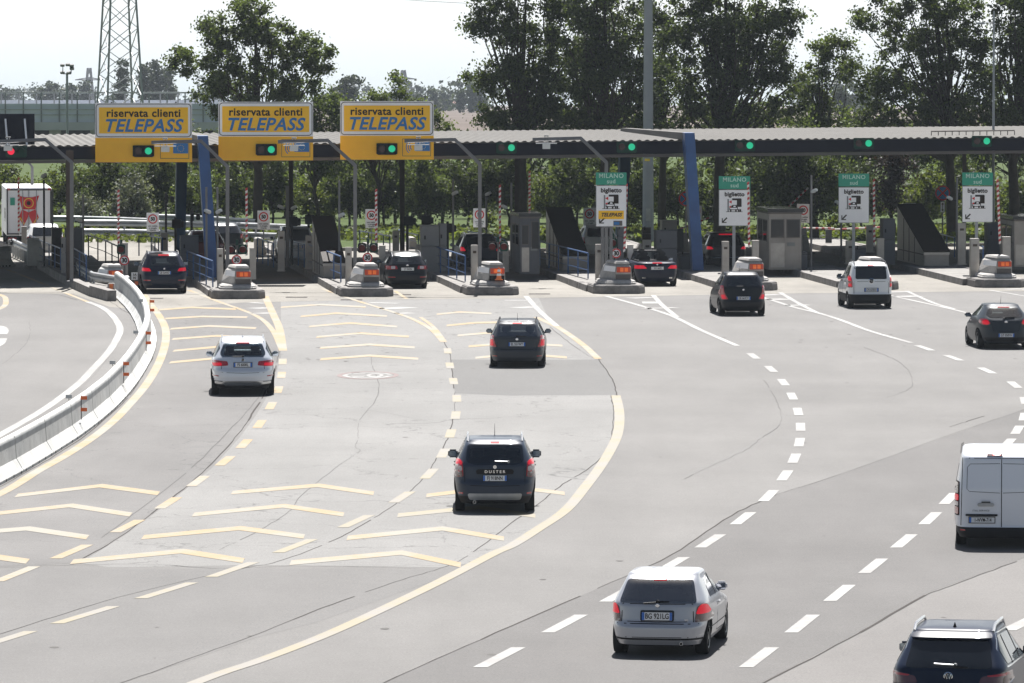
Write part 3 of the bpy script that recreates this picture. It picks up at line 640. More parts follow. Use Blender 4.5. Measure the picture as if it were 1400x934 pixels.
signal2(1018.5, 199, 'green signal on the fascia above the second green topped sign from the left')
signal2(1181, 196, 'green signal on the fascia above the third green topped sign')
signal2(1342.5, 193, 'green signal on the fascia farthest right, beside the thin lamp pole')

# ------------------------------------------------------------------ the three yellow boards
def quad_round(w_, h_, r, n=5):
    o = []
    for cx, cz, a0 in ((w_/2-r, h_/2-r, 0), (-w_/2+r, h_/2-r, 90), (-w_/2+r, -h_/2+r, 180), (w_/2-r, -h_/2+r, 270)):
        for k in range(n+1):
            a = R(a0+90*k/n); o.append((cx+r*math.cos(a), cz+r*math.sin(a)))
    return o
def board(x0, y0, x1, ym, y1, which, waves, sigx, hand):
    Yg = 248.0; xc = (x0+x1)/2
    for _ in range(8): q = Q(xc, ym, Yg); Yg = front(q.x-2.0, -.32).y
    a = Q(x0, y0, Yg); b = Q(x1, y1, Yg); mid = Q(xc, ym, Yg)
    W_ = b.x-a.x; H1 = a.z-mid.z; H2 = mid.z-b.z
    t = thing('reserved_lane_sign', 'yellow hanging sign over the lanes, %s' % which, 'sign', (mid.x, Yg, mid.z), group='yellow signs hung on the canopy')
    mb = MB(); mb.box((0, .06, H1/2), (W_, .06, H1), 'sign_white'); mb.build('panel', t)
    up = H1/2
    mb = MB(); o = quad_round(W_-.05, H1-.05, .16); i_ = quad_round(W_-.11, H1-.11, .13)
    n = len(o); mb.add([(p[0], .026, p[1]+up) for p in o]+[(p[0], .026, p[1]+up) for p in i_], [(i, (i+1) % n, n+(i+1) % n, n+i) for i in range(n)], 'sign_black'); mb.build('border', t)
    mb = MB(); mb.box((0, .024, up), (W_-.32, .008, H1-.36), 'sign_yellow'); mb.build('yellow_field', t)
    text('lettering', 'riservata clienti', .455, 'sign_black', t, (0, .016, up+.29), bold=.011, space=1.06, sx=1.02)
    text('lettering', 'TELEPASS', .73, 'sign_blue', t, (-.05, .016, up-.24), bold=.020, shear=.26, sx=1.0, space=1.07)
    mb = MB(); mb.box((0, .07, -H2/2), (W_, .06, H2-.01), 'sign_yellow_low'); mb.build('lower_panel', t)
    mb = MB()
    for k in (1, 2, 3): mb.box((-W_/2+W_*k/4, .0385, -H2/2), (.012, .003, H2-.05), 'sign_yellow')
    mb.build('panel_joint', t)
    # sticker with waves and the ring of stars
    sxp = W_/2-.72; e = MB(); e.box((sxp, .034, -.50), (1.20, .008, .74), 'flange_grey'); e.box((sxp, .029, -.50), (1.16, .008, .70), 'sign_yellow_low'); st = e.build('sticker', t)
    e = MB(); e.box((sxp+.25, .022, -.44), (.62, .008, .42), 'sign_blue'); fl = e.build('blue_flag', t)
    e = MB()
    for k in range(12):
        a_ = 2*math.pi*k/12; e.tube((sxp+.25+.13*math.cos(a_), .014, -.44+.13*math.sin(a_)), (sxp+.25+.13*math.cos(a_), .018, -.44+.13*math.sin(a_)), .016, 'star_yellow', n=5)
    e.build('star_ring', t)
    if waves:
        e = MB()
        for rr in (.14, .23, .32):
            vs = []
            for k in range(9):
                a_ = R(130+100*k/8)
                for r_ in (rr-.018, rr+.018): vs.append((sxp-.12+r_*math.cos(a_), .022, -.48+r_*math.sin(a_)))
            e.add(vs, [(2*i, 2*i+1, 2*i+3, 2*i+2) for i in range(8)], 'sign_blue')
        e.build('wave_symbol', t)
    for sx in (-W_/3, W_/3):
        e = MB(); e.box((sx, .16, H1/2-.2), (.07, .10, H1+.5), 'dark_steel'); e.build('bracket', t)
    s = signal2(sigx, ym+(18 if which[0] == 'l' else 18), 'green signal on the lower yellow panel of the %s' % hand, dark=True, Yfix=Yg-.10)
board(130, 141, 262.5, 188.5, 222, 'leftmost of three, left of the first blue pillar', False, 196, 'left yellow board')
board(298.5, 139.5, 428, 186.5, 219.5, 'middle of three, right of the first blue pillar', True, 364, 'middle yellow board')
board(465, 138.5, 593, 185.5, 218.5, 'rightmost of three, nearest the big dark tree', True, 529, 'right yellow board')

# ------------------------------------------------------------------ bent poles with an overhead camera
def bent_pole(xt, yt, xk, yk, xb, yb2, ybase, xc, label):
    b = P(xb, ybase, ZI); Yb = b.y
    tip = Q(xt, yt, Yb); kn = Q(xk, yk, Yb); bd = Q(xb, yb2, Yb)
    t = thing('bent_camera_pole', label, 'pole', b, group='bent poles reaching over the lanes')
    o = Vector((b.x, b.y, b.z)); r = .095
    mb = MB(); mb.path([Vector((0, 0, 0)), bd-o], r*1.05, 'pole_grey', n=4); mb.box((0, 0, .03), (.4, .4, .06), 'pole_grey'); mb.build('pole', t)
    mb = MB(); mb.path([bd-o+Vector((0, 0, -.02)), bd-o, kn-o, tip-o], r*.92, 'pole_grey', n=4); mb.build('arm', t)
    c = Q(xc, (yt+yk)/2+11, Yb)-o
    mb = MB(); mb.box((c.x, c.y, c.z+.02), (.32, .45, .20), 'camera_white'); mb.box((c.x, c.y+.02, c.z+.15), (.88, .25, .03), 'sign_white')
    for dx in (-.06, .06): mb.tube((c.x+dx, c.y, c.z+.1), (c.x+dx, c.y, kn.z-o.z+.12), .02, 'pole_grey', n=6)
    mb.box((c.x, c.y, kn.z-o.z+.1), (.2, .25, .05), 'pole_grey'); mb.build('camera', t, bevel=.01)
bent_pole(-12, 194, 62, 191, 98, 222, 386, 11, 'bent grey pole arching over the far left lane beside the brown column')
bent_pole(207, 195, 275, 193, 311, 228, 388, 226, 'bent grey pole crossing in front of the left yellow board')
bent_pole(380, 194, 448, 192, 485.5, 226, 386, 402, 'bent grey pole crossing in front of the middle yellow board')
bent_pole(553, 193, 622, 191, 656, 224, 392, 572, 'bent grey pole crossing in front of the right yellow board')
bent_pole(728, 191, 794, 189, 829, 222, 381, 747, 'bent grey pole over the lane left of the first green topped sign')
# short one farther back at the far left
b = P(44, 338, 0); t = thing('grey_post', 'plain bent grey post standing before the white truck', 'pole', b)
k1 = Q(44, 228, b.y)-b; k2 = Q(36, 219, b.y)-b; mb = MB(); mb.path([(0, 0, 0), k1, k2, k2+Vector((-1.5, 0, .05))], .09, 'pole_grey', n=4); mb.build('post', t)

# ------------------------------------------------------------------ crash cushions
def cushion(i, label, cone=False, first=False):
    x, y = ATT[i]; o = NOSE[i]+LD*0.9
    t = thing('crash_cushion', label, 'crash cushion', (o.x, o.y, 0), LANE, group='concrete crash cushions at the island ends')
    def loft(secs, m, name, bev=.03):
        mb = MB(); n = len(secs[0][1]); vs = []
        for z, s in secs: vs += [(a, b, z) for a, b in s]
        fs = [tuple(range(n-1, -1, -1)), tuple(range((len(secs)-1)*n, len(secs)*n))]
        for k in range(len(secs)-1): fs += [(k*n+j, k*n+(j+1) % n, (k+1)*n+(j+1) % n, (k+1)*n+j) for j in range(n)]
        mb.add(vs, fs, m); return mb.build(name, t, bevel=bev)
    def oct_(w2, f, b_, c): return [(-w2+c, f), (w2-c, f), (w2, f+c*1.6), (w2, b_), (-w2, b_), (-w2, f+c*1.6)]
    if not first:
        loft([(0, oct_(1.06, -1.0, 1.6, .30)), (.30, oct_(1.04, -.98, 1.6, .30)), (.36, oct_(1.0, -.92, 1.6, .28))], 'kerb_concrete', 'plinth')
        loft([(.36, oct_(.74, -.62, 1.5, .20)), (.47, oct_(.72, -.58, 1.5, .18)), (.55, oct_(.62, -.45, 1.5, .14))], 'concrete', 'footing', .04)
    z0 = .55 if not first else .30
    b0 = [(-.18, -.35), (.52, -.35), (.56, 1.4), (-.62, 1.4)]; b1 = [(-.10, -.42), (.50, -.42), (.50, 1.4), (-.42, 1.4)]; b2 = [(-.06, -.30), (.42, -.30), (.44, 1.4), (-.30, 1.4)]
    loft([(z0, b0), (z0+.50, b1), (z0+.62, b2)], 'concrete_white' if first else 'concrete', 'body', .03)
    loft([(z0+.62, [(-.12, -.36), (.46, -.36), (.47, 1.35), (-.33, 1.35)]), (z0+.73, [(-.08, -.28), (.40, -.28), (.42, 1.35), (-.26, 1.35)])], 'concrete', 'cap', .02)
    mb = MB(); mb.box((.20, -.415, z0+.40), (.56, .03, .22), 'amber', rx=R(0)); l = mb.build('lamp_housing', t, bevel=.01)
    for dx in (.12, .30):
        mb = MB(); mb.box((dx, -.435, z0+.40), (.14, .02, .16), 'amber_bulb'); mb.build('lamp', l, bevel=.01)
    # pale reflector on the slanted left face
    mb = MB(); a = Vector((-.135, -.405, z0+.31)); b_ = Vector((-.395, .95, z0+.31)); dn = Vector((-.012, -.004, 0))
    ups = Vector((.0, .0, .22)); mb.add([a+dn, b_+dn-Vector((.05, 0, 0)), b_+dn+ups, a+dn+ups+Vector((.02, 0, 0))], [(0, 1, 2, 3)], 'sign_white'); mb.build('reflector', t)
    mb = MB(); mb.box((.18, -.37, z0+.13), (.60, .02, .24), 'dark_steel' if cone else 'flange_grey'); mb.build('front_shade', t)  # darker sheet stands in for the shade on the lower front face
    if cone:
        c = thing('traffic_cone', 'small orange cone with white bands on the crash cushion', 'cone', o+Vector((.30, -.56, .60)), LANE)
        mb = MB(); mb.tube((0, 0, .03), (0, 0, .52), .11, 'orange_plastic', r1=.03, n=14); mb.box((0, 0, .015), (.3, .3, .03), 'orange_plastic'); mb.build('body', c, smooth=True)
        for z, r_ in ((.17, .096), (.33, .070)):
            mb = MB(); mb.tube((0, 0, z), (0, 0, z+.09), r_, 'sign_white', r1=r_-.016, n=14); mb.build('band', c, smooth=True)
LAB = ['whitish crash cushion behind the curved steel rail at far left', 'crash cushion beside the lane of the dark blue car under the left board', 'crash cushion left of the black estate car',
       'crash cushion with a small cone stood against it', 'crash cushion left of the open convertible', 'crash cushion behind the roof of the small black hatchback', 'crash cushion half hidden by the white minivan', 'crash cushion farthest right, under the last ticket sign']
for i in range(8): cushion(i, LAB[i], cone=(i == 3), first=(i == 0))

# ------------------------------------------------------------------ steel columns, barrier gates
def px_top(b, ytop): return Q(0, ytop, b.y).z-b.z
def steel_column(x, yb, yt, label, wpx=9.0, z=ZI, m='steel', dark=True):
    b = P(x, yb, z); h = px_top(b, yt); ww = wpx*b.y/FPX
    t = thing('sensor_column', label, 'column', b, LANE, 'steel sensor columns on the islands')
    mb = MB(); mb.box((0, 0, h/2), (ww, ww*.9, h), m); mb.box((0, 0, .02), (ww*1.3, ww*1.2, .04), m); mb.build('post', t, bevel=.012)
    if dark:
        mb = MB(); mb.box((0, -ww*.45-.008, h-.28), (ww*.5, .012, .10), 'brown_steel'); mb.build('reader', t)
    return t
for x, yb, yt, lab, *r in [
    (301, 396, 340, 'steel column to the left of the first lamp lit cushion', 8.2), (476.5, 393, 338, 'steel column to the left of the second round 30 sign', 8.5), (648.5, 391, 335, 'steel column beside the bent pole over the cushion with the cone', 9),
    (818.5, 388, 334, 'steel column below the ticket sign with yellow band', 9), (991.5, 375, 330, 'steel column in front of the dark car under the second ticket sign', 9.5), (1162, 361, 329, 'steel column behind the white minivan roof', 11),
    (1332, 381, 326, 'steel column in front of the rightmost ticket sign', 12), (884.5, 362, 328, 'steel column at the foot of the tall mast', 11),
    (384.5, 371, 316, 'tall steel column left of the brown post, third lane', 9), (422.5, 368, 322, 'steel column left of the dark stair cover', 9), (541, 352, 315, 'steel column just right of the middle 50 sign', 8.2),
    (1314, 362, 305, 'tall steel column left of the rightmost ticket sign post', 11), (1189, 345, 308, 'steel column beside the striped boom, right of the third ticket sign', 9), (571.5, 366, 334, 'short steel column left of the wide grey cabinet', 7),
    (224.5, 350, 318, 'steel column right of the first rectangular 50 sign', 10), (702, 350, 314, 'wide steel column left of the stair booth', 9), (771, 346, 310, 'steel column behind the long stair cover', 8)]:
    steel_column(x, yb, yt, lab, *r)
def gate(x, yb, yh, yt, label, lean=0.0, hz=None, wpx=8.5, boom=True, n=13):
    """yb foot of the housing, yh top of the housing, yt tip of the raised boom (rows of the photograph)"""
    b = P(x, yb, ZI); h = px_top(b, yh); ht = px_top(b, yt); ww = wpx*b.y/FPX
    t = thing('barrier_gate', label, 'barrier', b, LANE, 'barrier gates with striped booms')
    mb = MB(); mb.box((.14, 0, h/2), (ww, ww, h), 'steel'); mb.box((.14, 0, h+.02), (ww+.03, ww+.03, .04), 'steel'); mb.build('housing', t, bevel=.012)
    z0 = h-.25; L_ = ht-z0; mb = MB()
    for k in range(n*2):
        a0 = z0+L_*k/(n*2); a1 = z0+L_*(k+1)/(n*2); u = (a0-z0)*lean; v = (a1-z0)*lean
        xs = -.06-ww*.2
        sl = .05
        mb.add([(xs-.045+u, -.02, a0-sl/2), (xs+.045+u, -.02, a0+sl/2), (xs+.045+v, -.02, a1+sl/2), (xs-.045+v, -.02, a1-sl/2), (xs-.045+u, .02, a0-sl/2), (xs+.045+u, .02, a0+sl/2), (xs+.045+v, .02, a1+sl/2), (xs-.045+v, .02, a1-sl/2)],
               [(0, 1, 2, 3), (7, 6, 5, 4), (0, 3, 7, 4), (1, 5, 6, 2)]+([(0, 4, 5, 1)] if k == 0 else [])+([(3, 2, 6, 7)] if k == 2*n-1 else []), 'boom_red' if k % 2 else 'boom_white')
    mb.build('boom', t)
gate(29, 345, 311, 243, 'raised red and white boom in front of the white truck', wpx=7)
gate(166, 384, 334, 260, 'raised boom behind the round 30 sign at the first cushion', wpx=8.5)
gate(341, 382, 341, 257, 'raised boom right of the first blue pillar', wpx=8.5)
gate(518, 382, 337, 259, 'raised boom next to the middle rectangular 50 sign', wpx=8.5)
gate(687, 372, 336, 253, 'raised boom above the cushion with the cone', wpx=8)
gate(727, 366, 300, 234, 'raised boom standing behind the stair booth roof', wpx=6)
gate(857, 377, 336, 252, 'raised boom along the right edge of the first ticket sign', lean=.035, wpx=8)
gate(1028, 380, 330, 249, 'raised boom overlapping the second ticket sign', lean=-.02, wpx=9)
gate(1199, 362, 327, 245, 'raised boom along the right edge of the third ticket sign', lean=-.01, wpx=9.5)
gate(1371, 381, 325, 246, 'raised boom along the right edge of the last ticket sign', lean=-.045, wpx=10.5)
def flat_boom(xa, ya, xb, yb_, Yd, label, foot):
    a = Q(xa, ya, Yd); b = Q(xb, yb_, Yd); t = thing('barrier_gate', label, 'barrier', (a.x, a.y, ZI), 0, 'barrier gates with striped booms')
    d = (b-a); mb = MB(); n = 10
    for k in range(n): mb.tube(d*(k/n)+Vector((0, 0, a.z-ZI)), d*((k+1)/n)+Vector((0, 0, a.z-ZI)), .045, 'boom_white' if k % 2 else 'boom_red', n=6)
    mb.build('boom', t); mb = MB(); mb.box((0, .05, (a.z-ZI)/2), (.3, .25, a.z-ZI), 'cabinet_grey'); mb.build('housing', t)
flat_boom(930, 313, 974, 296, 276, 'half raised boom crossing behind the right blue pillar', 0)
flat_boom(1077, 284, 1105, 257, 282, 'boom tilted up behind the toll booth roof', 0)
flat_boom(1098, 312, 1140, 312, 287, 'lowered boom behind the dark trunk, right of the toll booth', 0)
flat_boom(1133, 314, 1215, 310, 289, 'lowered boom behind the third ticket sign', 0)

# ------------------------------------------------------------------ pole signals and round 30 signs
def disc_sign(t, c, r, ring_m='sign_red', k=.74, face='sign_white', txt=None, ts=.3, y=0.0):
    mb = MB(); mb.tube((c[0], y+.015, c[2]), (c[0], y, c[2]), r, face, n=32); d = mb.build('disc', t)
    mb = MB(); vs = []
    for i in range(33):
        a = 2*math.pi*i/32; vs += [(c[0]+r*.99*math.cos(a), y-.004, c[2]+r*.99*math.sin(a)), (c[0]+r*k*math.cos(a), y-.004, c[2]+r*k*math.sin(a))]
    mb.add(vs, [(2*i, 2*i+1, 2*i+3, 2*i+2) for i in range(32)], ring_m); mb.build('red_ring', d)
    if txt: text('figures', txt, ts, 'sign_black', d, (c[0], y-.006, c[2]-.005), bold=.011, sx=.9, space=.95)
def sign30(x, y, b, label):
    q = Q(x, y, b.y-.25); t = thing('speed_limit_sign', label, 'sign', (q.x, q.y, ZI), 0, 'round 30 signs at the island ends')
    disc_sign(t, (0, 0, q.z-ZI), .205, txt='30', ts=.26)
    mb = MB(); mb.tube((0, .04, 0), (0, .04, q.z-ZI+.1), .03, 'pole_grey'); mb.build('post', t, smooth=True)
def heads(x, y, b, n, label, lit=False):
    q = Q(x, y, b.y-.1); t = thing('traffic_signal', label, 'traffic light', (q.x, q.y, ZI), 0, 'traffic signals at the island ends'); z = q.z-ZI
    mb = MB(); mb.tube((0, .1, 0), (0, .1, z+.25), .035, 'pole_grey'); mb.box((0, .1, z+.28), (.10, .10, .22), 'signal_green_housing'); mb.build('post', t)
    for sx in ((0,) if n == 1 else (-.24, .24)):
        mb = MB(); mb.box((sx, .02, z), (.34, .16, .40), 'signal_green_housing' if (n == 1 or sx > 0) else 'signal_black'); h = mb.build('housing', t, bevel=.03)
        mb = MB(); mb.tube((sx, -.07, z), (sx, -.06, z), .135, 'lens_off_red', n=20); mb.build('lens', h)
        mb = MB(); vs = []
        for k in range(13):
            a = R(-30)+R(240)*k/12; vs += [(sx+.15*math.cos(a), -.06, z+.15*math.sin(a)), (sx+.15*math.cos(a), -.24, z+.15*math.sin(a)-.02)]
        mb.add(vs, [(2*i, 2*i+1, 2*i+3, 2*i+2) for i in range(12)], 'signal_black'); mb.build('hood', h)
bb = [P(170, 384, ZI), P(326, 386, ZI), P(503, 384, ZI), P(680, 382, ZI), P(843, 380, ZI)]
heads(165.5, 341, bb[0], 1, 'single signal on the post at the first cushion'); heads(324, 341, bb[1], 2, 'pair of unlit signals right of the first blue pillar'); heads(503, 339, bb[2], 2, 'pair of unlit signals left of the black estate car')
heads(681, 337, bb[3], 2, 'pair of unlit signals above the cushion with the cone'); heads(838, 332, bb[4], 1, 'single signal below the ticket sign with yellow band')
sign30(170, 356, bb[0], 'round 30 sign left of the dark blue car, by the first cushion'); sign30(323.5, 355.5, bb[1], 'round 30 sign right of the first blue pillar, between two steel columns')
sign30(502.5, 352.5, bb[2], 'round 30 sign left of the black estate car'); sign30(842.5, 346.5, bb[4], 'round 30 sign left of the open convertible')

# ------------------------------------------------------------------ rectangular 50 signs
def sign50(x, y0, ybase, label, wpx=17, hide=False):
    b = P(x, ybase, 0); k = b.y/FPX; q = Q(x, y0, b.y); W_ = wpx*k; H_ = W_*1.52
    t = thing('rectangular_speed_sign', label, 'sign', (b.x, b.y, 0), 0, 'white 50 signs behind the islands')
    zc = q.z-H_/2; mb = MB(); mb.box((0, 0, zc), (W_, .03, H_), 'sign_white'); mb.build('panel', t, bevel=.01)
    disc_sign(t, (0, 0, q.z-W_*.50), W_*.385, txt='50', ts=W_*.40, y=-.024)
    for j, (s, dz) in enumerate((('con nebbia', .30), ('o pioggia', .19), ('intensa', .08))): text('lettering', s, W_*.17, 'sign_grey', t, (0, -.022, q.z-H_+H_*dz), bold=.004)
    mb = MB(); mb.tube((0, .05, 0), (0, .05, q.z-.1), .03, 'pole_grey'); mb.build('post', t, smooth=True)
for x, y0, yb, l in [(209, 291, 336, 'rectangular 50 sign behind the dark blue car'), (360.5, 288, 346, 'rectangular 50 sign under the middle yellow board'), (508, 286, 342, 'rectangular 50 sign partly behind a striped boom'), (655.5, 285, 340, 'rectangular 50 sign with its ring cut by a bent pole'),
                  (806, 284, 352, 'rectangular 50 sign touching the first ticket sign'), (951, 281, 345, 'rectangular 50 sign mostly hidden by the right blue pillar'), (1098, 279, 340, 'rectangular 50 sign at the corner of the toll booth'), (1244, 278, 345, 'rectangular 50 sign peeping over the stair cover')]: sign50(x, y0, yb, l)

# ------------------------------------------------------------------ ticket signs
def ticket(x0, x1, y0, ym, y1, ybase, label, band=False, posts=(0,)):
    xc = (x0+x1)/2; b = P(xc, ybase, ZI); k = b.y/FPX; a = Q(x0, y0, b.y); m_ = Q(xc, ym, b.y); c = Q(x1, y1, b.y); W_ = (x1-x0)*k; H2 = m_.z-c.z; H1 = a.z-m_.z
    t = thing('ticket_lane_sign', label, 'sign', b, 0, 'green topped ticket signs'); z = m_.z-ZI
    mb = MB(); mb.box((0, 0, z+H1/2), (W_, .03, H1), 'sign_green'); g = mb.build('green_panel', t, bevel=.008)
    text('lettering', 'MILANO', .25, 'pale_green_text', g, (0, -.018, z+H1*.72), bold=.005, space=1.1); text('lettering', 'sud', .24, 'pale_green_text', g, (0, -.018, z+H1*.27), bold=.005, space=1.08)
    mb = MB(); mb.box((0, 0, z-.03-H2/2), (W_, .03, H2), 'sign_back'); mb.box((0, -.012, z-.03-H2/2), (W_-.03, .014, H2-.03), 'sign_white'); p = mb.build('white_panel', t, bevel=.008)
    text('lettering', 'biglietto', .25, 'sign_black', p, (0, -.026, z-.23), bold=.008, space=1.03)
    # pictogram: a lorry and a car stopped at a ticket machine
    zb = z-(.98 if not band else .98); y = -.028; mb = MB()
    def fl(pts, m, yy=y): mb.add([(q[0], yy, zb+q[1]) for q in pts], [tuple(range(len(pts)))], m)
    fl([(-.36, 0), (.34, 0), (.34, .02), (-.36, .02)], 'sign_black'); fl([(-.30, .02), (-.24, .02), (-.24, .56), (-.30, .56)], 'sign_grey')
    fl([(-.14, .22), (.08, .22), (.12, .40), (.12, .56), (-.12, .56), (-.16, .50)], 'sign_white', y-.001); fl([(-.10, .58), (.28, .58), (.30, .54), (.30, .22), (.08, .22), (.10, .32), (.10, .50), (-.10, .50)], 'sign_black', y-.002)
    fl([(-.22, .08), (.14, .08), (.14, .20), (.08, .30), (-.08, .30), (-.22, .18)], 'sign_black', y-.003); fl([(-.19, .11), (.11, .11), (.11, .18), (-.19, .18)], 'sign_white', y-.004); fl([(-.05, .21), (.06, .21), (.04, .27), (-.04, .27)], 'sign_white', y-.004)
    for dx in (-.16, .06, .18, .25): fl([(dx-.03, .02), (dx+.03, .02), (dx+.03, .12), (dx-.03, .12)], 'sign_black', y-.005)
    fl([(-.24, .43), (-.12, .36), (-.12, .50)], 'sign_red', y-.006); fl([(-.24, .22), (-.15, .17), (-.15, .27)], 'sign_red', y-.006)
    mb.build('pictogram', p)
    mb = MB(); ax, az = -W_/2+.13, z-H2+.10
    def fa(pts): mb.add([(ax+q[0], -.028, az+q[1]) for q in pts], [tuple(range(len(pts)))], 'sign_black')
    fa([(0, 0), (.20, 0), (.20, .04), (0, .04)]); fa([(0, .04), (.04, .04), (.04, .20), (0, .20)]); mb.add([(ax+.03, -.029, az+.07), (ax+.07, -.029, az+.03), (ax+.24, -.029, az+.20), (ax+.20, -.029, az+.24)], [(0, 1, 2, 3)], 'sign_black'); mb.build('arrow', p)
    if band:
        mb = MB(); mb.box((0, -.026, z-1.22), (W_-.22, .006, .34), 'sign_yellow'); q = mb.build('yellow_band', p); text('lettering', 'TELEPASS', .20, 'brown_steel', q, (0, -.032, z-1.22), bold=.008, shear=.3)
        mb = MB(); mb.box((.27, -.026, z-1.56), (.36, .006, .20), 'flange_grey'); mb.box((.22, -.031, z-1.56), (.22, .006, .12), 'sign_blue'); mb.build('sticker', p)
    for dx in posts:
        mb = MB(); mb.box((dx, .07, (z-.2)/2), (.13, .10, z-.2), 'mast_grey' if not band else 'pole_grey'); mb.build('post', t)
ticket(814.5, 856.5, 236, 252.7, 309, 388.5, 'ticket sign with a yellow band, leftmost of the green topped signs', True, (-.35, .0))
ticket(982.5, 1025.5, 241, 258.5, 308, 371, 'ticket sign with a green top, just right of the right blue pillar', posts=(-.02,))
ticket(1146, 1188, 237.5, 255, 304, 366, 'ticket sign with a green top above the white minivan', posts=(0,))
ticket(1315, 1357, 236, 253.5, 303, 374, 'ticket sign with a green top, farthest right', posts=(-.03,))
# no-stopping signs
def nostop(x, y, ybase, label, r=.36, plate=True):
    b = P(x, ybase, 0); q = Q(x, y, b.y); t = thing('no_stopping_sign', label, 'sign', b, 0, 'round red and blue signs')
    disc_sign(t, (0, 0, q.z), r, k=.80, face='sign_blue'); mb = MB()
    for a in (R(45), R(-45)): mb.box((0, -.006, q.z), (r*1.65, .004, .075), 'sign_red', ry=a)
    mb.build('red_cross', t)
    if plate:
        mb = MB(); mb.box((0, 0, q.z-r-.30), (.20, .02, .50), 'sign_white'); p = mb.build('plate', t); mb = MB(); zc = q.z-r-.30; mb.box((0, -.013, zc), (.025, .004, .30), 'sign_black')
        for s in (1, -1): mb.add([(-.06, -.013, zc+s*.12), (.06, -.013, zc+s*.12), (0, -.013, zc+s*.20)], [(0, 1, 2)], 'sign_black')
        mb.build('arrow', p)
    mb = MB(); mb.tube((0, .05, 0), (0, .05, q.z), .035, 'pole_grey'); mb.build('post', t, smooth=True)
nostop(938, 272, 345, 'round no stopping sign half hidden by the right blue pillar', plate=False); nostop(1288.5, 264, 345, 'round no stopping sign with an arrow plate, right of the last stair cover')

# ------------------------------------------------------------------ blue railings
def railing(pts, h, label, n=4, z=ZI, m='blue_rail', mids=2):
    p = [P(a, b, z) for a, b in pts]; o = p[0]; t = thing('railing', label, 'railing', o, 0, 'blue railings on the islands')
    ln = [0]
    for a, b in zip(p, p[1:]): ln.append(ln[-1]+(b-a).length)
    def at(s):
        for i in range(len(p)-1):
            if s <= ln[i+1] or i == len(p)-2: return p[i]+(p[i+1]-p[i])*((s-ln[i])/(ln[i+1]-ln[i]))
    for k in range(n+1):
        q = at(ln[-1]*k/n)-o; mb = MB(); mb.box((q.x, q.y, h/2), (.055, .055, h), m); mb.build('post', t)
    mb = MB(); q = [v-o+Vector((0, 0, h)) for v in p]; mb.path([q[0]-Vector((0, 0, .12))]+q+[q[-1]-Vector((0, 0, .12))], .032, m, n=6); mb.build('handrail', t)
    for j in range(mids):
        mb = MB(); zz = h*(j+1)/(mids+1); mb.path([v-o+Vector((0, 0, zz)) for v in p], .018, m, n=6); mb.build('rail', t)
railing([(291, 393), (256, 378)], 1.05, 'blue railing on the island right of the dark blue car')
railing([(466, 386), (420, 367)], 1.05, 'blue railing beside the dark stair cover of the third lane', 5)
railing([(636, 385), (581, 366)], 1.05, 'blue railing right of the black estate car', 5)
railing([(804, 381), (738, 363)], 1.05, 'blue railing in front of the stair booth', 5)
railing([(118, 384), (103, 375), (90, 368)], 1.05, 'blue railing left of the whitish cushion', 3); railing([(83, 372), (58, 361), (41, 352)], 1.0, 'blue railing before the white block at the far left', 6)
railing([(162, 369), (140, 358), (121, 352)], 1.0, 'dark railing behind the whitish cushion', 4, m='dark_steel', mids=1); railing([(374, 366), (352, 358)], 1.05, 'blue railing at the steel column of the third lane', 3)
railing([(222, 353), (205, 350), (190, 350)], .9, 'blue railing behind the dark blue car', 4, mids=0); railing([(533, 352), (516, 348), (492, 344)], .95, 'blue railing between the middle cushion and the black estate car', 4)
railing([(572, 350), (552, 345), (545, 342)], .95, 'blue railing left of the wide grey cabinet', 2); railing([(690, 357), (672, 352), (655, 347), (640, 345)], .95, 'blue railing beside the dark car under the trees', 4)
railing([(416, 366), (392, 358)], 1.0, 'blue railing between the brown post and the stair cover', 3); railing([(1305, 352), (1284, 345)], .9, 'blue railing right of the last stair cover', 2, z=0); railing([(1400, 352), (1376, 346)], .9, 'blue railing at the right edge', 2)
railing([(1344, 366), (1330, 360)], .9, 'blue railing behind the last ticket sign post', 2)

# ------------------------------------------------------------------ stair covers
def stair_cover(x0, x1, yb, depth, h, label, base_h=.62, m='brown_sheet'):
    b = P((x0+x1)/2, yb, ZI); w2 = (x1-x0)/2*b.y/FPX; t = thing('stair_cover', label, 'stair cover', b, LANE, 'slanted covers over the service stairs')
    mb = MB(); th = .07; a = Vector((0, -.05, base_h)); e = Vector((0, depth, h))
    mb.add([(-w2-.05, a.y, a.z), (w2+.05, a.y, a.z), (w2+.05, e.y, e.z), (-w2-.05, e.y, e.z), (-w2-.05, a.y, a.z+th), (w2+.05, a.y, a.z+th), (w2+.05, e.y, e.z+th), (-w2-.05, e.y, e.z+th)], [(3, 2, 1, 0), (4, 5, 6, 7), (0, 1, 5, 4), (1, 2, 6, 5), (2, 3, 7, 6), (3, 0, 4, 7)], m); mb.build('roof', t)
    mb = MB(); mb.box((0, .02, base_h/2-.01), (w2*2, .06, base_h-.04), 'booth_metal'); mb.box((0, -.03, base_h-.07), (w2*2+.08, .05, .10), 'steel'); mb.build('front_panel', t)
    for s in (-1, 1):
        mb = MB(); X = s*w2; mb.prism([(.06, 0), (depth, 0), (depth, h-.05), (.06, base_h-.04)], 'x', X-.02, X+.02, 'booth_metal'); p = mb.build('side_panel', t)
        mb = MB()
        for k in (.35, .55, .75): mb.box((X+s*.03, depth*k, (base_h+(h-base_h)*k)/2), (.03, .05, (base_h+(h-base_h)*k)-.12), 'flange_grey')
        mb.box((X+s*.028, depth*.5, .5), (.03, depth*.95, .05), 'flange_grey'); mb.build('side_frame', p)
    mb = MB(); mb.box((0, depth+.02, h/2), (w2*2, .04, h-.1), 'cabinet_grey'); mb.build('rear_door', t)
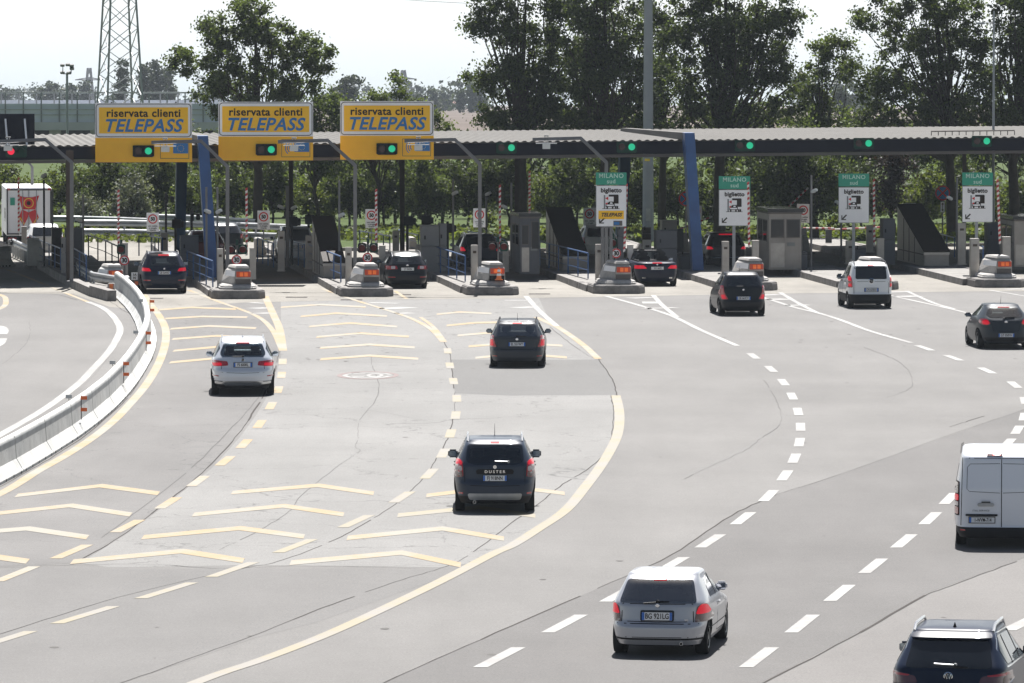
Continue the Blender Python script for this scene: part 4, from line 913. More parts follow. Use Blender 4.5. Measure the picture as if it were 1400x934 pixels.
stair_cover(1264, 1297, 364, 7.0, 2.45, 'slanted dark cover right of the third ticket sign')
stair_cover(770, 803, 370, 6.5, 2.45, 'slanted dark cover joined to the stair booth behind a blue railing')
stair_cover(443, 471, 380, 6.5, 2.30, 'slanted dark cover between the middle and right yellow boards')

# ------------------------------------------------------------------ booths
def booth(x0, x1, yb, yt, dep, label, wins, m='booth_metal'):
    b = P((x0+x1)/2, yb, ZI); w2 = (x1-x0)/2*b.y/FPX; h = px_top(b, yt); t = thing('toll_booth', label, 'booth', b, LANE)
    mb = MB(); mb.box((0, dep/2, h/2-.06), (w2*2, dep, h-.12), m); bd = mb.build('wall', t, bevel=.02)
    mb = MB(); mb.box((0, dep/2, h-.06), (w2*2+.14, dep+.16, .14), 'booth_dark'); mb.box((0, dep/2, h-.17), (w2*2+.08, dep+.1, .07), 'flange_grey'); mb.build('roof', t)
    for (u0, u1, v0, v1) in wins:
        xa, xb_ = -w2+u0*2*w2, -w2+u1*2*w2; fr = MB(); fr.box(((xa+xb_)/2, -.012, (v0+v1)/2*h), (xb_-xa+.08, .03, (v1-v0)*h+.08), 'flange_grey'); f = fr.build('window', t)
        gl = MB(); gl.box(((xa+xb_)/2, -.03, (v0+v1)/2*h), (xb_-xa, .012, (v1-v0)*h), 'window_dark'); gl.build('pane', f)
    for k in (.3, .7):
        for s in (-1, 1):
            fr = MB(); fr.box((s*(w2+.008), dep*k, h*.64), (.03, dep*.32, h*.36), 'flange_grey'); f = fr.build('window', t); gl = MB(); gl.box((s*(w2+.024), dep*k, h*.64), (.012, dep*.28, h*.32), 'window_dark'); gl.build('pane', f)
    mb = MB(); mb.box((-w2*.45, -.012, h*.24), (w2*.95, .02, h*.40), 'steel'); mb.build('door', t); mb = MB(); mb.box((w2*.35, -.02, h*.42), (.34, .02, .16), 'cabinet_light'); mb.build('plaque', t)
    mb = MB()
    for u in (-w2+.04, 0, w2-.04): mb.box((u, -.016, h*.46), (.06, .03, h*.88), m)
    mb.build('corner_post', t)
    return t
booth(1051, 1096, 369, 286, 3.6, 'metal toll booth with two dark windows right of the second ticket sign', [(.06, .44, .54, .82), (.56, .94, .54, .82)])
booth(711, 738, 375, 292, 3.4, 'shaded metal stair booth with an open dark doorway left of a slanted cover', [(.1, .4, .5, .8), (.6, .95, .42, .86)], 'cabinet_grey')
booth(1386, 1440, 365, 296, 3.4, 'plain grey metal cabin cut by the right edge of the picture', [(.55, .9, .5, .8)])

# ------------------------------------------------------------------ cabinets
def cabinet(x0, x1, yb, yt, label, m='cabinet_grey', dep=.9, split=.55, z=ZI, name='equipment_cabinet', cat='cabinet', group='equipment cabinets on the islands'):
    b = P((x0+x1)/2, yb, z); w2 = (x1-x0)/2*b.y/FPX; h = px_top(b, yt); t = thing(name, label, cat, b, LANE, group)
    mb = MB(); mb.box((0, dep/2, h*split/2), (2*w2, dep, h*split), m); mb.build('base', t, bevel=.015)
    mb = MB(); mb.box((0, dep/2, h*(1+split)/2+.008), (2*w2*.98, dep*.98, h*(1-split)-.016), m); mb.box((0, dep/2, h+.01), (2*w2+.04, dep+.04, .03), m); mb.build('cabinet_top', t, bevel=.012)
    mb = MB(); mb.box((-w2*.6, -.012, h*(split+.2)), (.06, .02, .16), 'dark_steel'); mb.build('door_handle', t)
    return t
cabinet(247, 272, 378, 323, 'tall grey cabinet left of the first blue pillar'); cabinet(576, 601, 372, 309, 'wide grey cabinet right of the black estate car', 'cabinet_light'); cabinet(601.5, 611, 372, 307, 'narrow grey cabinet behind the wide cabinet', 'cabinet_light')
cabinet(897, 926, 370, 316, 'dark grey cabinet between the mast and the right blue pillar'); cabinet(1207, 1224, 362, 300, 'dark grey cabinet left of the last stair cover'); cabinet(1350, 1373, 358, 306, 'dark grey cabinet behind the last ticket sign post')
cabinet(89, 114, 372, 313, 'blue grey cabinet behind the brown column at the far left'); cabinet(71, 85, 366, 313, 'black box cabinet left of the brown column', 'dark_steel'); cabinet(905, 926, 350, 302, 'pale metal cabinet behind the dark cabinet', 'booth_metal')
cabinet(1089, 1104, 368, 345, 'low dark block at the foot of the toll booth', 'cabinet_grey', .8, .9, name='concrete_block', cat='block', group=None); cabinet(1169, 1184, 362, 341, 'low dark block left of the minivan cushion', 'cabinet_grey', .8, .9, name='concrete_block', cat='block', group=None)
cabinet(930, 944, 368, 347, 'dark low block left of the foot of the right blue pillar', 'cabinet_grey', .8, .9, name='concrete_block', cat='block', group=None)
cabinet(84, 90, 376, 326, 'narrow concrete post by the black box', 'concrete', .4, .6, name='concrete_post', cat='post', group=None)
cabinet(879, 890, 352, 312, 'slim dark machine behind the steel column at the mast', 'brown_steel', .5, .8); cabinet(845, 853, 372, 311, 'slim grey machine behind the single signal', 'cabinet_grey', .5, .8)
# rear end blocks (the far noses of the islands)
def wedge(x0, x1, yb, yt, label, m='concrete', flip=1):
    b = P((x0+x1)/2, yb, 0); w2 = (x1-x0)/2*b.y/FPX; h = px_top(b, yt); t = thing('wedge_block', label, 'concrete block', b, LANE, 'wedge shaped concrete blocks behind the islands')
    mb = MB(); mb.prism([(-w2, 0), (w2, 0), (flip*w2*.2, h), (-w2 if flip > 0 else w2, h)] if flip > 0 else [(-w2, 0), (w2, 0), (w2, h), (-w2*.2, h)], 'y', 0, 1.6, m); mb.build('block', t, bevel=.03)
    mb = MB(); mb.box((0, .8, .06), (2*w2+.3, 2.0, .12), 'kerb_concrete'); mb.build('plinth', t)
wedge(786, 814, 348, 320, 'pale wedge block behind the long stair cover', flip=1); wedge(931, 945, 352, 319, 'stained pale block left of the right blue pillar', flip=1); wedge(1098, 1109, 348, 323, 'pale wedge block right of the toll booth', flip=1)
wedge(38, 66, 367, 327, 'white block behind the blue railing at the far left', 'concrete_white'); wedge(560, 574, 348, 325, 'pale block behind the black estate car'); wedge(637, 654, 342, 322, 'white block left of the dark car under the trees', 'sign_white')
wedge(350, 366, 352, 326, 'pale block under the second rectangular 50 sign')

# ------------------------------------------------------------------ cctv cameras
def cctv(x, y, xp, ypt, ypb, label, side=1, dark=False):
    b = P(xp, ypb, ZI); ht = px_top(b, ypt); q = Q(x, y, b.y)-b; t = thing('surveillance_camera', label, 'camera', b, 0, 'surveillance cameras on posts')
    mb = MB(); mb.tube((0, 0, 0), (0, 0, ht), .045, 'dark_steel' if dark else 'pole_grey'); mb.box((0, 0, .03), (.22, .22, .06), 'pole_grey'); mb.build('post', t, smooth=True)
    mb = MB(); c = Vector((q.x, q.y-.15, q.z)); mb.box(c, (.15, .42, .14), 'camera_white', rz=R(28*side), rx=R(-14)); cm = mb.build('camera_body', t, bevel=.03)
    mb = MB(); dv = Matrix.Rotation(R(28*side), 3, 'Z') @ Vector((0, -.225, -.055)); mb.tube(c+dv, c+dv*1.03, .05, 'signal_black', n=12); mb.build('camera_lens', cm)
    mb = MB(); mb.path([(0, 0, q.z-.12), (q.x, q.y-.05, q.z-.10), (q.x, q.y-.08, q.z)], .025, 'dark_steel', n=6); mb.build('bracket', t)
for a in [(60.5, 240, 60.5, 246, 366, 'camera on top of a dark post before the white truck', 1, True), (83.5, 288, 72, 260, 360, 'camera on a thin grey post at the right side of the white truck', 1), (284, 289, 282.5, 256, 382, 'camera on the left of the first blue pillar', -1), (299.5, 289, 297.5, 256, 382, 'camera on the right of the first blue pillar', 1),
          (384, 283, 392, 254, 366, 'camera on the left side of the brown post of the third lane', -1), (402, 284, 394, 254, 364, 'camera on the right side of the brown post of the third lane', 1), (467, 294, 464, 247, 378, 'camera left of the bent pole beside the dark stair cover', 1), (622, 264, 619.5, 245, 366, 'camera on a grey post behind the wide grey cabinet', 1),
          (667.5, 265, 665, 270, 350, 'wide camera beside the ring cut 50 sign', 1), (689.5, 283, 699, 250, 366, 'small camera right of the boom above the cone cushion', -1), (1113, 261, 1109, 240, 368, 'camera on the grey post right of the toll booth', 1, False), (1145, 277, 1150, 268, 360, 'small camera at the left edge of the third ticket sign', -1),
          (1298, 271, 1308, 243, 362, 'small camera beside the arrow plate of the no stopping sign', -1), (108, 301, 114, 266, 374, 'dark camera bracket on a grey post right of the brown column', -1)]: cctv(*a)
# signal backs at the far side of the islands
def back_signal(x, yh, ybt, label, w_=.42):
    b = P(x, ybt, ZI); q = Q(x, yh, b.y)-b; t = thing('rear_signal', label, 'traffic light', b, 0, 'dark signal posts seen from behind')
    mb = MB(); mb.tube((0, 0, 0), (0, 0, q.z+.3), .06, 'dark_steel'); mb.build('post', t, smooth=True); mb = MB(); mb.box((.05, 0, q.z), (w_, .2, .42), 'signal_black'); mb.box((.30, .08, q.z-.02), (.18, .25, .30), 'signal_black'); mb.build('housing', t, bevel=.02)
for x, y, yb, l in [(240, 306, 350, 'dark signal back beside the left rear pillar'), (399, 303, 362, 'dark signal back on the brown post of the third lane'), (422, 300, 352, 'dark signal back on top of the dark stair cover'), (557, 302, 350, 'dark signal back right of the brown post behind the black estate car'), (581, 301, 352, 'dark signal back above the wide grey cabinet'),
                  (612, 312, 356, 'dark signal back at the right end of the wide grey cabinet'), (227, 272, 335, 'tall dark post left of the left rear pillar'), (262, 296, 345, 'dark striped post above the tall grey cabinet')]: back_signal(x, y, yb, l, .42 if x not in (227, 262) else .12)
# small black and white marker beside the dark blue car
b = P(184, 399, 0); t = thing('marker_post', 'tiny white marker plate over an orange reflector, left of the dark blue car', 'marker', b); h = px_top(b, 373)
mb = MB(); mb.tube((0, .02, 0), (0, .02, h), .02, 'pole_grey'); mb.build('post', t); mb = MB(); mb.box((0, 0, h-.14), (.26, .02, .30), 'sign_white'); pl = mb.build('plate', t); text('lettering', '1A', .13, 'sign_black', pl, (0, -.013, h-.08), bold=.004); text('lettering', 'N', .13, 'sign_black', pl, (0, -.013, h-.21), bold=.004)
mb = MB(); mb.box((.08, -.02, h-.42), (.14, .02, .14), 'orange_reflector'); mb.build('reflector', t)
# ================================================================== VEHICLES
def lerp(tab, z):
    if z <= tab[0][0]: return tab[0][1]
    for (a, va), (b, vb) in zip(tab, tab[1:]):
        if z <= b:
            t = (z-a)/(b-a); return va+(vb-va)*t
    return tab[-1][1]
def smooth_tab(tab, z, h):
    return sum(lerp(tab, z+d*h)*w_ for d, w_ in ((-1, .15), (-.5, .2), (0, .3), (.5, .2), (1, .15)))
def rpoly(pts, r=0.04, n=4):
    """rounded corners"""
    o = []; N = len(pts)
    for i in range(N):
        a, b, c = Vector(pts[i-1]), Vector(pts[i]), Vector(pts[(i+1) % N]); u = (a-b); v = (c-b); k = min(r, u.length*.4, v.length*.4)
        p, q = b+u.normalized()*k, b+v.normalized()*k
        for j in range(n+1):
            t = j/n; o.append((p*(1-t)+b*t)*(1-t)+(b*(1-t)+q*t)*t)
    return o
def densify(p, s):
    o = []
    for i in range(len(p)):
        a, b = p[i], p[(i+1) % len(p)]; n = max(1, int((b-a).length/s))
        for k in range(n): o.append(a+(b-a)*(k/n))
    return o
class Car:
    def __init__(s, name, label, loc, heading, sp, group='cars on the road', cat='car'):
        s.sp = sp; s.t = thing(name, label, cat, loc, heading, group)
        L, W, H = sp['L'], sp['W'], sp['H']; s.yr0 = -sp['over']; hw = W/2; s.hw = hw
        rear, frontp, wid = sp['rear'], sp['front'], sp['width']
        zs = []; z = sp['zb']; top = H-.05
        while z < top-1e-6: zs.append(z); z += .028
        zs.append(top)
        N = 112; secs = []
        def outline(z, ins=0.0):
            yr = s.yr0+smooth_tab(rear, z, .04)+ins; yf = s.yr0+L-smooth_tab(frontp, z, .05)-ins; w2 = hw*smooth_tab(wid, z, .05)-ins*.8
            e = lerp(sp['exp'], z); o = []; cy, hy = (yr+yf)/2, (yf-yr)/2
            for i in range(N):
                a = 2*math.pi*(i+.5)/N; c, d = math.cos(a), math.sin(a)
                x = w2*math.copysign(abs(c)**(2/e), c); y = hy*math.copysign(abs(d)**(2/e), d)
                o.append((x, cy+y))
            return o
        for z in zs: secs.append([(x, y, z) for x, y in outline(z)])
        for dz, ins in ((-.035, .012), (-.022, .035), (-.012, .08), (-.004, .18), (0.004, .32)):
            secs.append([(x, y, H+dz) for x, y in outline(top, ins)])
        vs = [v for q in secs for v in q]; fs = []
        for k in range(len(secs)-1):
            for i in range(N): fs.append((k*N+i, k*N+(i+1) % N, (k+1)*N+(i+1) % N, (k+1)*N+i))
        fs.append(tuple(range(N-1, -1, -1)))
        # crown of the roof
        c = [sum(v[0] for v in secs[-1])/N, sum(v[1] for v in secs[-1])/N]; fs.append(tuple(range((len(secs)-1)*N, len(secs)*N)))
        me = bpy.data.meshes.new('body'); me.from_pydata(vs, [], fs)
        for m in (sp['paint'], 'interior', 'black_plastic'): me.materials.append(M[m])
        bm = bmesh.new(); bm.from_mesh(me); bmesh.ops.recalc_face_normals(bm, faces=bm.faces); s.bvh = BVHTree.FromBMesh(bm)
        zc = sp.get('cladding', 0)
        for f in bm.faces:
            if f.calc_center_median().z < zc: f.material_index = 2
        bm.to_mesh(me); bm.free()
        body = bpy.data.objects.new('body', me); COL.objects.link(body)
        cut = []
        def cutter(mb):
            o = mb.build('cut'); me_ = o.data; me_.materials.clear(); me_.materials.append(M[sp['paint']]); me_.materials.append(M['interior']); me_.polygons.foreach_set('material_index', [1]*len(me_.polygons)); cut.append(o)
        s.wb = sp['wb']; s.wr = sp['wr']
        for y in (0, s.wb):
            for sg in (-1, 1):
                mb = MB(); mb.tube((sg*(hw-.30), y, s.wr), (sg*(hw+.3), y, s.wr), s.wr+.055, 'interior', n=28); cutter(mb)
        if sp.get('tunnel'):
            mb = MB(); poly = rpoly([Vector(p) for p in sp['tunnel']], .05); mb.prism([(p.x, p.y) for p in poly], 'y', s.yr0-1, s.yr0+L+1, 'interior'); cutter(mb)
        for o in cut:
            md = body.modifiers.new('b', 'BOOLEAN'); md.operation = 'DIFFERENCE'; md.solver = 'EXACT'; md.object = o
        dg = bpy.context.evaluated_depsgraph_get(); dg.update()
        me2 = bpy.data.meshes.new_from_object(body.evaluated_get(dg)); me2.name = 'body'
        for o in cut: bpy.data.objects.remove(o)
        body.modifiers.clear(); body.data = me2; body.parent = s.t
        me2.shade_smooth(); me2.set_sharp_from_angle(angle=R(38)); s.body = body
        # wheels
        tw = sp.get('tw', .215)
        for y in (0, s.wb):
            for sg in (-1, 1):
                xo = sg*(hw-.035); xi = sg*(hw-.035-tw); mb = MB(); n = 36; prof = [(xi, s.wr*.62), (xi, s.wr*.94), (xi+sg*.03, s.wr), (xo-sg*.03, s.wr), (xo, s.wr*.94), (xo, s.wr*.66), (xo-sg*.02, s.wr*.64)]
                vs = [(x, r*math.cos(2*math.pi*i/n), r*math.sin(2*math.pi*i/n)) for x, r in prof for i in range(n)]
                mb.add(vs, [(k*n+i, k*n+(i+1) % n, (k+1)*n+(i+1) % n, (k+1)*n+i) for k in range(len(prof)-1) for i in range(n)]+[tuple(range(n))], 'tyre')
                w_ = mb.build('wheel', s.t, smooth=True, ang=50, loc=(0, y, s.wr))
                mb = MB(); mb.tube((xo-sg*.05, 0, 0), (xo-sg*.045, 0, 0), s.wr*.64, 'dark_rim', n=28)
                for k in range(5):
                    a = 2*math.pi*k/5+.3; c, d = math.cos(a), math.sin(a); u = Vector((0, c, d)); v = Vector((0, -d, c)); X = Vector((xo-sg*.02, 0, 0)); X2 = Vector((xo-sg*.03, 0, 0))
                    mb.add([X+u*.03+v*.045, X+u*.03-v*.045, X2+u*s.wr*.62-v*.03, X2+u*s.wr*.62+v*.03], [(0, 1, 2, 3)], 'rim')
                n2 = 28; vs = [(xo-sg*dx, r*math.cos(2*math.pi*i/n2), r*math.sin(2*math.pi*i/n2)) for dx, r in ((.004, s.wr*.66), (.012, s.wr*.60)) for i in range(n2)]
                mb.add(vs, [(i, (i+1) % n2, n2+(i+1) % n2, n2+i) for i in range(n2)], 'rim'); mb.tube((xo-sg*.03, 0, 0), (xo-sg*.01, 0, 0), .05, 'rim', n=12); mb.build('rim', w_)
    # a panel that follows the body: poly in (x,z) seen from behind, (y,z) from a side, (x,y) from above
    def panel(s, name, poly, m, side='rear', t=.006, r=.03, parent=None, grid=.05, depth=.014):
        p = densify(rpoly([Vector(q) for q in poly], r), grid); n = len(p); pts = list(p)
        x0, x1 = min(q.x for q in p), max(q.x for q in p); z0, z1 = min(q.y for q in p), max(q.y for q in p)
        nx, nz = int((x1-x0)/grid), int((z1-z0)/grid)
        for i in range(1, nx+1):
            for j in range(1, nz+1): pts.append(Vector((x0+(x1-x0)*i/(nx+1)+.0007*((i*7+j*3) % 5), z0+(z1-z0)*j/(nz+1)+.0005*((i*5+j) % 7))))
        r_ = delaunay_2d_cdt(pts, [], [list(range(n))], 1, 1e-4)
        P_, F_ = r_[0], [f for f in r_[2] if len(f) == 3]
        vs = []; inw = []
        for v in P_:
            if side == 'rear': o, d = Vector((v.x, -9, v.y)), Vector((0, 1, 0))
            elif side == 'front': o, d = Vector((v.x, 12, v.y)), Vector((0, -1, 0))
            elif side == 'left': o, d = Vector((-6, v.x, v.y)), Vector((1, 0, 0))
            elif side == 'right': o, d = Vector((6, v.x, v.y)), Vector((-1, 0, 0))
            else: o, d = Vector((v.x, v.y, 6)), Vector((0, 0, -1))
            h = s.bvh.ray_cast(o, d)
            if h[0] is None or abs(h[1].dot(d)) < .12: 
                q = (h[0] if h[0] is not None else o+d*9); hn = s.bvh.find_nearest(q if h[0] is None else h[0]); loc, nn = hn[0], hn[1]
            else: loc, nn = h[0], h[1]
            if nn.dot(d) > 0: nn = -nn
            vs.append(loc+nn*t); inw.append(loc-nn*.004)
        N = len(vs)
        fs = [tuple(f) for f in F_]
        from collections import Counter
        ec = Counter()
        for f in fs:
            for a, b in ((f[0], f[1]), (f[1], f[2]), (f[2], f[0])): ec[(min(a, b), max(a, b))] += 1
        vv = vs+inw
        for (a, b), c in ec.items():
            if c == 1: fs.append((a, b, b+N, a+N))
        used = sorted({i for f in fs for i in f}); mp_ = {i: k for k, i in enumerate(used)}
        mb = MB(); mb.add([vv[i] for i in used], [tuple(mp_[i] for i in f) for f in fs], m); return mb.build(name, parent or s.t, smooth=True, ang=50)
    def mirror_pair(s, name, poly, m, side='rear', **k):
        a = s.panel(name, poly, m, side, **k); b = s.panel(name, [(-x, z) for x, z in poly][::-1], m, side, **k); return a, b
    def seam(s, pts, w_=.012, side='rear', m='seam', parent=None):
        poly = []; P_ = [Vector(p) for p in pts]
        L_, R_ = [], []
        for i, p in enumerate(P_):
            d = (P_[min(i+1, len(P_)-1)]-P_[max(i-1, 0)]).normalized(); n = Vector((-d.y, d.x))*w_/2; L_.append(p+n); R_.append(p-n)
        return s.panel('seam', [(q.x, q.y) for q in L_+R_[::-1]], m, side, t=.003, r=.001, grid=.12, parent=parent or s.body)
    def ray_rear(s, x, z):
        h = s.bvh.ray_cast(Vector((x, -9, z)), Vector((0, 1, 0))); return h[0] if h[0] else Vector((x, s.yr0, z))
    def plate(s, z, txt, kind='it', x=0.0, w_=.52, h=.12, tilt=0.0):
        y = min(s.ray_rear(x-w_/2, z).y, s.ray_rear(x+w_/2, z).y, s.ray_rear(x, z+h/2).y, s.ray_rear(x, z-h/2).y)-.014
        mb = MB(); mb.box((x, y+.004, z), (w_+.03, .012, h+.03), 'black_plastic'); mb.box((x, y-.004, z), (w_, .006, h), 'plate_white'); p = mb.build('number_plate', s.t)
        for sx in {'it': (-1, 1), 'be': (-1,), 'none': ()}[kind]: mb = MB(); mb.box((x+sx*(w_/2-.022), y-.0085, z), (.044, .003, h-.004), 'plate_blue'); mb.build('blue_band', p)
        text('characters', txt, h*.96, 'sign_black', p, (x+(0 if kind == 'it' else .02), y-.009, z-.002), bold=.0022, sx=.74 if kind == 'it' else .66, ext=.001)
        return p
    def mirrors(s, y, z, m, w_=.20, h=.15):
        for sg in (-1, 1):
            mb = MB(); h0 = s.bvh.ray_cast(Vector((sg*4, y, z)), Vector((-sg, 0, 0)))[0]; X = h0.x if h0 else sg*s.hw
            mb.box((X+sg*.11, y, z+.05), (w_, .12, h), m, rz=-sg*R(8)); o = mb.build('door_mirror', s.t, bevel=.04, smooth=True)
            mb = MB(); mb.box((X+sg*.115, y-.075, z+.05), (w_*.78, .01, h*.72), 'chrome', rz=-sg*R(8)); mb.build('mirror_glass', o, bevel=.003)
            mb = MB(); mb.box((X+sg*.02, y+.02, z-.0), (.10, .06, .05), 'black_plastic'); mb.build('mirror_arm', o, bevel=.01)
    def side_glass(s, polyline, m='glass_dark'):
        for sd in ('left', 'right'): s.panel('side_window', polyline, m, sd, t=.006, r=.05, grid=.09)
    def pillars(s, ys, z0, z1):
        for sd in ('left', 'right'):
            for y in ys: s.panel('door_pillar', [(y-.03, z0), (y+.03, z0), (y+.02, z1), (y-.04, z1)], 'black_plastic', sd, t=.010, r=.005, grid=.15)
    def seats(s, z0, H, ys=(1.65, .75)):
        for y in ys:
            front_row = y > 1.2
            for x in ((-.36, .36) if front_row else (-.38, .38)):
                mb = MB(); top = H-.50 if front_row else z0+.0
                if top > z0+.03: mb.box((x, y, (z0-.05+top)/2), (.44, .12, top-z0+.10), 'seat_fabric')
                mb.box((x, y, top+.13), (.25, .09, .16), 'seat_fabric'); mb.box((x, y, top+.03), (.10, .03, .08), 'seat_fabric'); mb.build('seat', s.t, bevel=.03)
    def wiper(s, x0, x1, z, dz=.0, m='black_plastic'):
        a, b = s.ray_rear(x0, z), s.ray_rear(x1, z+dz); mb = MB(); mb.path([a+Vector((0, -.03, 0)), b+Vector((0, -.035, 0))], .011, m, n=5); mb.tube(a+Vector((0, .0, 0)), a+Vector((0, -.05, 0)), .028, m, n=10); mb.build('wiper', s.t)
    def badge(s, z, r, m='chrome', letters=None, ring=True, x=0.0):
        y = s.ray_rear(x, z).y; mb = MB(); n = 24
        if ring:
            vs = []
            for i in range(n+1):
                a = 2*math.pi*i/n
                for k, yy in ((1, -.012), (.82, -.018), (.76, -.008)): vs.append((x+r*k*math.cos(a), y+yy, z+r*k*math.sin(a)))
            mb.add(vs, [(3*i+j, 3*i+3+j, 3*i+4+j, 3*i+1+j) for i in range(n) for j in (0, 1)], m)
        mb.tube((x, y-.003, z), (x, y-.009, z), r*.8, 'black_plastic' if letters else m, n=20); o = mb.build('badge', s.t)
        if letters:
            k = MB()
            for seg in letters: k.path([(x+q[0]*r, y-.014, z+q[1]*r) for q in seg], r*.075, m, n=4)
            k.build('emblem', o)
    def rails(s, x, y0, y1, H, m='bright_trim', h=.06, r=.018):
        for sg in (-1, 1):
            pts = []
            for k in range(9):
                t = k/8; y = y0+(y1-y0)*t; hz = s.bvh.ray_cast(Vector((sg*x, y, 5)), Vector((0, 0, -1)))[0]; z = hz.z if hz else H-.05
                pts.append((sg*x, y, z+h*min(1, math.sin(math.pi*t)*4)+.0))
            mb = MB(); mb.path(pts, r, m, n=8); mb.build('roof_rail', s.t, smooth=True)
    def antenna(s, y, H, fin=False, L_=.35, x=0.0, m='black_plastic'):
        hz = s.bvh.ray_cast(Vector((x, y, 5)), Vector((0, 0, -1)))[0]; z = hz.z if hz else H; mb = MB()
        if fin: mb.add([(x-.03, y-.08, z-.01), (x+.03, y-.08, z-.01), (x, y+.09, z-.01), (x, y-.09, z+.075), (x, y-.05, z+.075)], [(0, 1, 3), (1, 2, 4, 3), (2, 0, 3, 4), (0, 2, 1)], m)
        else: mb.path([(x, y, z-.01), (x, y-L_*.5, z+L_)], [.008, .003], m, n=5)
        mb.build('antenna', s.t)
    def exhaust(s, x, z, r=.035, y=.02):
        mb = MB(); mb.tube((x, s.yr0+y, z), (x, s.yr0+.3, z), r, 'bright_trim', n=12); mb.tube((x, s.yr0+y-.002, z), (x, s.yr0+y+.002, z), r*.8, 'interior', n=12); mb.build('exhaust_pipe', s.t)
    def under(s, z0=.17):
        mb = MB(); mb.box((0, s.wb*.45, z0+.06), (s.hw*1.35, s.wb*1.15, .14), 'black_plastic'); mb.build('underbody', s.t)
    def handles(s, ys, z, m):
        for sg in (-1, 1):
            for y in ys:
                h = s.bvh.ray_cast(Vector((sg*4, y, z)), Vector((-sg, 0, 0)))[0]
                if h: mb = MB(); mb.box((h.x+sg*.018, y, z), (.03, .20, .035), m); mb.build('door_handle', s.t, bevel=.01)

HATCH_W = [(.20, .90), (.32, .97), (.5, 1.0), (.75, 1.0)]
def spec(L, W, H, over, wb, wr, paint, belt=.95, roofw=.72, rear=None, beltw=.955, exp=None, hood=.80, **k):
    d = dict(L=L, W=W, H=H, over=over, wb=wb, wr=wr, paint=paint, zb=.21)
    d['width'] = [(.20, .90), (.32, .965), (.5, .995), (.75, 1.0), (belt, beltw), (H-.10, roofw), (H, roofw-.03)]
    d['rear'] = rear; d['front'] = k.pop('front', None) or [(.2, .12), (.4, .0), (.6, .03), (.70, .12), (hood, .55), (belt-.05, 1.15), (belt+.04, 1.25), (H-.09, 2.05), (H, 2.25)]
    d['exp'] = exp or [(.2, 5.0), (.7, 5.5), (belt, 6.0), (H, 6.0)]
    d.update(k); return d
def place(x, y): return P(x, y)

car_paint('paint_silver', (0.56, 0.57, 0.61), 0.35, 0.34); car_paint('paint_slate', (0.050, 0.068, 0.105), 0.5, 0.3); car_paint('paint_white_silver', (0.86, 0.89, 0.95), 0.3, 0.3)
car_paint('paint_grey', (0.075, 0.082, 0.095), 0.5, 0.32); car_paint('paint_black', (0.010, 0.012, 0.018), 0.1, 0.25); car_paint('paint_navy', (0.012, 0.018, 0.045), 0.3, 0.25); car_paint('paint_white', (1.05, 1.06, 1.06), 0.0, 0.3)
car_paint('paint_teal_grey', (0.045, 0.055, 0.068), 0.45, 0.3); car_paint('paint_red', (0.22, 0.01, 0.015), 0.1, 0.3); car_paint('paint_deep_blue', (0.010, 0.020, 0.050), 0.3, 0.22)
car_paint('paint_van', (0.95, 0.98, 1.05), 0.0, 0.35)

# ---- silver three door hatchback in the foreground
c = Car('hatchback_car', 'silver three door hatchback nearest the bottom, seen from behind right', P(905, 893), R(-8.5),
    spec(4.18, 1.695, 1.395, .76, 2.62, .295, 'paint_silver', belt=.93, roofw=.735, rear=[(.21, .08), (.30, .0), (.55, .0), (.575, .07), (.90, .13), (1.26, .50), (1.31, .62), (1.4, .95)], tunnel=[(-.63, .945), (.63, .945), (.525, 1.265), (-.525, 1.265)]))
c.panel('rear_window', [(-.665, .915), (.665, .915), (.56, 1.285), (-.56, 1.285)], 'glass_sheen', t=.007, r=.06)
for sg, nm in ((1, 0), (-1, 1)):
    f = lambda q: [(sg*a, b) for a, b in (q if sg > 0 else q[::-1])]
    tl = c.panel('tail_light', f([(.63, .595), (.845, .595), (.84, .72), (.80, .89), (.74, .915), (.67, .86)]), 'tail_dark', t=.012, r=.04)
    c.panel('light_lens', f([(.645, .735), (.84, .735), (.80, .88), (.74, .90), (.685, .85)]), 'tail_lit', t=.017, r=.035, parent=tl)
c.seam([(-.62, .60), (-.60, .90)]); c.seam([(.62, .60), (.60, .90)]); c.seam([(-.60, .905), (0, .90), (.60, .905)]); c.seam([(-.84, .572), (0, .572), (.84, .572)], .014); c.seam([(-.80, .345), (0, .345), (.80, .345)], .010); c.seam([(-.62, .61), (0, .60), (.62, .61)])
c.panel('bumper_trim', [(-.80, .30), (.80, .30), (.80, .33), (-.80, .33)], 'black_plastic', r=.01)
c.panel('plate_recess', [(-.29, .615), (.29, .615), (.29, .80), (-.29, .80)], 'paint_grey', t=.004, r=.03); c.plate(.70, 'BG 921LG', h=.135)
bl = c.panel('brake_light', [(-.11, 1.268), (.11, 1.268), (.11, 1.30), (-.11, 1.30)], 'tail_lit', t=.02, r=.008)
c.wiper(.0, -.24, .935, -.02); c.wiper(0, .20, .945, .0); c.badge(.875, .038, 'chrome')
text('model_lettering', 'VTi', .045, 'chrome', c.t, (.50, c.ray_rear(.5, .635).y-.012, .635), bold=.001)
c.side_glass([(.30, .96), (2.35, .93), (1.75, 1.27), (.85, 1.31), (.42, 1.12)]); c.pillars([1.05], .95, 1.30)
for sd in ('left', 'right'):
    c.seam([(1.0, .95), (.98, .60), (1.05, .32), (2.2, .30), (2.28, .60), (2.3, .92)], .012, sd); c.seam([(-.2, .46), (2.5, .44)], .015, sd)
c.handles([1.18], .80, 'paint_silver'); c.mirrors(2.12, .93, 'paint_silver'); c.seats(.92, 1.39); c.exhaust(.42, .24, .03); c.under(); c.antenna(1.9, 1.39, L_=.0001)
c.panel('windscreen', [(-.62, .95), (.62, .95), (.52, 1.26), (-.52, 1.26)], 'glass', 'front', t=.006)

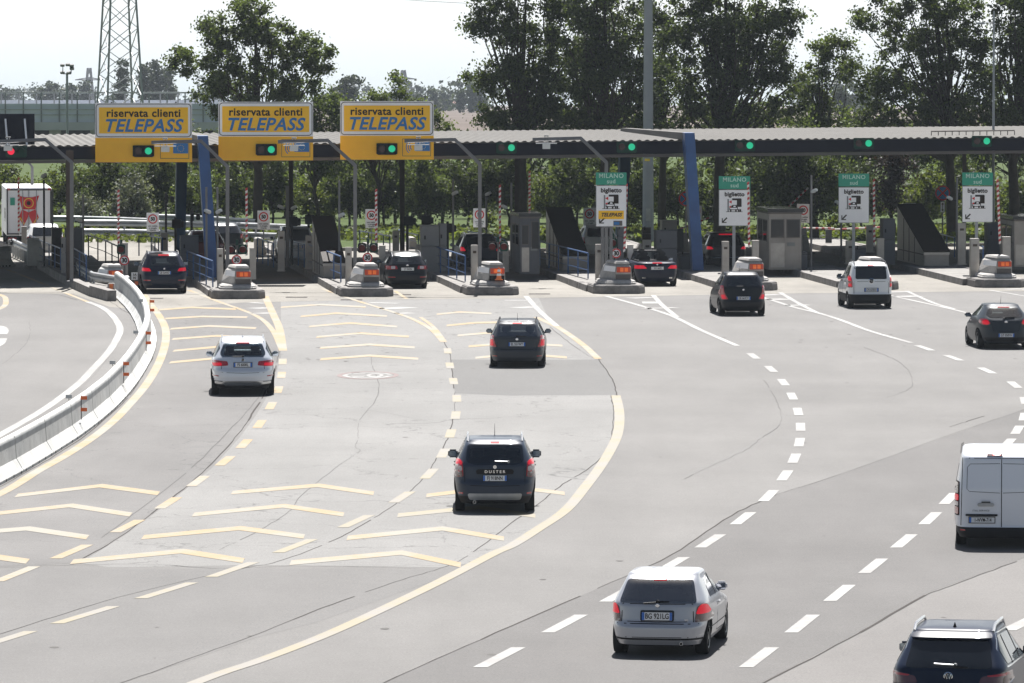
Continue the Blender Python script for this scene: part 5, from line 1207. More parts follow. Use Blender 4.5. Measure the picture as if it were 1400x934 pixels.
# ---- dark blue grey off-roader in the second lane
c = Car('suv_car', 'dark blue grey off-roader with roof rails at the centre of the road', P(676.5, 698), R(.3),
    spec(4.32, 1.82, 1.60, .82, 2.67, .345, 'paint_slate', belt=1.07, roofw=.735, cladding=.38, rear=[(.21, .12), (.36, .02), (.50, .0), (.66, .0), (.72, .07), (1.05, .10), (1.45, .34), (1.52, .42), (1.6, .8)], tunnel=[(-.58, 1.11), (.58, 1.11), (.55, 1.42), (-.55, 1.42)]))
c.panel('rear_window', [(-.64, 1.13), (-.45, 1.06), (.45, 1.06), (.64, 1.13), (.60, 1.50), (-.60, 1.50)], 'glass_tint', t=.007, r=.08)
for sg in (1, -1):
    f = lambda q: [(sg*a, b) for a, b in (q if sg > 0 else q[::-1])]
    tl = c.panel('tail_light', f([(.69, .80), (.88, .79), (.875, 1.18), (.80, 1.20), (.71, 1.14)]), 'tail_red', t=.014, r=.04)
    c.panel('light_lens', f([(.72, 1.06), (.85, 1.06), (.84, 1.16), (.78, 1.17), (.73, 1.13)]), 'tail_lit', t=.02, r=.02, parent=tl); c.panel('light_lens', f([(.715, .93), (.86, .93), (.86, 1.03), (.72, 1.03)]), 'tail_clear', t=.02, r=.03, parent=tl); c.panel('light_lens', f([(.70, .80), (.87, .80), (.86, .92), (.71, .92)]), 'tail_dark', t=.018, r=.03, parent=tl)
    c.panel('reflector', f([(.70, .42), (.80, .42), (.80, .46), (.70, .46)]), 'tail_red', t=.008, r=.01)
ns = c.panel('name_strip', [(-.40, .86), (.40, .86), (.42, .93), (.38, .97), (-.38, .97), (-.42, .93)], 'black_plastic', t=.022, r=.02); text('name_lettering', 'DUSTER', .085, 'chrome', ns, (0, c.ray_rear(0, .91).y-.032, .915), bold=.002, space=1.5, sx=1.1)
c.plate(.775, 'FJ 918NN', h=.12); c.seam([(-.66, .62), (-.67, 1.12)]); c.seam([(.66, .62), (.67, 1.12)]); c.seam([(-.66, .62), (0, .60), (.66, .62)]); c.seam([(-.86, .68), (-.66, .68)]); c.seam([(.66, .68), (.86, .68)])
c.panel('skid_plate', [(-.56, .30), (.56, .30), (.60, .44), (-.60, .44)], 'galvanised', t=.015, r=.05); c.badge(1.02, .05, 'chrome', ring=False); c.wiper(.30, -.0, 1.135, .012, 'galvanised'); c.panel('brake_light', [(-.1, 1.515), (.1, 1.515), (.1, 1.54), (-.1, 1.54)], 'tail_red', r=.01)
c.side_glass([(-.25, 1.10), (2.35, 1.06), (1.75, 1.46), (.0, 1.48), (-.28, 1.32)]); c.pillars([.25, 1.2], 1.08, 1.48); c.rails(.60, -.15, 1.6, 1.6, h=.085, r=.022); c.mirrors(1.95, 1.08, 'paint_black', .22, .18); c.seats(1.08, 1.60); c.antenna(.9, 1.6, L_=.28); c.under(.2); c.exhaust(-.45, .25)
c.panel('windscreen', [(-.58, 1.12), (.58, 1.12), (.54, 1.42), (-.54, 1.42)], 'glass', 'front', t=.006); c.handles([.55, 1.5], .98, 'paint_black')

# ---- silver white off-roader in the first lane
c = Car('suv_car', 'silver white off-roader in the left yellow lined lane', P(332, 539), R(2.9),
    spec(4.66, 1.89, 1.64, .86, 2.87, .355, 'paint_white_silver', belt=1.02, roofw=.70, cladding=.42, rear=[(.21, .14), (.40, .02), (.55, .0), (.74, .02), (.78, .07), (1.08, .15), (1.48, .52), (1.55, .60), (1.64, 1.0)], tunnel=[(-.56, 1.16), (.56, 1.16), (.50, 1.42), (-.50, 1.42)], exp=[(.2, 4.4), (.7, 4.6), (1.0, 4.8), (1.64, 5)]))
c.panel('rear_window', [(-.60, 1.12), (.60, 1.12), (.66, 1.22), (.55, 1.50), (-.55, 1.50), (-.66, 1.22)], 'glass', t=.007, r=.07)
for sg in (1, -1):
    f = lambda q: [(sg*a, b) for a, b in (q if sg > 0 else q[::-1])]
    tl = c.panel('tail_light', f([(.42, .88), (.86, .84), (.90, .96), (.86, 1.03), (.45, 1.0)]), 'tail_red', t=.012, r=.035); c.panel('light_lens', f([(.60, .88), (.86, .86), (.88, .95), (.62, .96)]), 'tail_lit', t=.018, r=.03, parent=tl)
    c.panel('exhaust_trim', f([(.52, .34), (.80, .36), (.80, .43), (.52, .41)]), 'bright_trim', t=.02, r=.03); c.panel('reflector', f([(.70, .56), (.88, .57), (.88, .60), (.70, .59)]), 'tail_red', t=.01, r=.01)
c.panel('skid_plate', [(-.52, .30), (.52, .30), (.60, .44), (-.60, .44)], 'bright_trim', t=.012, r=.04); c.plate(.90, 'FS 600RL'); c.seam([(-.63, .68), (-.60, 1.10)]); c.seam([(.63, .68), (.60, 1.10)]); c.seam([(-.60, .68), (0, .66), (.60, .68)]); c.panel('brake_light', [(-.20, 1.50), (.20, 1.50), (.20, 1.53), (-.20, 1.53)], 'tail_lit', t=.02, r=.01)
c.badge(1.04, .05, 'chrome', letters=[[(0, 0), (0, .8)], [(0, 0), (.7, -.4)], [(0, 0), (-.7, -.4)]]); c.side_glass([(-.30, 1.12), (2.5, 1.02), (1.9, 1.45), (.1, 1.50), (-.28, 1.36)]); c.pillars([.35, 1.3], 1.08, 1.48)
c.rails(.60, -.1, 1.8, 1.64, h=.05); c.mirrors(2.1, 1.02, 'paint_white_silver', .20, .16); c.seats(1.12, 1.64); c.antenna(.35, 1.64, True, m='paint_white_silver'); c.wiper(0, -.3, 1.14, .0); c.under(.2)
c.panel('windscreen', [(-.55, 1.15), (.55, 1.15), (.5, 1.42), (-.5, 1.42)], 'glass', 'front', t=.006); c.mirror_pair('wheel_arch', [(.84, .30), (.945, .30), (.945, .42), (.84, .42)], 'black_plastic')

# ---- grey estate in the third lane
c = Car('estate_car', 'dark grey estate car in the third lane with sun on its rear window', P(707.5, 501), R(-1.2),
    spec(4.57, 1.77, 1.47, .95, 2.58, .315, 'paint_grey', belt=.97, roofw=.74, rear=[(.21, .10), (.32, .0), (.56, .0), (.60, .06), (.95, .10), (1.34, .42), (1.39, .52), (1.47, .9)], tunnel=[(-.60, 1.00), (.60, 1.00), (.53, 1.30), (-.53, 1.30)]))
c.panel('rear_window', [(-.66, .98), (.66, .98), (.57, 1.36), (-.57, 1.36)], 'glass_sheen', t=.007, r=.06)
for sg in (1, -1):
    f = lambda q: [(sg*a, b) for a, b in (q if sg > 0 else q[::-1])]
    tl = c.panel('tail_light', f([(.64, .66), (.84, .64), (.86, .80), (.83, 1.0), (.74, 1.02), (.70, .82)]), 'tail_red', t=.012, r=.03); c.panel('light_lens', f([(.72, .70), (.84, .68), (.84, .88), (.76, .90)]), 'tail_lit', t=.018, r=.03, parent=tl); c.panel('reflector', f([(.62, .36), (.78, .36), (.78, .39), (.62, .39)]), 'tail_red', t=.01, r=.01)
c.plate(.745, 'EL 551WT'); c.badge(.90, .045, 'chrome'); c.seam([(-.63, .62), (-.62, .97)]); c.seam([(.63, .62), (.62, .97)]); c.seam([(-.85, .58), (0, .58), (.85, .58)]); c.wiper(.0, .28, 1.0, .0); c.panel('brake_light', [(-.15, 1.365), (.15, 1.365), (.15, 1.39), (-.15, 1.39)], 'tail_lit', t=.015, r=.008)
c.side_glass([(-.55, 1.03), (2.2, .98), (1.6, 1.33), (-.2, 1.36), (-.5, 1.2)]); c.pillars([0.0, 1.05], 1.0, 1.34); c.rails(.58, -.3, 1.5, 1.47, 'black_plastic', h=.05); c.mirrors(1.85, .98, 'paint_grey', .2, .14); c.seats(1.0, 1.48); c.antenna(-.0, 1.47, L_=.22); c.under()
c.panel('windscreen', [(-.60, 1.0), (.60, 1.0), (.52, 1.3), (-.52, 1.3)], 'glass', 'front', t=.006)

# ---- small black one-box
c = Car('hatchback_car', 'small black hatchback with a light patch in its rear window, before the booth', P(1013.5, 431), R(5.0),
    spec(3.88, 1.76, 1.60, .70, 2.57, .31, 'paint_black', belt=1.06, roofw=.72, hood=.90, rear=[(.21, .12), (.32, .02), (.52, .0), (.60, .04), (1.05, .10), (1.45, .40), (1.52, .50), (1.6, .85)], tunnel=[(-.57, 1.12), (.57, 1.12), (.50, 1.42), (-.50, 1.42)]))
c.panel('rear_window', [(-.62, 1.08), (.62, 1.08), (.55, 1.50), (-.55, 1.50)], 'glass_tint', t=.007, r=.07)
for sg in (1, -1):
    f = lambda q: [(sg*a, b) for a, b in (q if sg > 0 else q[::-1])]
    tl = c.panel('tail_light', f([(.56, .62), (.78, .60), (.86, .82), (.80, 1.12), (.72, 1.12), (.70, .88)]), 'tail_red', t=.012, r=.03); c.panel('light_lens', f([(.62, .64), (.76, .63), (.80, .78), (.70, .80)]), 'tail_lit', t=.018, r=.03, parent=tl)
c.plate(.66, 'DE 663CV'); c.seam([(-.55, .55), (-.66, 1.06)]); c.seam([(.55, .55), (.66, 1.06)]); c.seam([(-.8, .52), (0, .50), (.8, .52)]); c.badge(.97, .04); c.wiper(0, -.25, 1.10)
c.side_glass([(-.15, 1.14), (2.5, 1.02), (1.7, 1.46), (.1, 1.50), (-.15, 1.36)]); c.pillars([.3, 1.2], 1.08, 1.48); c.mirrors(2.0, 1.04, 'paint_black', .22, .16); c.antenna(.6, 1.6, L_=.2); c.seats(1.10, 1.62); c.under(); c.handles([.55, 1.5], .92, 'paint_black')
c.panel('windscreen', [(-.57, 1.12), (.57, 1.12), (.5, 1.42), (-.5, 1.42)], 'glass', 'front', t=.006)

# ---- white minivan
c = Car('minivan_car', 'white minivan with black lower bumper and dark rear window', P(1188, 421), R(4.5),
    spec(3.97, 1.72, 1.74, .72, 2.51, .30, 'paint_white', belt=1.07, roofw=.78, beltw=.975, hood=.95, cladding=.56, rear=[(.21, .06), (.30, .0), (.56, .0), (.60, .05), (1.1, .08), (1.62, .24), (1.67, .32), (1.74, .6)], exp=[(.2, 5.5), (1, 6.5), (1.74, 6)]))
c.panel('rear_window', [(-.60, 1.12), (.60, 1.12), (.57, 1.60), (-.57, 1.60)], 'glass_dark', t=.007, r=.07)
for sg in (1, -1):
    f = lambda q: [(sg*a, b) for a, b in (q if sg > 0 else q[::-1])]
    tl = c.panel('tail_light', f([(.70, .80), (.83, .80), (.82, 1.26), (.76, 1.26), (.71, 1.05)]), 'tail_red', t=.012, r=.03); c.panel('light_lens', f([(.73, .84), (.82, .84), (.81, .95), (.74, .95)]), 'tail_lit', t=.018, r=.02, parent=tl); c.panel('light_lens', f([(.74, 1.05), (.82, 1.05), (.81, 1.20), (.76, 1.20)]), 'tail_lit', t=.018, r=.02, parent=tl)
c.plate(.715, 'CN 655KX'); c.badge(1.055, .10, 'chrome', letters=[[(-1, 0), (-.2, .15), (.2, -.15), (1, 0)]]); c.seam([(-.66, .57), (-.66, 1.10)]); c.seam([(.66, .57), (.66, 1.10)]); c.seam([(-.64, 1.03), (-.12, 1.03)]); c.seam([(.12, 1.03), (.64, 1.03)]); c.panel('brake_light', [(-.12, 1.62), (.12, 1.62), (.12, 1.66), (-.12, 1.66)], 'tail_lit', t=.015, r=.008)
c.side_glass([(-.15, 1.16), (1.0, 1.10), (2.3, 1.03), (1.55, 1.58), (.0, 1.62)]); c.pillars([.25, 1.15], 1.1, 1.6)
c.rails(.60, -.45, 1.3, 1.74, 'black_plastic', h=.06); c.mirrors(1.85, 1.08, 'black_plastic', .22, .20); c.under(); c.handles([.45, 1.35], 1.0, 'black_plastic'); c.panel('windscreen', [(-.6, 1.1), (.6, 1.1), (.54, 1.55), (-.54, 1.55)], 'glass_dark', 'front', t=.006)
for sd in ('left', 'right'): c.seam([(.25, 1.1), (.2, .5), (1.15, .45), (1.15, 1.1)], .012, sd)

# ---- rounded dark grey hatchback at the right edge
c = Car('hatchback_car', 'rounded dark grey hatchback with round red lights at the right edge', P(1371, 476), R(3.5),
    spec(4.35, 1.80, 1.465, .82, 2.63, .32, 'paint_teal_grey', belt=1.0, roofw=.66, rear=[(.21, .12), (.34, .0), (.55, .0), (.92, .08), (1.02, .18), (1.32, .62), (1.37, .72), (1.465, 1.1)], tunnel=[(-.50, 1.08), (.50, 1.08), (.44, 1.28), (-.44, 1.28)], exp=[(.2, 3.6), (.7, 3.6), (1.0, 4.0), (1.465, 4.5)]))
c.panel('rear_window', [(-.62, 1.12), (-.5, 1.03), (.5, 1.03), (.62, 1.12), (.50, 1.34), (-.50, 1.34)], 'glass', t=.007, r=.09)
for sg in (1, -1):
    f = lambda q: [(sg*a, b) for a, b in (q if sg > 0 else q[::-1])]
    tl = c.panel('tail_light', f([(.50, .86), (.58, .80), (.74, .80), (.84, .88), (.80, 1.0), (.60, 1.0)]), 'tail_red', t=.012, r=.06); c.panel('light_lens', f([(.54, .86), (.60, .82), (.72, .83), (.76, .90), (.70, .96), (.58, .95)]), 'tail_lit', t=.02, r=.04, parent=tl)
c.plate(.47, 'GT 058YH'); c.badge(.91, .05, 'chrome'); c.wiper(0, -.1, 1.045); c.wiper(0, .3, 1.04, .02); c.panel('brake_light', [(-.2, 1.35), (.2, 1.35), (.2, 1.37), (-.2, 1.37)], 'tail_red', t=.015, r=.008); c.seam([(-.48, .84), (-.42, .62), (0, .58), (.42, .62), (.48, .84)])
c.panel('lower_trim', [(-.62, .26), (.62, .26), (.70, .40), (-.70, .40)], 'black_plastic', r=.05)
c.side_glass([(.2, 1.10), (2.2, .98), (1.55, 1.33), (.5, 1.38)]); c.pillars([1.1], 1.02, 1.38); c.mirrors(1.9, .98, 'paint_teal_grey', .22, .14); c.antenna(.6, 1.465, L_=.25); c.seats(1.04, 1.45); c.under(); c.handles([1.3], .88, 'bright_trim')
c.panel('windscreen', [(-.5, 1.08), (.5, 1.08), (.44, 1.28), (-.44, 1.28)], 'glass', 'front', t=.006)

# ---- dark blue off-roader at the first lane of the plaza
c = Car('suv_car', 'dark blue off-roader braking at the left board, between rail and first blue pillar', P(223.5, 400.5), R(6.2),
    spec(4.66, 1.89, 1.63, .87, 2.82, .36, 'paint_navy', belt=1.04, roofw=.70, rear=[(.21, .14), (.38, .02), (.55, .0), (.76, .02), (.8, .07), (1.08, .14), (1.48, .50), (1.55, .58), (1.63, 1.0)], tunnel=[(-.54, 1.12), (.54, 1.12), (.48, 1.40), (-.48, 1.40)]))
c.panel('rear_window', [(-.64, 1.10), (.64, 1.10), (.54, 1.48), (-.54, 1.48)], 'glass', t=.007, r=.07)
c.mirror_pair('tail_light', [(.52, .90), (.88, .90), (.86, 1.04), (.60, 1.02)], 'tail_lit', t=.012); c.plate(.84, 'GB 564HD'); c.badge(1.0, .04); c.panel('brake_light', [(-.22, 1.50), (.22, 1.50), (.22, 1.55), (-.22, 1.55)], 'tail_lit', t=.02, r=.01); c.mirror_pair('reflector', [(.55, .52), (.82, .52), (.82, .56), (.55, .56)], 'tail_red', t=.01, r=.01)
c.side_glass([(-.24, 1.13), (2.40, 1.06), (1.8, 1.44), (.1, 1.49), (-.24, 1.35)]); c.pillars([.35, 1.3], 1.08, 1.48); c.rails(.60, -.1, 1.8, 1.63, h=.05); c.mirrors(2.1, 1.04, 'paint_black', .24, .18); c.seats(1.12, 1.64); c.under(.2)
c.panel('windscreen', [(-.54, 1.12), (.54, 1.12), (.48, 1.4), (-.48, 1.4)], 'glass', 'front', t=.006)
c.mirror_pair('exhaust_trim', [(.50, .34), (.76, .34), (.76, .40), (.50, .40)], 'dark_rim', t=.02)

# ---- black estate
c = Car('estate_car', 'black estate car leaving the lane under the right yellow board', P(554.5, 393.5), R(6.2),
    spec(4.70, 1.78, 1.46, .98, 2.68, .32, 'paint_black', belt=.96, roofw=.72, rear=[(.21, .10), (.34, .0), (.58, .0), (.62, .05), (.95, .10), (1.32, .48), (1.37, .56), (1.46, 1.0)], tunnel=[(-.58, 1.0), (.58, 1.0), (.50, 1.28), (-.50, 1.28)]))
c.panel('rear_window', [(-.62, .99), (.62, .99), (.53, 1.33), (-.53, 1.33)], 'glass', t=.007, r=.06)
for sg in (1, -1):
    f = lambda q: [(sg*a, b) for a, b in (q if sg > 0 else q[::-1])]
    tl = c.panel('tail_light', f([(.40, .80), (.86, .78), (.85, .93), (.44, .93)]), 'tail_red', t=.012); c.panel('light_lens', f([(.50, .81), (.66, .81), (.66, .92), (.50, .92)]), 'tail_clear', t=.018, r=.03, parent=tl)
c.plate(.80, 'CV 843BX', kind='none'); c.badge(.95, .05, 'chrome'); c.side_glass([(-.6, 1.03), (2.2, .97), (1.6, 1.31), (-.1, 1.34), (-.5, 1.2)]); c.pillars([0, 1.05], 1.0, 1.33); c.rails(.58, -.45, 1.5, 1.46, 'bright_trim', h=.05); c.seats(1.0, 1.47); c.under(); c.mirrors(1.9, .97, 'paint_black'); c.mirror_pair('reflector', [(.5, .46), (.78, .46), (.78, .49), (.5, .49)], 'tail_red', t=.01, r=.01)
c.panel('windscreen', [(-.58, 1.0), (.58, 1.0), (.5, 1.28), (-.5, 1.28)], 'glass', 'front', t=.006)

# ---- open convertible
sp = spec(4.64, 1.825, .99, .87, 2.81, .33, 'paint_navy', belt=.90, roofw=.90, rear=[(.21, .12), (.34, .02), (.55, .0), (.78, .02), (.90, .04), (.99, .10)])
sp['front'] = [(.2, .12), (.4, .0), (.62, .05), (.80, .6), (.90, 1.1), (.99, 1.5)]; sp['width'] = [(.2, .9), (.32, .965), (.5, 1.0), (.75, 1.0), (.90, .96), (.99, .90)]
c = Car('convertible_car', 'dark convertible with its roof open, lights red, under the first ticket sign', P(895, 390.5), R(6.2), sp)
mb = MB(); mb.box((0, 1.05, 1.0), (1.42, 1.9, .06), 'interior'); mb.build('cockpit', c.t, bevel=.03)
for x in (-.37, .37):
    for y, h in ((.45, .10), (1.35, .16)):
        mb = MB(); mb.box((x, y, 1.03+h*.3), (.46, .14, .2+h), 'seat_fabric'); mb.box((x, y, 1.20+h), (.28, .12, .18), 'seat_fabric'); mb.build('seat', c.t, bevel=.04)
mb = MB(); mb.path([(-.68, 2.35, .98), (-.60, 1.92, 1.34), (-.5, 1.88, 1.37), (.5, 1.88, 1.37), (.60, 1.92, 1.34), (.68, 2.35, .98)], .035, 'paint_black', n=6); fr = mb.build('windscreen_frame', c.t); mb = MB(); mb.add([(-.66, 2.33, .98), (.66, 2.33, .98), (.56, 1.92, 1.33), (-.56, 1.92, 1.33)], [(0, 1, 2, 3)], 'glass'); mb.build('windscreen', c.t)
c.mirror_pair('tail_light', [(.42, .74), (.88, .72), (.87, .86), (.56, .87)], 'tail_lit', t=.012); c.plate(.75, 'WV 66051', kind='none'); c.badge(.90, .04); c.mirrors(2.0, .96, 'paint_black', .22, .15); c.panel('brake_light', [(-.2, .945), (.2, .945), (.2, .965), (-.2, .965)], 'tail_lit', t=.02, r=.008); c.under()
c.mirror_pair('exhaust_trim', [(.48, .33), (.62, .33), (.62, .38), (.48, .38)], 'bright_trim', t=.02)

# ---- dark blue off-roader in the bottom right corner
c = Car('suv_car', 'dark blue off-roader with pale roof rails cut by the bottom right corner', P(1303.5, 1006), R(-10.5),
    spec(4.49, 1.84, 1.64, .86, 2.68, .35, 'paint_deep_blue', belt=1.07, roofw=.715, rear=[(.21, .14), (.38, .02), (.55, .0), (.76, .0), (.80, .06), (1.10, .14), (1.46, .48), (1.52, .52), (1.64, .95)], exp=[(.2, 5.5), (.7, 6), (1.0, 7), (1.64, 7)]))
c.panel('rear_window', [(-.66, 1.10), (.66, 1.10), (.57, 1.50), (-.57, 1.50)], 'glass_dark', t=.007, r=.07)
c.panel('roof_spoiler', [(-.60, 1.495), (.60, 1.495), (.58, 1.545), (-.58, 1.545)], 'paint_deep_blue', t=.05, r=.02, depth=.05)
for sg in (1, -1):
    f = lambda q: [(sg*a, b) for a, b in (q if sg > 0 else q[::-1])]
    tl = c.panel('tail_light', f([(.46, .88), (.90, .86), (.905, 1.02), (.84, 1.05), (.50, .98)]), 'tail_dark', t=.012); c.panel('light_lens', f([(.60, .98), (.88, .99), (.86, 1.03), (.58, 1.0)]), 'tail_red', t=.018, r=.01, parent=tl)
c.badge(.985, .068, 'chrome', letters=[[(-.62, .5), (-.25, -.62), (0, .02), (.25, -.62), (.62, .5)], [(-.30, .72), (0, .12), (.30, .72)]]); c.wiper(.10, -.22, 1.15, .015, 'galvanised'); c.wiper(.10, .30, 1.13, -.01)
c.side_glass([(-.25, 1.14), (2.45, 1.07), (1.8, 1.48), (.0, 1.54), (-.28, 1.34)], 'glass_dark'); c.pillars([.3, 1.25], 1.1, 1.52); c.rails(.60, .0, 1.75, 1.64, 'bright_trim', h=.06, r=.024); c.mirrors(2.05, 1.08, 'paint_deep_blue', .22, .17); c.antenna(.22, 1.64, True); c.under(.2); c.plate(.80, 'FP 204KD'); c.seam([(-.64, 1.09), (-.62, .7)]); c.seam([(.64, 1.09), (.62, .7)])
for sd in ('right', 'left'): c.seam([(-.32, 1.10), (2.5, 1.045)], .022, sd, m='bright_trim'); c.seam([(-.32, 1.14), (-.34, 1.36), (.0, 1.58), (1.7, 1.53), (2.5, 1.06)], .018, sd, m='bright_trim')
c.panel('windscreen', [(-.6, 1.12), (.6, 1.12), (.55, 1.48), (-.55, 1.48)], 'glass_dark', 'front', t=.006)

# ---- white panel van
c = Car('panel_van', 'white panel van with closed twin rear doors at the right edge', P(1369, 744.5), R(-4.7),
    spec(5.0, 1.94, 1.97, 1.0, 3.1, .33, 'paint_van', belt=1.15, roofw=.86, beltw=.985, hood=1.02, front=[(.2, .1), (.5, 0), (.9, .1), (1.05, .5), (1.2, .8), (1.8, 1.7), (1.97, 2.0)], rear=[(.21, .05), (.28, .0), (.40, .0), (.43, .05), (1.2, .06), (1.85, .16), (1.92, .24), (1.97, .4)], exp=[(.2, 7), (1, 8), (1.97, 8)], cladding=.42), group='vans and lorries', cat='van')
c.t['label'] = 'white panel van with closed twin rear doors at the right edge'
c.seam([(0, .44), (0, 1.83)], .016); c.seam([(-.83, .46), (-.80, 1.84)], .012); c.seam([(.83, .46), (.80, 1.84)], .012); c.seam([(-.80, 1.845), (0, 1.85), (.80, 1.845)], .012)
for sg in (-1, 1):
    q = [(.12, 1.14), (.70, 1.18), (.72, 1.24), (.70, 1.66), (.64, 1.74), (.06, 1.75)]
    c.seam([(sg*a, b) for a, b in ([(.03, 1.14), (.66, 1.17), (.71, 1.22), (.70, 1.66), (.64, 1.73), (.03, 1.74)])], .009)
    f = lambda z: [(sg*a, b) for a, b in (z if sg > 0 else z[::-1])]
    tl = c.panel('tail_light', f([(.865, .66), (.955, .66), (.93, 1.36), (.86, 1.36)]), 'black_plastic', t=.012, r=.02)
    c.panel('light_lens', f([(.875, 1.12), (.945, 1.12), (.935, 1.34), (.87, 1.34)]), 'tail_dark', t=.02, r=.02, parent=tl); c.panel('light_lens', f([(.875, .97), (.95, .97), (.945, 1.10), (.875, 1.10)]), 'tail_lit', t=.02, r=.03, parent=tl); c.panel('light_lens', f([(.875, .86), (.95, .86), (.95, .95), (.875, .95)]), 'tail_clear', t=.02, r=.02, parent=tl); c.panel('light_lens', f([(.875, .69), (.95, .69), (.95, .84), (.875, .84)]), 'tail_red', t=.02, r=.02, parent=tl)
    c.panel('reflector', f([(.74, .36), (.84, .36), (.84, .385), (.74, .385)]), 'tail_red', t=.01, r=.005)
mb = MB(); y = c.ray_rear(-.32, .93).y; mb.box((-.32, y-.02, .90), (.34, .05, .07), 'galvanised'); mb.box((-.32, y-.03, .95), (.20, .06, .05), 'black_plastic'); mb.build('door_handle', c.t, bevel=.015)
mb = MB(); mb.box((.75, c.ray_rear(.75, .93).y-.02, .92), (.06, .05, .14), 'black_plastic'); mb.build('door_handle', c.t, bevel=.015)
c.panel('number_plate_garnish', [(-.72, .665), (-.08, .665), (-.08, .705), (-.72, .705)], 'black_plastic', t=.04, r=.01); c.plate(.585, '1-WVM-714', kind='be', x=-.40, w_=.52, h=.11)
text('dealer_lettering', 'ITAL.SERVICE', .05, 'sign_grey', c.t, (-.42, c.ray_rear(-.42, .76).y-.008, .775), bold=.001, space=1.2, ext=.001); bl = c.panel('brake_light', [(-.30, 1.885), (.02, 1.885), (.02, 1.925), (-.30, 1.925)], 'tail_dark', t=.02, r=.008); c.panel('light_lens', [(-.19, 1.888), (-.02, 1.888), (-.02, 1.922), (-.19, 1.922)], 'tail_lit', t=.025, r=.008, parent=bl)
c.under(.22)
c.side_glass([(1.5, 1.22), (2.5, 1.22), (2.0, 1.55), (1.5, 1.58)])
mb = MB()
for k in range(10): mb.tube((-.86, .1+.3*k, 1.88), (-.80, .1+.3*k, 1.93), .004, 'black_plastic', n=5)
mb.build('roof_fixing', c.t)
c.panel('windscreen', [(-.8, 1.25), (.8, 1.25), (.7, 1.75), (-.7, 1.75)], 'glass_dark', 'front', t=.006)

# ---- vehicles behind the islands
def simple_car(name, label, x, y, rz, L, W, H, paint, belt, lights, plate=None, hatch=.45, lit=False, sil=True, glass='glass_dark', roofw=.71, tunnel=False, mirror=True):
    c = Car(name, label, P(x, y), R(rz), spec(L, W, H, .85, L*.6, .32, paint, belt=belt, roofw=roofw, rear=[(.21, .12), (.34, .02), (.56, .0), (.62, .06), (belt, .12), (H-.14, hatch), (H-.08, hatch+.1), (H, hatch+.5)]))
    c.panel('rear_window', [(-.62, belt+.03), (.62, belt+.03), (.54, H-.13), (-.54, H-.13)], glass, t=.007, r=.06); c.mirror_pair('tail_light', lights, 'tail_lit' if lit else 'tail_red', t=.012)
    c.side_glass([(-.25, belt+.05), (L*.52, belt), (L*.40, H-.15), (.05, H-.12)]); c.pillars([.3, 1.2], belt, H-.13)
    if plate: c.plate(belt-.25, plate)
    if mirror: c.mirrors(L*.44, belt, paint)
    c.panel('windscreen', [(-.6, belt+.03), (.6, belt+.03), (.52, H-.13), (-.52, H-.13)], 'glass_dark', 'front', t=.006)
    return c
c = simple_car('suv_car', 'very dark off-roader with lit red lights, behind the second ticket sign post', 991, 369, 6, 4.6, 1.86, 1.64, 'paint_black', 1.06, [(.60, .94), (.86, .92), (.84, 1.06), (.68, 1.04)], lit=True); c.panel('chrome_strip', [(-.70, .56), (.70, .56), (.70, .585), (-.70, .585)], 'bright_trim', t=.01, r=.005); c.panel('brake_light', [(-.3, 1.545), (.3, 1.545), (.3, 1.575), (-.3, 1.575)], 'tail_lit', t=.02, r=.008)
c = simple_car('suv_car', 'dark off-roader between the railings under the trees, one red light showing', 655, 372, 7, 4.5, 1.84, 1.66, 'paint_navy', 1.07, [(.66, .95), (.86, .93), (.84, 1.12), (.74, 1.1)], lit=True); c.rails(.6, -.2, 1.6, 1.66, 'bright_trim')
simple_car('minivan_car', 'pale off-roader behind the brown post of the third lane', 404, 360, 7, 4.3, 1.80, 1.66, 'paint_white_silver', 1.02, [(.70, .75), (.86, .75), (.84, 1.05), (.76, 1.05)], 'EP 330GZ', glass='glass_tint')
simple_car('hatchback_car', 'small white car half hidden behind the long stair cover', 818, 353, 7, 4.0, 1.76, 1.52, 'paint_white', .98, [(.68, .7), (.84, .7), (.82, 1.0), (.74, 1.0)], hatch=.5)
simple_car('hatchback_car', 'dark red car behind the tall grey cabinet and first blue pillar', 281, 361, 8, 4.2, 1.78, 1.50, 'paint_red', .98, [(.55, .80), (.86, .80), (.85, .95), (.58, .93)], hatch=.5, glass='glass_tint')
simple_car('estate_car', 'dark blue grey car driving off beside the first blue pillar', 307, 347, 12, 4.6, 1.80, 1.45, 'paint_teal_grey', .96, [(.62, .75), (.84, .75), (.83, .95), (.66, .95)], hatch=.5)
simple_car('hatchback_car', 'white car behind the white block at the far left', 61, 352, 9, 4.2, 1.78, 1.55, 'paint_white', .98, [(.64, .75), (.84, .75), (.83, .98), (.68, .98)], hatch=.55)

# ---- white box lorry at the far left
b = P(40, 344, 0); rz = R(6.5)
t = thing('box_lorry', 'white box lorry with a red ribbon emblem on its rear doors', 'lorry', b, rz, 'vans and lorries'); k = b.y/FPX
W2 = 1.08; H = 3.02; L_ = 7.5
mb = MB(); mb.box((0, L_/2, .75+(H-.75)/2), (2*W2, L_, H-.75), 'sign_white'); mb.build('box_body', t, bevel=.03)
mb = MB()
for (cx, cz, sx, sz) in ((0, H-.09, 2*W2-.06, .05), (0, .84, 2*W2-.06, .05), (-W2+.05, .75+(H-.75)/2, .05, H-.84), (W2-.05, .75+(H-.75)/2, .06, H-.84)): mb.box((cx, -.02, cz), (sx, .04, sz), 'dark_steel')
for dx in (-.04, .0): mb.box((dx, -.015, .75+(H-.75)/2), (.015, .03, H-.9), 'sign_grey')
for dx in (-.30, .35): mb.tube((dx, -.05, .85), (dx, -.05, H-.12), .018, 'galvanised', n=6)
mb.build('door_frame', t)
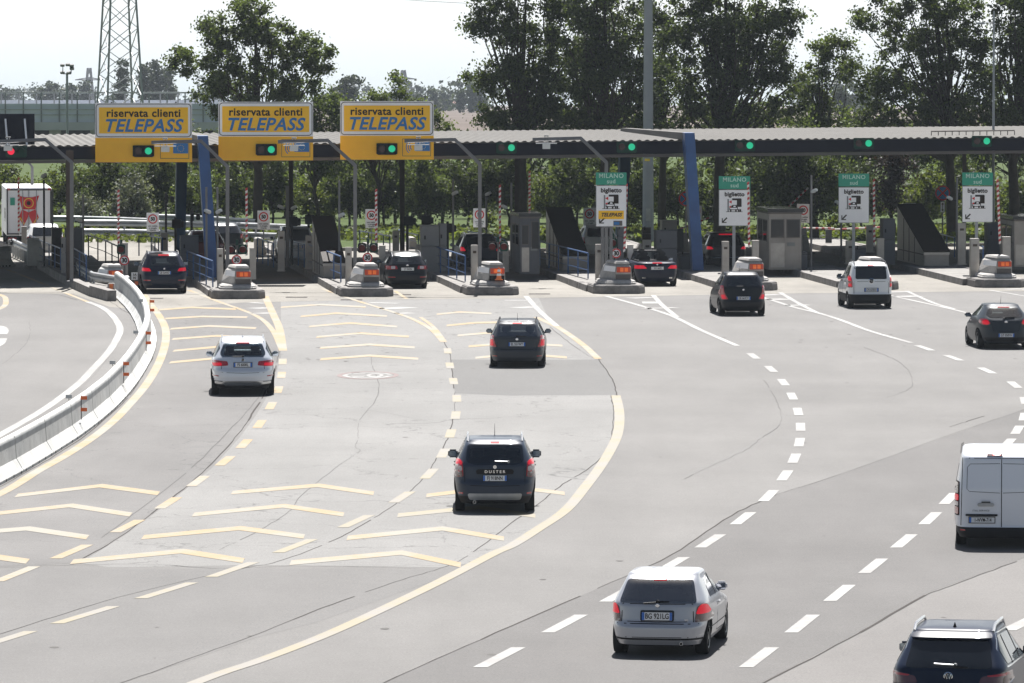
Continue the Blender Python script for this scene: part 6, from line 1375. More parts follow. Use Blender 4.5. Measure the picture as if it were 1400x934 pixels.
mb = MB(); mb.box((W2-.12, -.045, H-.06), (.14, .02, .10), 'tail_red'); mb.box((-W2+.12, -.045, H-.06), (.14, .02, .10), 'tail_red'); mb.build('marker_lamp', t)
mb = MB()                                   # ribbon emblem
def fe(p, m='sign_red', y=-.03): mb.add([(a, y, c_) for a, c_ in p], [tuple(range(len(p)))], m)
fe([(-.52, 2.66), (-.20, 2.58), (.16, 2.58), (.48, 2.66), (.36, 2.30), (.30, 2.0), (-.34, 2.0), (-.40, 2.30)])
fe([(-.34, 2.0), (-.02, 1.86), (.30, 2.0), (.46, 1.62), (.22, 1.22), (.05, 1.55), (-.02, 1.75), (-.09, 1.55), (-.26, 1.22), (-.50, 1.62)])
for r_, m_, y_ in ((.24, 'star_yellow', -.034), (.20, 'sign_red', -.038), (.10, 'sign_black', -.042)): mb.tube((-.02, y_+.002, 2.30), (-.02, y_, 2.30), r_, m_, n=20)
fe([(-.46, 1.62), (-.24, 1.28), (-.21, 1.31), (-.41, 1.63)], 'star_yellow', -.034); fe([(.42, 1.62), (.20, 1.28), (.17, 1.31), (.37, 1.63)], 'star_yellow', -.034); mb.build('ribbon_emblem', t)
mb = MB(); mb.box((-.78, -.03, 2.38), (.22, .02, .36), 'sign_green'); mb.build('green_sticker', t)
mb = MB(); mb.box((0, L_/2, .62), (2*W2-.5, L_-.2, .22), 'dark_steel'); mb.box((0, .1, .50), (2*W2-.1, .1, .16), 'dark_steel'); mb.build('chassis', t)
for y in (1.2, 5.8):
    for sg in (-1, 1):
        mb = MB(); mb.tube((sg*(W2-.28), y, .48), (sg*(W2-.02), y, .48), .48, 'tyre', n=24); mb.build('wheel', t)
for sg in (-1, 1):
    mb = MB(); mb.box((sg*(W2-.28), .0, .60), (.40, .05, .13), 'tail_red'); mb.build('tail_light', t)
text('side_lettering', 'Figli', .7, 'brown_steel', t, (-W2-.01, 1.9, 1.75), rot=(math.pi/2, 0, -math.pi/2), shear=.3, bold=.006)
mb = MB(); mb.box((0, L_+.9, 1.35), (2.1, 1.6, 2.0), 'sign_white'); cab = mb.build('cab', t, bevel=.12)
# ================================================================== BARRIERS
# concrete barrier elements, six metres each, following the curve
CL = smooth_px([(160, 402), (174, 413), (188, 428), (198, 446), (202, 466), (197, 486), (186, 507), (171, 529), (151, 552), (125, 575), (94, 598), (56, 622), (8, 650), (-50, 680), (-120, 712)], 10)
pw = [P(a.x, a.y) for a in CL]; acc = [0]
for a, b in zip(pw, pw[1:]): acc.append(acc[-1]+(b-a).length)
def along(s):
    for i in range(len(pw)-1):
        if s <= acc[i+1]: return pw[i]+(pw[i+1]-pw[i])*((s-acc[i])/(acc[i+1]-acc[i]))
    return pw[-1]
prof = [(-.31, .0), (-.31, .08), (-.27, .10), (-.13, .34), (-.09, .86), (-.06, .90), (.06, .90), (.09, .86), (.13, .34), (.27, .10), (.31, .08), (.31, .0)]
def barrier_element(a, b, label, m='concrete_white', post=False):
    d = b-a; L_ = d.length-.07; ang = math.atan2(d.y, d.x); t = thing('concrete_barrier', label, 'barrier', a, ang, 'concrete barrier elements in the curve')
    mb = MB(); n = len(prof); mb.add([(0, y, z) for y, z in prof]+[(L_, y, z) for y, z in prof], [tuple(range(n-1, -1, -1)), tuple(range(n, 2*n))]+[(i, n+i, n+(i+1) % n, (i+1) % n) for i in range(n)], m); mb.build('wall', t, bevel=.012)
    mb = MB()
    for s in (1, -1): mb.box((L_/2, s*.101, .72), (L_-.02, .006, .20), 'concrete_band')
    for s in (1, -1):
        for k in (.25, .75): mb.box((L_*k, s*.106, .62), (.02, .006, .05), 'dark_steel')
    mb.build('band', t)
    mb = MB()
    for k in range(5): mb.box((.4+(L_-.8)*k/4, -.31, .04), (.10, .012, .06), 'dark_steel'); mb.box((.4+(L_-.8)*k/4, .31, .04), (.10, .012, .06), 'dark_steel')
    mb.build('drain_slot', t)
nb = int(acc[-1]//6.0)
ORD = ['first', 'second', 'third', 'fourth', 'fifth', 'sixth', 'seventh', 'eighth', 'ninth', 'tenth', 'eleventh', 'twelfth', 'thirteenth', 'fourteenth', 'fifteenth', 'sixteenth', 'seventeenth', 'eighteenth', 'nineteenth', 'twentieth']
for i in range(min(nb, 22)):
    barrier_element(along(i*6.0), along((i+1)*6.0), '%s white concrete element of the curved barrier, counted from the dark blue car' % (ORD[i] if i < len(ORD) else 'last'))
def nearest_s(p):
    return min((abs((along(s*.25)-p).length), s*.25) for s in range(int(acc[-1]*4)))[1]
for x, y, top, lab in [(53, 580, 563, 'nearest the left edge'), (134, 529, 510, 'second from the left edge'), (176, 483, 466, 'third from the left edge'), (202, 436, 419, 'farthest, just below the dark blue car')]:
    q = P(x, y+12); s_ = nearest_s(q); a = along(s_); d = (along(s_+.3)-a).normalized(); n = Vector((-d.y, d.x, 0)); n = n if n.x > 0 else -n
    o = a+n*.17; o.z = 0; Yb = o.y; t = thing('reflector_post', 'orange double reflector on the curved barrier, %s' % lab, 'reflector', o, 0, 'reflector posts on the curved barrier')
    mb = MB(); mb.tube((0, -.02, .36), (0, -.02, 1.0), .012, 'dark_steel', n=6); mb.build('post', t)
    for z in (.93, .62):
        mb = MB(); mb.box((.07, -.03, z), (.17, .012, .095), 'orange_reflector'); mb.build('reflector', t)
    mb = MB(); mb.box((-.33, .05, .96), (.17, .015, .10), 'galvanised'); mb.tube((-.33, .06, .86), (-.33, .06, .95), .01, 'dark_steel', n=5); mb.build('rear_plate', t)
# short barrier pieces at the far left
for i, (a, b) in enumerate([((-20, 366), (14, 364)), ((135, 412), (150, 404))]):
    if i == 0: barrier_element(P(*a), P(*b), 'pale concrete element under the lorry, at the left edge')
# small upright block where barrier and kerb meet
b = P(152, 408); t = thing('concrete_block', 'small stained concrete block at the end of the curved barrier', 'block', b); mb = MB(); mb.box((0, 0, .3), (.35, .5, .6), 'concrete', top=.7); mb.build('block', t, bevel=.02); mb = MB(); mb.box((.02, -.24, .42), (.14, .02, .3), 'orange_plastic'); mb.build('reflector', t)

# ------------------------------------------------------------------ steel guard rails
def guardrail(pts, label, ztop=.75, two=False, step=4.0, z=0.0):
    p = [P(*q) if len(q) == 2 else Vector(q) for q in pts]; o = p[0].copy(); t = thing('guard_rail', label, 'guard rail', o, 0, 'steel guard rails'); q = [v-o for v in p]
    w_ = [(-.0, -.16), (.07, -.12), (.07, -.05), (.0, 0), (.07, .05), (.07, .12), (0, .16)]
    for zz in ((ztop-.16,) if not two else (ztop-.16, ztop-.62)):
        mb = MB(); vs = []
        for i, v in enumerate(q):
            d = (q[min(i+1, len(q)-1)]-q[max(i-1, 0)]).normalized(); n = Vector((d.y, -d.x, 0)); n = n if n.y < 0 else -n
            vs += [v+n*a+Vector((0, 0, zz+c_)) for a, c_ in w_]
        k = len(w_); mb.add(vs, [(i*k+j, i*k+j+1, (i+1)*k+j+1, (i+1)*k+j) for i in range(len(q)-1) for j in range(k-1)], 'galvanised'); mb.build('rail', t)
    for a, b_ in zip(q, q[1:]):
        n = max(1, int((b_-a).length/step))
        for i in range(n):
            v = a+(b_-a)*(i/n); mb = MB(); mb.box((v.x, v.y+.12, ztop/2-.02), (.09, .14, ztop-.04), 'galvanised'); mb.build('post', t)
guardrail([(176, 402), (163, 402), (150, 400), (128, 396), (108, 384), (106, 380)], 'curved steel guard rail wrapped around the whitish cushion', .72, step=1.6)
guardrail([(12, 352), (18, 351), (28, 356), (40, 362)], 'short steel guard rail at the foot of the white lorry', .85, step=1.2)
guardrail([(60, 317), (110, 317.5), (160, 319), (205, 321)], 'far steel guard rail behind the road at left', .85, step=3)
guardrail([(112, 326), (170, 326.5), (220, 327.5), (290, 329), (350, 331), (425, 334)], 'nearer steel guard rail running to the third lane', .95, True, step=3)
guardrail([(205, 319), (250, 320), (300, 323), (350, 327)], 'upper steel guard rail behind the first blue pillar', 1.0, step=3)
# kerb edge and grass verge behind the road
q = [P(425, 343), P(700, 345), P(900, 342), P(1160, 339), P(1420, 336)]
mb = MB()
for a, b in zip(q, q[1:]):
    d = (b-a).normalized(); n = Vector((-d.y, d.x, 0)); v = [a, b, b+n*.3, a+n*.3]; mb.add([(p.x, p.y, 0) for p in v]+[(p.x, p.y, .16) for p in v], [(4, 5, 6, 7), (0, 1, 5, 4), (1, 2, 6, 5), (2, 3, 7, 6), (3, 0, 4, 7)], 'kerb_concrete')
struct(mb.build('kerb'))
vg = [(v.x, v.y+.3) for v in q]+[(q[-1].x+10, 330), (q[0].x, 330)]
o = sheet('verge', vg, 'grass', .10, world=True)

# ================================================================== MASTS, LAMPS, PYLONS, OVERPASS
b = P(886, 332, 0); b.z = 0
t = thing('high_mast', 'thick pale grey mast rising out of the picture right of centre', 'mast', b); mb = MB(); zz = [0, 6.0, 12.5, 19, 25]
for z0, z1 in zip(zz, zz[1:]): mb.tube((0, 0, z0), (0, 0, z1+.02), .295-.0065*z0, 'mast_grey', r1=.295-.0065*z1-.004, n=12)
mb.build('shaft', t); mb = MB(); mb.tube((0, 0, 0), (0, 0, .08), .48, 'galvanised', n=16); mb.build('base_flange', t); mb = MB(); mb.box((-.05, -.27, 4.1), (.26, .03, .12), 'star_yellow'); mb.build('number_label', t); mb = MB(); mb.box((0, -.27, 1.4), (.22, .03, .6), 'galvanised'); mb.build('inspection_plate', t)
mb = MB(); mb.tube((0, 0, 25), (0, 0, 25.3), 1.0, 'galvanised', n=16); mb.build('lamp_ring', t)
b = P(1357.5, 347, 0); t = thing('lamp_pole', 'thin grey lamp pole in front of the right trees', 'lamp post', b); top = Q(1357, 15, b.y).z; mb = MB(); mb.tube((0, 0, 0), (0, 0, top), .085, 'mast_grey', r1=.04, n=10); mb.build('pole', t, smooth=True)
az = Q(1340, 32, b.y); mb = MB(); mb.path([(0, 0, az.z), (-.35, -.05, az.z+.03), (az.x-b.x, -.1, az.z)], .025, 'mast_grey', n=6); mb.build('arm', t); mb = MB(); mb.box((az.x-b.x, -.1, az.z), (.42, .2, .09), 'mast_grey'); mb.build('lamp_head', t, bevel=.02)
Yl = 360.0; q = Q(92, 190, Yl); top = Q(92, 101, Yl); g = profile(Yl); t = thing('floodlight_post', 'grey post with a cluster of floodlights in front of the overpass', 'lamp post', (q.x, Yl, g)); h = top.z-g
mb = MB(); mb.tube((0, 0, 0), (0, 0, h), .09, 'mast_grey', r1=.07); mb.build('pole', t, smooth=True); mb = MB(); mb.box((0, 0, h), (.5, .1, .06), 'mast_grey'); mb.box((-.25, 0, h+.28), (.05, .05, .55), 'mast_grey'); mb.box((.25, 0, h+.28), (.05, .05, .55), 'mast_grey'); mb.build('frame', t)
for dx, dz in ((-.27, .52), (.05, .55), (.28, .50), (-.27, .08), (.10, .06), (.3, .32)):
    mb = MB(); mb.box((dx, -.05, h+dz), (.26, .18, .16), 'dark_steel', rx=R(20)); f = mb.build('floodlight', t, bevel=.02); mb = MB(); mb.box((dx, -.15, h+dz-.02), (.22, .02, .12), 'cabinet_light', rx=R(20)); mb.build('lamp_glass', f)
# lattice pylon
def pylon(xc, ytop, ybase, Yd, w0, w1, label, arms=(), r=.05, lev=9, yaw=.25):
    a = Q(xc, ybase, Yd); z1 = Q(xc, ytop, Yd).z; g = profile(Yd); t = thing('lattice_pylon', label, 'pylon', (a.x, Yd, g), yaw, 'lattice pylons'); H = z1-g
    def wz(z): return w0+(w1-w0)*(z/H)
    for sx in (-1, 1):
        for sy in (-1, 1): mb = MB(); mb.tube((sx*w0/2, sy*w0/2, 0), (sx*w1/2, sy*w1/2, H), r*1.7, 'pylon_steel', n=4); mb.build('leg', t)
    mb = MB()
    zs = [0]; 
    while zs[-1] < H-.1 and len(zs) < lev+1: zs.append(zs[-1]+H/lev)
    for z0, z2 in zip(zs, zs[1:]):
        a0, a1 = wz(z0)/2, wz(z2)/2
        for (p, q_) in (((-1, -1), (1, -1)), ((1, -1), (1, 1)), ((1, 1), (-1, 1)), ((-1, 1), (-1, -1))):
            mb.tube((p[0]*a0, p[1]*a0, z0), (q_[0]*a1, q_[1]*a1, z2), r*.7, 'pylon_steel', n=4, caps=False); mb.tube((q_[0]*a0, q_[1]*a0, z0), (p[0]*a1, p[1]*a1, z2), r*.7, 'pylon_steel', n=4, caps=False)
    mb.build('bracing', t)
    for z, w_ in arms:
        mb = MB(); mb.path([(-w_, 0, H*z), (0, 0, H*z+w_*.16), (w_, 0, H*z)], r, 'pylon_steel', n=4); mb.path([(-w_, 0, H*z), (w_, 0, H*z)], r, 'pylon_steel', n=4); mb.build('crossarm', t)
    return t
pylon(164, -120, 150, 470, 3.35, 1.4, 'large lattice pylon rising behind the left yellow board', r=.055, lev=11, yaw=.35)
pylon(122, 93, 134, 1900, 3.2, .8, 'tiny hazy pylon left of the large pylon', arms=((.72, 4.5),), r=.22, lev=5); pylon(551.5, 96, 134, 1900, 4.0, .8, 'tiny hazy pylon between the trees and the right yellow board', arms=((.55, 4), (.78, 3.6)), r=.22, lev=5)
# overhead cable
mb = MB(); a = Q(440, -8, 900); bq = Q(700, 8, 900); m1 = Q(580, 1.5, 900); mb.path([a, m1, bq], .05, 'pylon_steel', n=4); o = mb.build('overhead_cable'); tag(o, 'thin overhead cable grazing the top edge of the sky', 'cable')
# overpass
Yo = 520.0
def ow(x, y): return Q(x, y, Yo)
g = profile(Yo); a, b = ow(-60, 165), ow(330, 165)
t = thing('road_overpass', 'hazy grey overpass with a high mesh parapet at the far left', 'bridge', ((a.x+b.x)/2, Yo, g)); o = t.location.copy(); ln = b.x-a.x
zt, zb_ = ow(0, 166).z-g, ow(0, 177).z-g; ztop = ow(0, 126).z-g
mb = MB(); mb.box((0, 0, (zt+zb_)/2), (ln, 9, zt-zb_), 'overpass_concrete'); mb.build('deck', t)
for k in range(7):
    mb = MB(); mb.box((-ln/2+ln*(k+.5)/7, 0, zb_/2), (1.0, 7, zb_), 'overpass_concrete'); mb.build('pier', t)
mb = MB(); mb.box((0, 3.5, zb_/2), (ln, .3, zb_), 'cabinet_grey'); mb.build('abutment', t)
mb = MB(); n = 16; zm_ = ow(0, 141).z-g
for k in range(n+1):
    x = -ln/2+ln*k/n; mb.box((x, -4.3, (ztop+zt)/2), (.11, .1, ztop-zt), 'sign_grey')
for zz in (ztop, ow(0, 149).z-g, ow(0, 156).z-g): mb.box((0, -4.3, zz), (ln, .1, .09), 'galvanised')
mb.build('parapet_posts', t)
mb = MB(); mb.box((0, -4.2, (zt+zm_)/2), (ln, .04, zm_-zt), 'overpass_glass'); mb.build('parapet_panel', t)
mb = MB()
for k in range(n+1):
    x = -ln/2+ln*k/n+2; mb.box((x, 4.3, (ztop+zt)/2), (.11, .1, ztop-zt), 'sign_grey')
mb.box((0, 4.3, ztop-.1), (ln, .1, .14), 'galvanised'); mb.box((0, 4.3, (zt+zm_)/2+.2), (ln, .04, zm_-zt), 'overpass_glass'); mb.build('rear_parapet', t)
# distant farmhouse
Yh = 3000; q = Q(619, 152, Yh); g = profile(Yh); t = thing('farmhouse', 'distant pink walled house with red roof in the haze', 'house', (q.x, Yh, g)); mb = MB(); mb.box((0, 0, 1.2), (5.5, 5, 2.4), 'building_wall'); mb.build('wall', t); mb = MB(); mb.prism([(-3, 2.4), (3, 2.4), (0, 3.7)], 'x', -3.1, 3.1, 'roof_tile'); mb.build('roof', t)
# ================================================================== TREES
CK = 9.5        # clumps per square metre of crown as seen
def leaf_mesh(name, cen, rad, per, size, m, parent, flat=.75, seed=0):
    """cen: clump centres, rad: their radii; many small leaf faces spread through every clump"""
    g = np.random.default_rng(seed); C_ = np.asarray(cen, float); r = np.asarray(rad, float); n = len(C_)*per
    idx = np.repeat(np.arange(len(C_)), per); d = g.normal(size=(n, 3)); d /= np.linalg.norm(d, axis=1)[:, None]; rr = r[idx]*np.minimum(1.55, np.abs(g.normal(size=n))*.75+.12); pos = C_[idx]+d*rr[:, None]*np.array([1, 1, flat])
    u = g.normal(size=(n, 3)); u /= np.linalg.norm(u, axis=1)[:, None]; v = np.cross(u, g.normal(size=(n, 3))); v /= np.linalg.norm(v, axis=1)[:, None]
    s = size*(.6+.8*g.random(n)); u *= (s*.62)[:, None]; v *= (s*.42)[:, None]
    vs = np.stack([pos-u, pos+v, pos+u, pos-v], 1).reshape(-1, 3).astype(np.float32)
    me = bpy.data.meshes.new(name); me.vertices.add(n*4); me.vertices.foreach_set('co', vs.ravel()); me.loops.add(n*4); me.loops.foreach_set('vertex_index', np.arange(n*4, dtype=np.int32))
    me.polygons.add(n); me.polygons.foreach_set('loop_start', np.arange(0, n*4, 4, dtype=np.int32)); me.update(calc_edges=True); me.materials.append(M[m])
    o = bpy.data.objects.new(name, me); COL.objects.link(o); o.parent = parent; return o
def tree(label, xt, Yd, blobs, m, name='leafy_tree', cat='tree', group='trees behind the plaza', clumps=1.0, leaf=.125, per=210, trunk_r=.22, base=None, crad=.75, seed=1, depth=.8, fork=.35, limb_n=26, bark='bark', fill=.5):
    """blobs: crown lobes as (x, y, rx, ry) seen in the photograph, given real depth about the trunk's distance"""
    g = np.random.default_rng(seed); k = Yd/FPX; z0 = profile(Yd); bx = Q(xt, 300, Yd).x
    t = thing(name, label, cat, (bx, Yd, z0), 0, group); o = np.array([bx, Yd, z0]); cen = []; rad = []
    for (x, y, rx, ry) in blobs:
        c = Q(x, y, Yd); R_ = np.array([rx*k, max(rx, ry)*k*depth, ry*k]); vol = R_[0]*R_[2]; n = max(3, int(vol*clumps*CK))
        for _ in range(n):
            d = g.normal(size=3); d /= np.linalg.norm(d); q = np.array(c)+R_*d*(g.random()**fill); cen.append(q-o); rad.append(crad*(.55+.7*g.random()))
    cen = np.array(cen); rad = np.array(rad); keep = cen[:, 2] > .6; cen = cen[keep]; rad = rad[keep]
    leaf_mesh('crown', cen, rad, per, leaf, m, t, seed=seed)
    # trunk and limbs grow to clumps in the crown
    mb = MB(); top = cen[:, 2].max(); zf = top*fork if base is None else base
    zl = cen[:, 2].min(); tp = [Vector((0, 0, -.3))]; cx = float(cen[:, 0].mean()); cy = float(cen[:, 1].mean()); nseg = 7
    for i in range(1, nseg+1):
        f = i/nseg; tp.append(Vector((cx*f**1.5*.8+g.normal()*.10, cy*f*.5+g.normal()*.1, top*.92*f)))
    mb.path(tp, [trunk_r*.8*(1-.88*i/nseg) for i in range(nseg+1)], bark, n=8)
    ids = g.choice(len(cen), min(limb_n, len(cen)), replace=False)
    for i in ids:
        e = Vector(cen[i]); hh = max(zf*.8, min(top*.75, e.z*(.35+.3*g.random()))); f = hh/(top*.92); j = min(nseg-1, int(f*nseg)); a = tp[j].lerp(tp[j+1], f*nseg-j); r0 = trunk_r*(1-.88*f)*.42
        mid = a.lerp(e, .5)+Vector((g.normal()*.25, g.normal()*.25, -.1*(e-a).length+.2+g.normal()*.2)); m2 = a.lerp(e, .25).lerp(mid, .3)+Vector((0, 0, .1))
        mb.path([a, m2, mid, mid.lerp(e, .5)+Vector((g.normal()*.15, g.normal()*.15, .1)), e], [r0, r0*.8, r0*.55, r0*.35, .012], bark, n=5)
        for _ in range(3):
            q2 = cen[g.integers(len(cen))]; q2 = Vector(q2)
            if (q2-e).length < 2.4: mb.path([mid, mid.lerp(q2, .5)+Vector((0, 0, .12)), q2], [r0*.4, r0*.25, .01], bark, n=4)
    mb.build('trunk', t, smooth=True, ang=70)
    return t
T = tree
# left tree behind the yellow boards
T('tall loose tree standing behind the left and middle yellow boards', 354, 306, [(345, 38, 44, 46), (298, 60, 42, 46), (398, 58, 40, 46), (258, 80, 30, 30), (428, 92, 30, 44), (335, 100, 70, 38), (290, 125, 40, 22), (390, 125, 50, 28), (345, 15, 26, 22), (350, 150, 60, 22)], 'leaf_mid', clumps=.85, crad=.50, seed=3, trunk_r=.36)
T('mid height bushy tree between the middle and right yellow boards', 430, 312, [(440, 150, 26, 40), (410, 185, 40, 40), (450, 205, 30, 35), (465, 175, 22, 35)], 'leaf_mid', clumps=.9, seed=4, trunk_r=.16)
T('spiky topped young tree rising above the right yellow board', 517, 318, [(515, 130, 20, 28), (505, 155, 34, 30), (485, 175, 30, 35), (535, 170, 25, 35)], 'leaf_light', clumps=.75, crad=.5, seed=5, trunk_r=.14); T('slim young tree above the right end of the right yellow board', 541, 322, [(540, 118, 10, 22), (545, 145, 22, 22), (560, 165, 24, 28), (575, 150, 12, 20)], 'leaf_light', clumps=.8, crad=.42, seed=6, trunk_r=.12)
T('low tree just right of the right yellow board', 604, 322, [(604, 175, 14, 18), (600, 200, 24, 30), (590, 160, 10, 16)], 'leaf_light', clumps=.9, crad=.45, seed=7, trunk_r=.12)
# the big dark trees
T('big dark tree whose left side stands against the pale sky', 712, 303, [(672, 28, 38, 34), (720, 40, 55, 50), (660, 108, 32, 24), (700, 105, 45, 36), (735, 150, 48, 34), (680, 160, 26, 26), (765, 90, 40, 60), (700, -20, 60, 40), (760, -10, 50, 40), (700, 168, 50, 24), (760, 165, 50, 28), (730, 105, 50, 40)], 'leaf_dark', clumps=.74, crad=.62, seed=10, trunk_r=.40, limb_n=40)
T('big dark leaning tree left of the tall mast', 828, 301, [(800, 20, 55, 50), (850, 60, 50, 60), (790, 120, 45, 50), (845, 140, 45, 40), (830, -30, 60, 40), (885, 110, 30, 50), (820, 170, 60, 26), (820, 75, 45, 50), (880, 165, 40, 28)], 'leaf_dark', clumps=.70, crad=.62, seed=11, trunk_r=.38, limb_n=40)
T('big dark tree right of the tall mast with trunks showing', 984, 305, [(930, 30, 50, 50), (985, 20, 50, 55), (1040, 40, 48, 52), (1060, 100, 42, 44), (1000, 110, 50, 45), (940, 120, 45, 45), (1080, 20, 25, 40), (960, -40, 70, 40), (1050, -35, 50, 35), (1000, 165, 60, 28), (1060, 155, 45, 32), (980, 70, 50, 50)], 'leaf_dark', clumps=.74, crad=.62, seed=12, trunk_r=.42, limb_n=40)
T('dark tree filling behind the mast and the right blue pillar', 905, 312, [(900, 60, 40, 70), (900, 150, 60, 40), (970, 165, 50, 30), (860, 20, 40, 50), (920, 100, 50, 50), (770, 60, 50, 60), (1020, 60, 50, 60)], 'leaf_dark', clumps=.42, seed=13, trunk_r=.3)
T('paler smaller tree in the gap between the big tree groups', 1112, 316, [(1105, 80, 34, 30), (1140, 75, 30, 26), (1100, 120, 36, 34), (1130, 150, 38, 30), (1110, 170, 50, 24), (1145, 105, 20, 30), (1150, 60, 16, 18)], 'leaf_light', clumps=.55, crad=.52, seed=14, trunk_r=.2, limb_n=34)
T('big tree at right whose crown starts at the sky gap', 1302, 304, [(1200, 30, 42, 36), (1260, 50, 50, 45), (1210, 95, 50, 34), (1250, 120, 50, 40), (1300, 90, 45, 50), (1200, 140, 40, 26), (1310, 10, 55, 40), (1240, -10, 60, 40), (1340, 60, 32, 50), (1210, 168, 50, 22), (1280, 160, 55, 26), (1330, 130, 40, 40)], 'leaf_dark', clumps=.70, crad=.60, seed=15, trunk_r=.36, limb_n=46)
T('big tree at the right edge behind the thin lamp pole', 1385, 302, [(1390, 30, 45, 60), (1360, 120, 40, 45), (1420, 100, 50, 60), (1400, -20, 60, 40), (1450, 20, 60, 80), (1380, 165, 55, 26)], 'leaf_dark', clumps=.70, crad=.62, seed=16, trunk_r=.38, limb_n=36)
T('rounded dark tree with a thick trunk on the grass right of the booth', 1113, 298, [(1090, 215, 60, 45), (1140, 235, 50, 40), (1110, 270, 48, 30), (1060, 245, 40, 40)], 'leaf_dark', clumps=.95, seed=17, trunk_r=.34, base=1.4)
T('small purple leaved tree between the last two ticket signs', 1222, 306, [(1222, 235, 26, 34), (1210, 265, 20, 24)], 'leaf_purple', clumps=1.0, seed=18, trunk_r=.14)
# undergrowth of shrubs and low trees that close the view below the canopy
def shrub(label, x, y, rx, ry, m, Yd, seed, leaf=.125, crad=.5, per=140, clumps=1.15):
    return tree(label, x, Yd, [(x, y, rx, ry), (x-rx*.4, y+ry*.35, rx*.7, ry*.7), (x+rx*.45, y+ry*.3, rx*.65, ry*.7)], m, 'shrub', 'shrub', 'shrubs behind the road', clumps=clumps, leaf=leaf, per=per, trunk_r=.09, crad=crad, seed=seed, limb_n=12)
SH = [
 ('silvery willow shrub behind the guard rail at left', 184, 270, 30, 40, 'leaf_silver', 312, 30), ('smaller silvery shrub left of the silvery willow', 122, 285, 20, 22, 'leaf_silver', 313, 31),
 ('bright shrub on the slope above the white lorry', 25, 255, 45, 25, 'leaf_bright', 345, 32), ('dark shrub at the left edge above the lorry', 4, 236, 22, 16, 'leaf_dark', 348, 33), ('yellow green shrub right of the lorry', 100, 250, 30, 35, 'leaf_bright', 330, 34),
 ('dark shrub behind the silvery willow', 150, 245, 45, 38, 'leaf_dark', 322, 35), ('dark round shrub left of the rear blue pillar', 215, 240, 40, 45, 'leaf_mid', 324, 36), ('green shrub between the two blue pillars', 262, 265, 30, 45, 'leaf_light', 318, 37),
 ('dark shrub right of the first blue pillar', 318, 262, 34, 48, 'leaf_mid', 320, 38), ('dark shrub under the tall loose tree', 372, 250, 36, 40, 'leaf_dark', 322, 39), ('bright shrub behind the dark stair cover', 432, 275, 34, 35, 'leaf_bright', 320, 40),
 ('dark shrub right of the dark stair cover', 478, 255, 32, 45, 'leaf_mid', 318, 41), ('broad shrub behind the middle 50 sign', 525, 250, 34, 50, 'leaf_mid', 320, 42), ('broad shrub behind the wide grey cabinet', 580, 255, 36, 50, 'leaf_mid', 316, 43), ('dark shrub behind the ring cut 50 sign', 638, 250, 36, 50, 'leaf_dark', 318, 44),
 ('low bright shrub left of the stair booth', 665, 305, 26, 22, 'leaf_bright', 308, 45), ('tall dark shrub behind the stair booth', 695, 240, 40, 50, 'leaf_dark', 318, 46), ('bright shrub above the long stair cover', 752, 270, 30, 40, 'leaf_bright', 322, 47), ('dark shrub left of the first ticket sign', 790, 240, 36, 45, 'leaf_dark', 318, 48),
 ('bright low shrub between the first ticket sign and mast', 845, 300, 30, 28, 'leaf_bright', 308, 49), ('dark shrub behind the mast foot', 880, 250, 36, 48, 'leaf_mid', 318, 50), ('dark shrub left of the right blue pillar', 925, 260, 30, 50, 'leaf_mid', 316, 51), ('dense dark shrub behind the second ticket sign', 985, 275, 40, 48, 'leaf_dark', 312, 52),
 ('dark shrub above the toll booth', 1040, 245, 40, 45, 'leaf_dark', 314, 53), ('olive shrub behind the third ticket sign', 1180, 260, 32, 45, 'leaf_mid', 316, 54), ('yellow green shrub left of the no stopping sign', 1262, 270, 30, 45, 'leaf_bright', 318, 55), ('olive shrub behind the no stopping sign', 1300, 255, 32, 48, 'leaf_mid', 322, 56),
 ('light green shrub behind the last ticket sign', 1345, 275, 32, 42, 'leaf_bright', 316, 57), ('leafy shrub at the right edge', 1392, 270, 32, 50, 'leaf_mid', 318, 58), ('low bright shrub beside the trunk at right', 1150, 310, 28, 20, 'leaf_bright', 306, 59), ('low dark shrub behind the far guard rail', 60, 300, 30, 16, 'leaf_mid', 318, 60)]
for s in SH: shrub(*s[:5], s[5], s[6], s[7])
WH = ['the white lorry', 'the silvery willow', 'the left rear pillar', 'the left yellow board', 'the first blue pillar', 'the middle 50 sign', 'the brown post of the third lane', 'the dark stair cover', 'the right yellow board', 'the wide grey cabinet', 'the cushion with the cone', 'the stair booth', 'the long stair cover', 'the first ticket sign', 'the mast', 'the right blue pillar', 'the second ticket sign', 'the toll booth', 'the dark trunk on the grass', 'the third ticket sign', 'the last stair cover', 'the no stopping sign', 'the last ticket sign', 'the cabin at the right edge']
for i, x in enumerate([95, 165, 235, 200, 295, 500, 395, 450, 530, 590, 660, 720, 765, 825, 885, 945, 1000, 1065, 1125, 1175, 1235, 1290, 1345, 1400]):
    shrub('dark thicket shrub far behind %s' % WH[i], x+RNG.uniform(-6, 6), 262+RNG.uniform(-8, 8), 44, 34, ['leaf_dark', 'leaf_mid', 'leaf_dark', 'leaf_light'][i % 4], 334+RNG.uniform(-5, 5), 300+i, leaf=.24, crad=.7, per=80, clumps=.75)
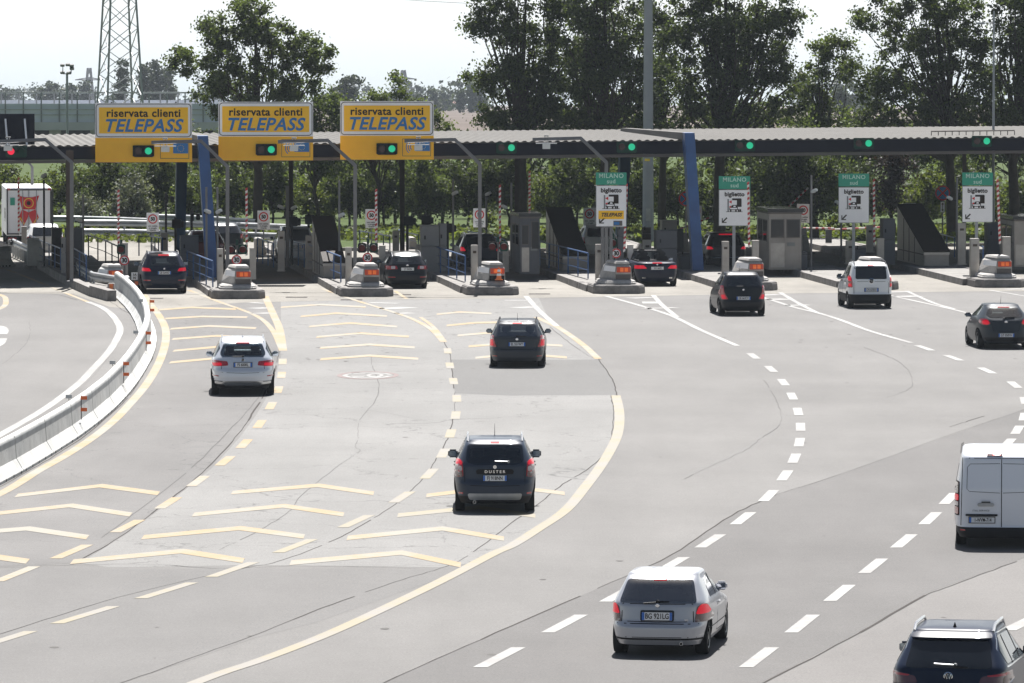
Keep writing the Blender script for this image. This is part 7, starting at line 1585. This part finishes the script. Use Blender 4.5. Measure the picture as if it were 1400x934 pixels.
for i, (x, y, rx, ry, Yd, m) in enumerate([(250, 195, 50, 30, 360, 'leaf_mid'), (330, 200, 50, 30, 352, 'leaf_dark'), (400, 215, 45, 30, 350, 'leaf_mid'), (500, 205, 55, 30, 352, 'leaf_mid'), (570, 215, 40, 28, 356, 'leaf_dark'), (180, 215, 45, 22, 365, 'leaf_mid'), (640, 215, 30, 28, 345, 'leaf_mid'),
                                          (725, 185, 60, 45, 345, 'leaf_dark'), (820, 180, 65, 50, 345, 'leaf_mid'), (1010, 175, 80, 55, 345, 'leaf_dark'), (1180, 178, 65, 42, 350, 'leaf_mid'), (1290, 175, 65, 48, 350, 'leaf_mid'), (1390, 178, 55, 50, 348, 'leaf_dark')]):
    wh = ['left of the first blue pillar top', 'under the middle yellow board', 'right of the middle yellow board', 'under the right yellow board', 'right of the right yellow board', 'above the silvery willow', 'left of the big dark tree', 'under the leftmost big dark tree', 'behind the mast', 'right of the right blue pillar', 'above the third ticket sign', 'above the no stopping sign', 'above the last ticket sign']
    tree('background thicket tree %s' % wh[i], x, Yd, [(x, y, rx, ry), (x-rx*.5, y+30, rx*.8, 30), (x+rx*.5, y+30, rx*.8, 30)], m, 'thicket_tree', 'tree', 'thicket trees farther back', clumps=.8, leaf=.2, per=60, crad=.7, trunk_r=.14, seed=70+i)
# far trees in the haze
def far_tree(label, x, ytop, ybot, rx, Yd, seed, name='poplar_tree', nb=4):
    k = Yd/FPX; h = (ybot-ytop); nb += 2; bl = [(x+random.uniform(-.2, .2)*rx, ytop+h*(i+.6)/nb, rx*(.75+.25*math.sin(math.pi*(i+.7)/nb)), h/nb*.75) for i in range(nb)]
    return tree(label, x, Yd, bl, 'leaf_far', name, 'tree', 'hazy trees on the plain', clumps=2.2*(300/Yd)**2*2.6, leaf=.15*Yd/300*.9, per=60, crad=.62*Yd/300*.4, seed=seed, trunk_r=.3, limb_n=8)
for i, a in enumerate([('tall hazy poplar seen through the large pylon', 166, 82, 140, 9, 1000), ('hazy poplar right of the large pylon', 198, 90, 140, 10, 1050), ('second hazy poplar right of the large pylon', 208, 86, 142, 9, 1080), ('third hazy poplar right of the large pylon', 219, 94, 142, 9, 1080), ('hazy poplar touching the tall loose tree', 230, 92, 142, 9, 1100),
                       ('broad hazy tree left of the small pylon', 66, 116, 140, 17, 1500), ('little hazy tree by the floodlight post', 97, 118, 140, 6, 1500), ('little pointed hazy tree left of the tiny pylon', 115, 115, 140, 5, 1500), ('low hazy tree at the left edge', 5, 124, 140, 12, 1700), ('hazy round tree behind the young trees', 476, 104, 150, 18, 900), ('hazy tree left of the distant house', 594, 126, 158, 8, 1500), ('pale hazy tree beside the distant house', 609, 134, 158, 7, 1700),
                       ('hazy poplar left of the big dark tree', 629, 124, 162, 5, 1400), ('hazy poplar closest to the big dark tree', 645, 120, 162, 6, 1400), ('hazy poplar behind the big dark tree', 657, 122, 162, 6, 1400), ('hazy tree glimpsed through the right gap', 1150, 120, 160, 12, 900), ('hazy bushy tree right of the board row', 572, 132, 158, 7, 1500)]):
    far_tree(*a, 100+i, nb=4 if a[4] < 11 else 2)
# low hedge strips on the plain
for i, (x0, x1, y, Yd) in enumerate([(600, 700, 158, 1650), (-60, 300, 138, 2400), (440, 620, 150, 2000), (1060, 1200, 152, 1500)]):
    k = Yd/FPX; g = np.random.default_rng(200+i); n = int((x1-x0)*k/4); a = Q(x0, y, Yd); b_ = Q(x1, y, Yd); cen = [[a.x+(b_.x-a.x)*g.random(), Yd+g.normal()*5, profile(Yd)+1+g.random()*7] for _ in range(n*3)]
    o = leaf_mesh('far_wood', cen, [3.0]*len(cen), 60, 1.1, 'leaf_far', None, seed=200+i); stuff(o, 'hazy strip of woodland on the plain, %s' % ['beside the distant house', 'beyond the overpass', 'behind the yellow boards', 'in the right gap'][i], 'wood')
# tufts along the verge
cen = []
for _ in range(900):
    x = RNG.uniform(-22, 30); Yv = RNG.uniform(296, 316); cen.append([x, Yv, .12])
cen += [[RNG.uniform(-26, -9), RNG.uniform(303, 314), .1] for _ in range(400)]
o = leaf_mesh('verge_grass', cen, [.55]*len(cen), 16, .22, 'leaf_bright', None, flat=.25, seed=9); stuff(o, 'grass and weeds growing along the verge behind the road', 'grass')

# ================================================================== HAZE
mb = MB(); mb.box((0, 2550, -10), (6800, 5220, 104), 'sign_white'); hzo = mb.build('haze'); hzo.data.materials.clear()
hm = bpy.data.materials.new('haze_air'); hm.use_nodes = True; n = hm.node_tree; n.nodes.clear(); ho = n.nodes.new('ShaderNodeOutputMaterial'); hv = n.nodes.new('ShaderNodeVolumePrincipled'); hv.inputs['Density'].default_value = 0.00008; hv.inputs['Color'].default_value = (.80, .90, 1.0, 1); hv.inputs['Anisotropy'].default_value = 0.0
n.links.new(hv.outputs[0], ho.inputs['Volume']); hzo.data.materials.append(hm); hzo['kind'] = 'stuff'; hzo['label'] = 'pale summer haze over the plain'; hzo['category'] = 'haze'
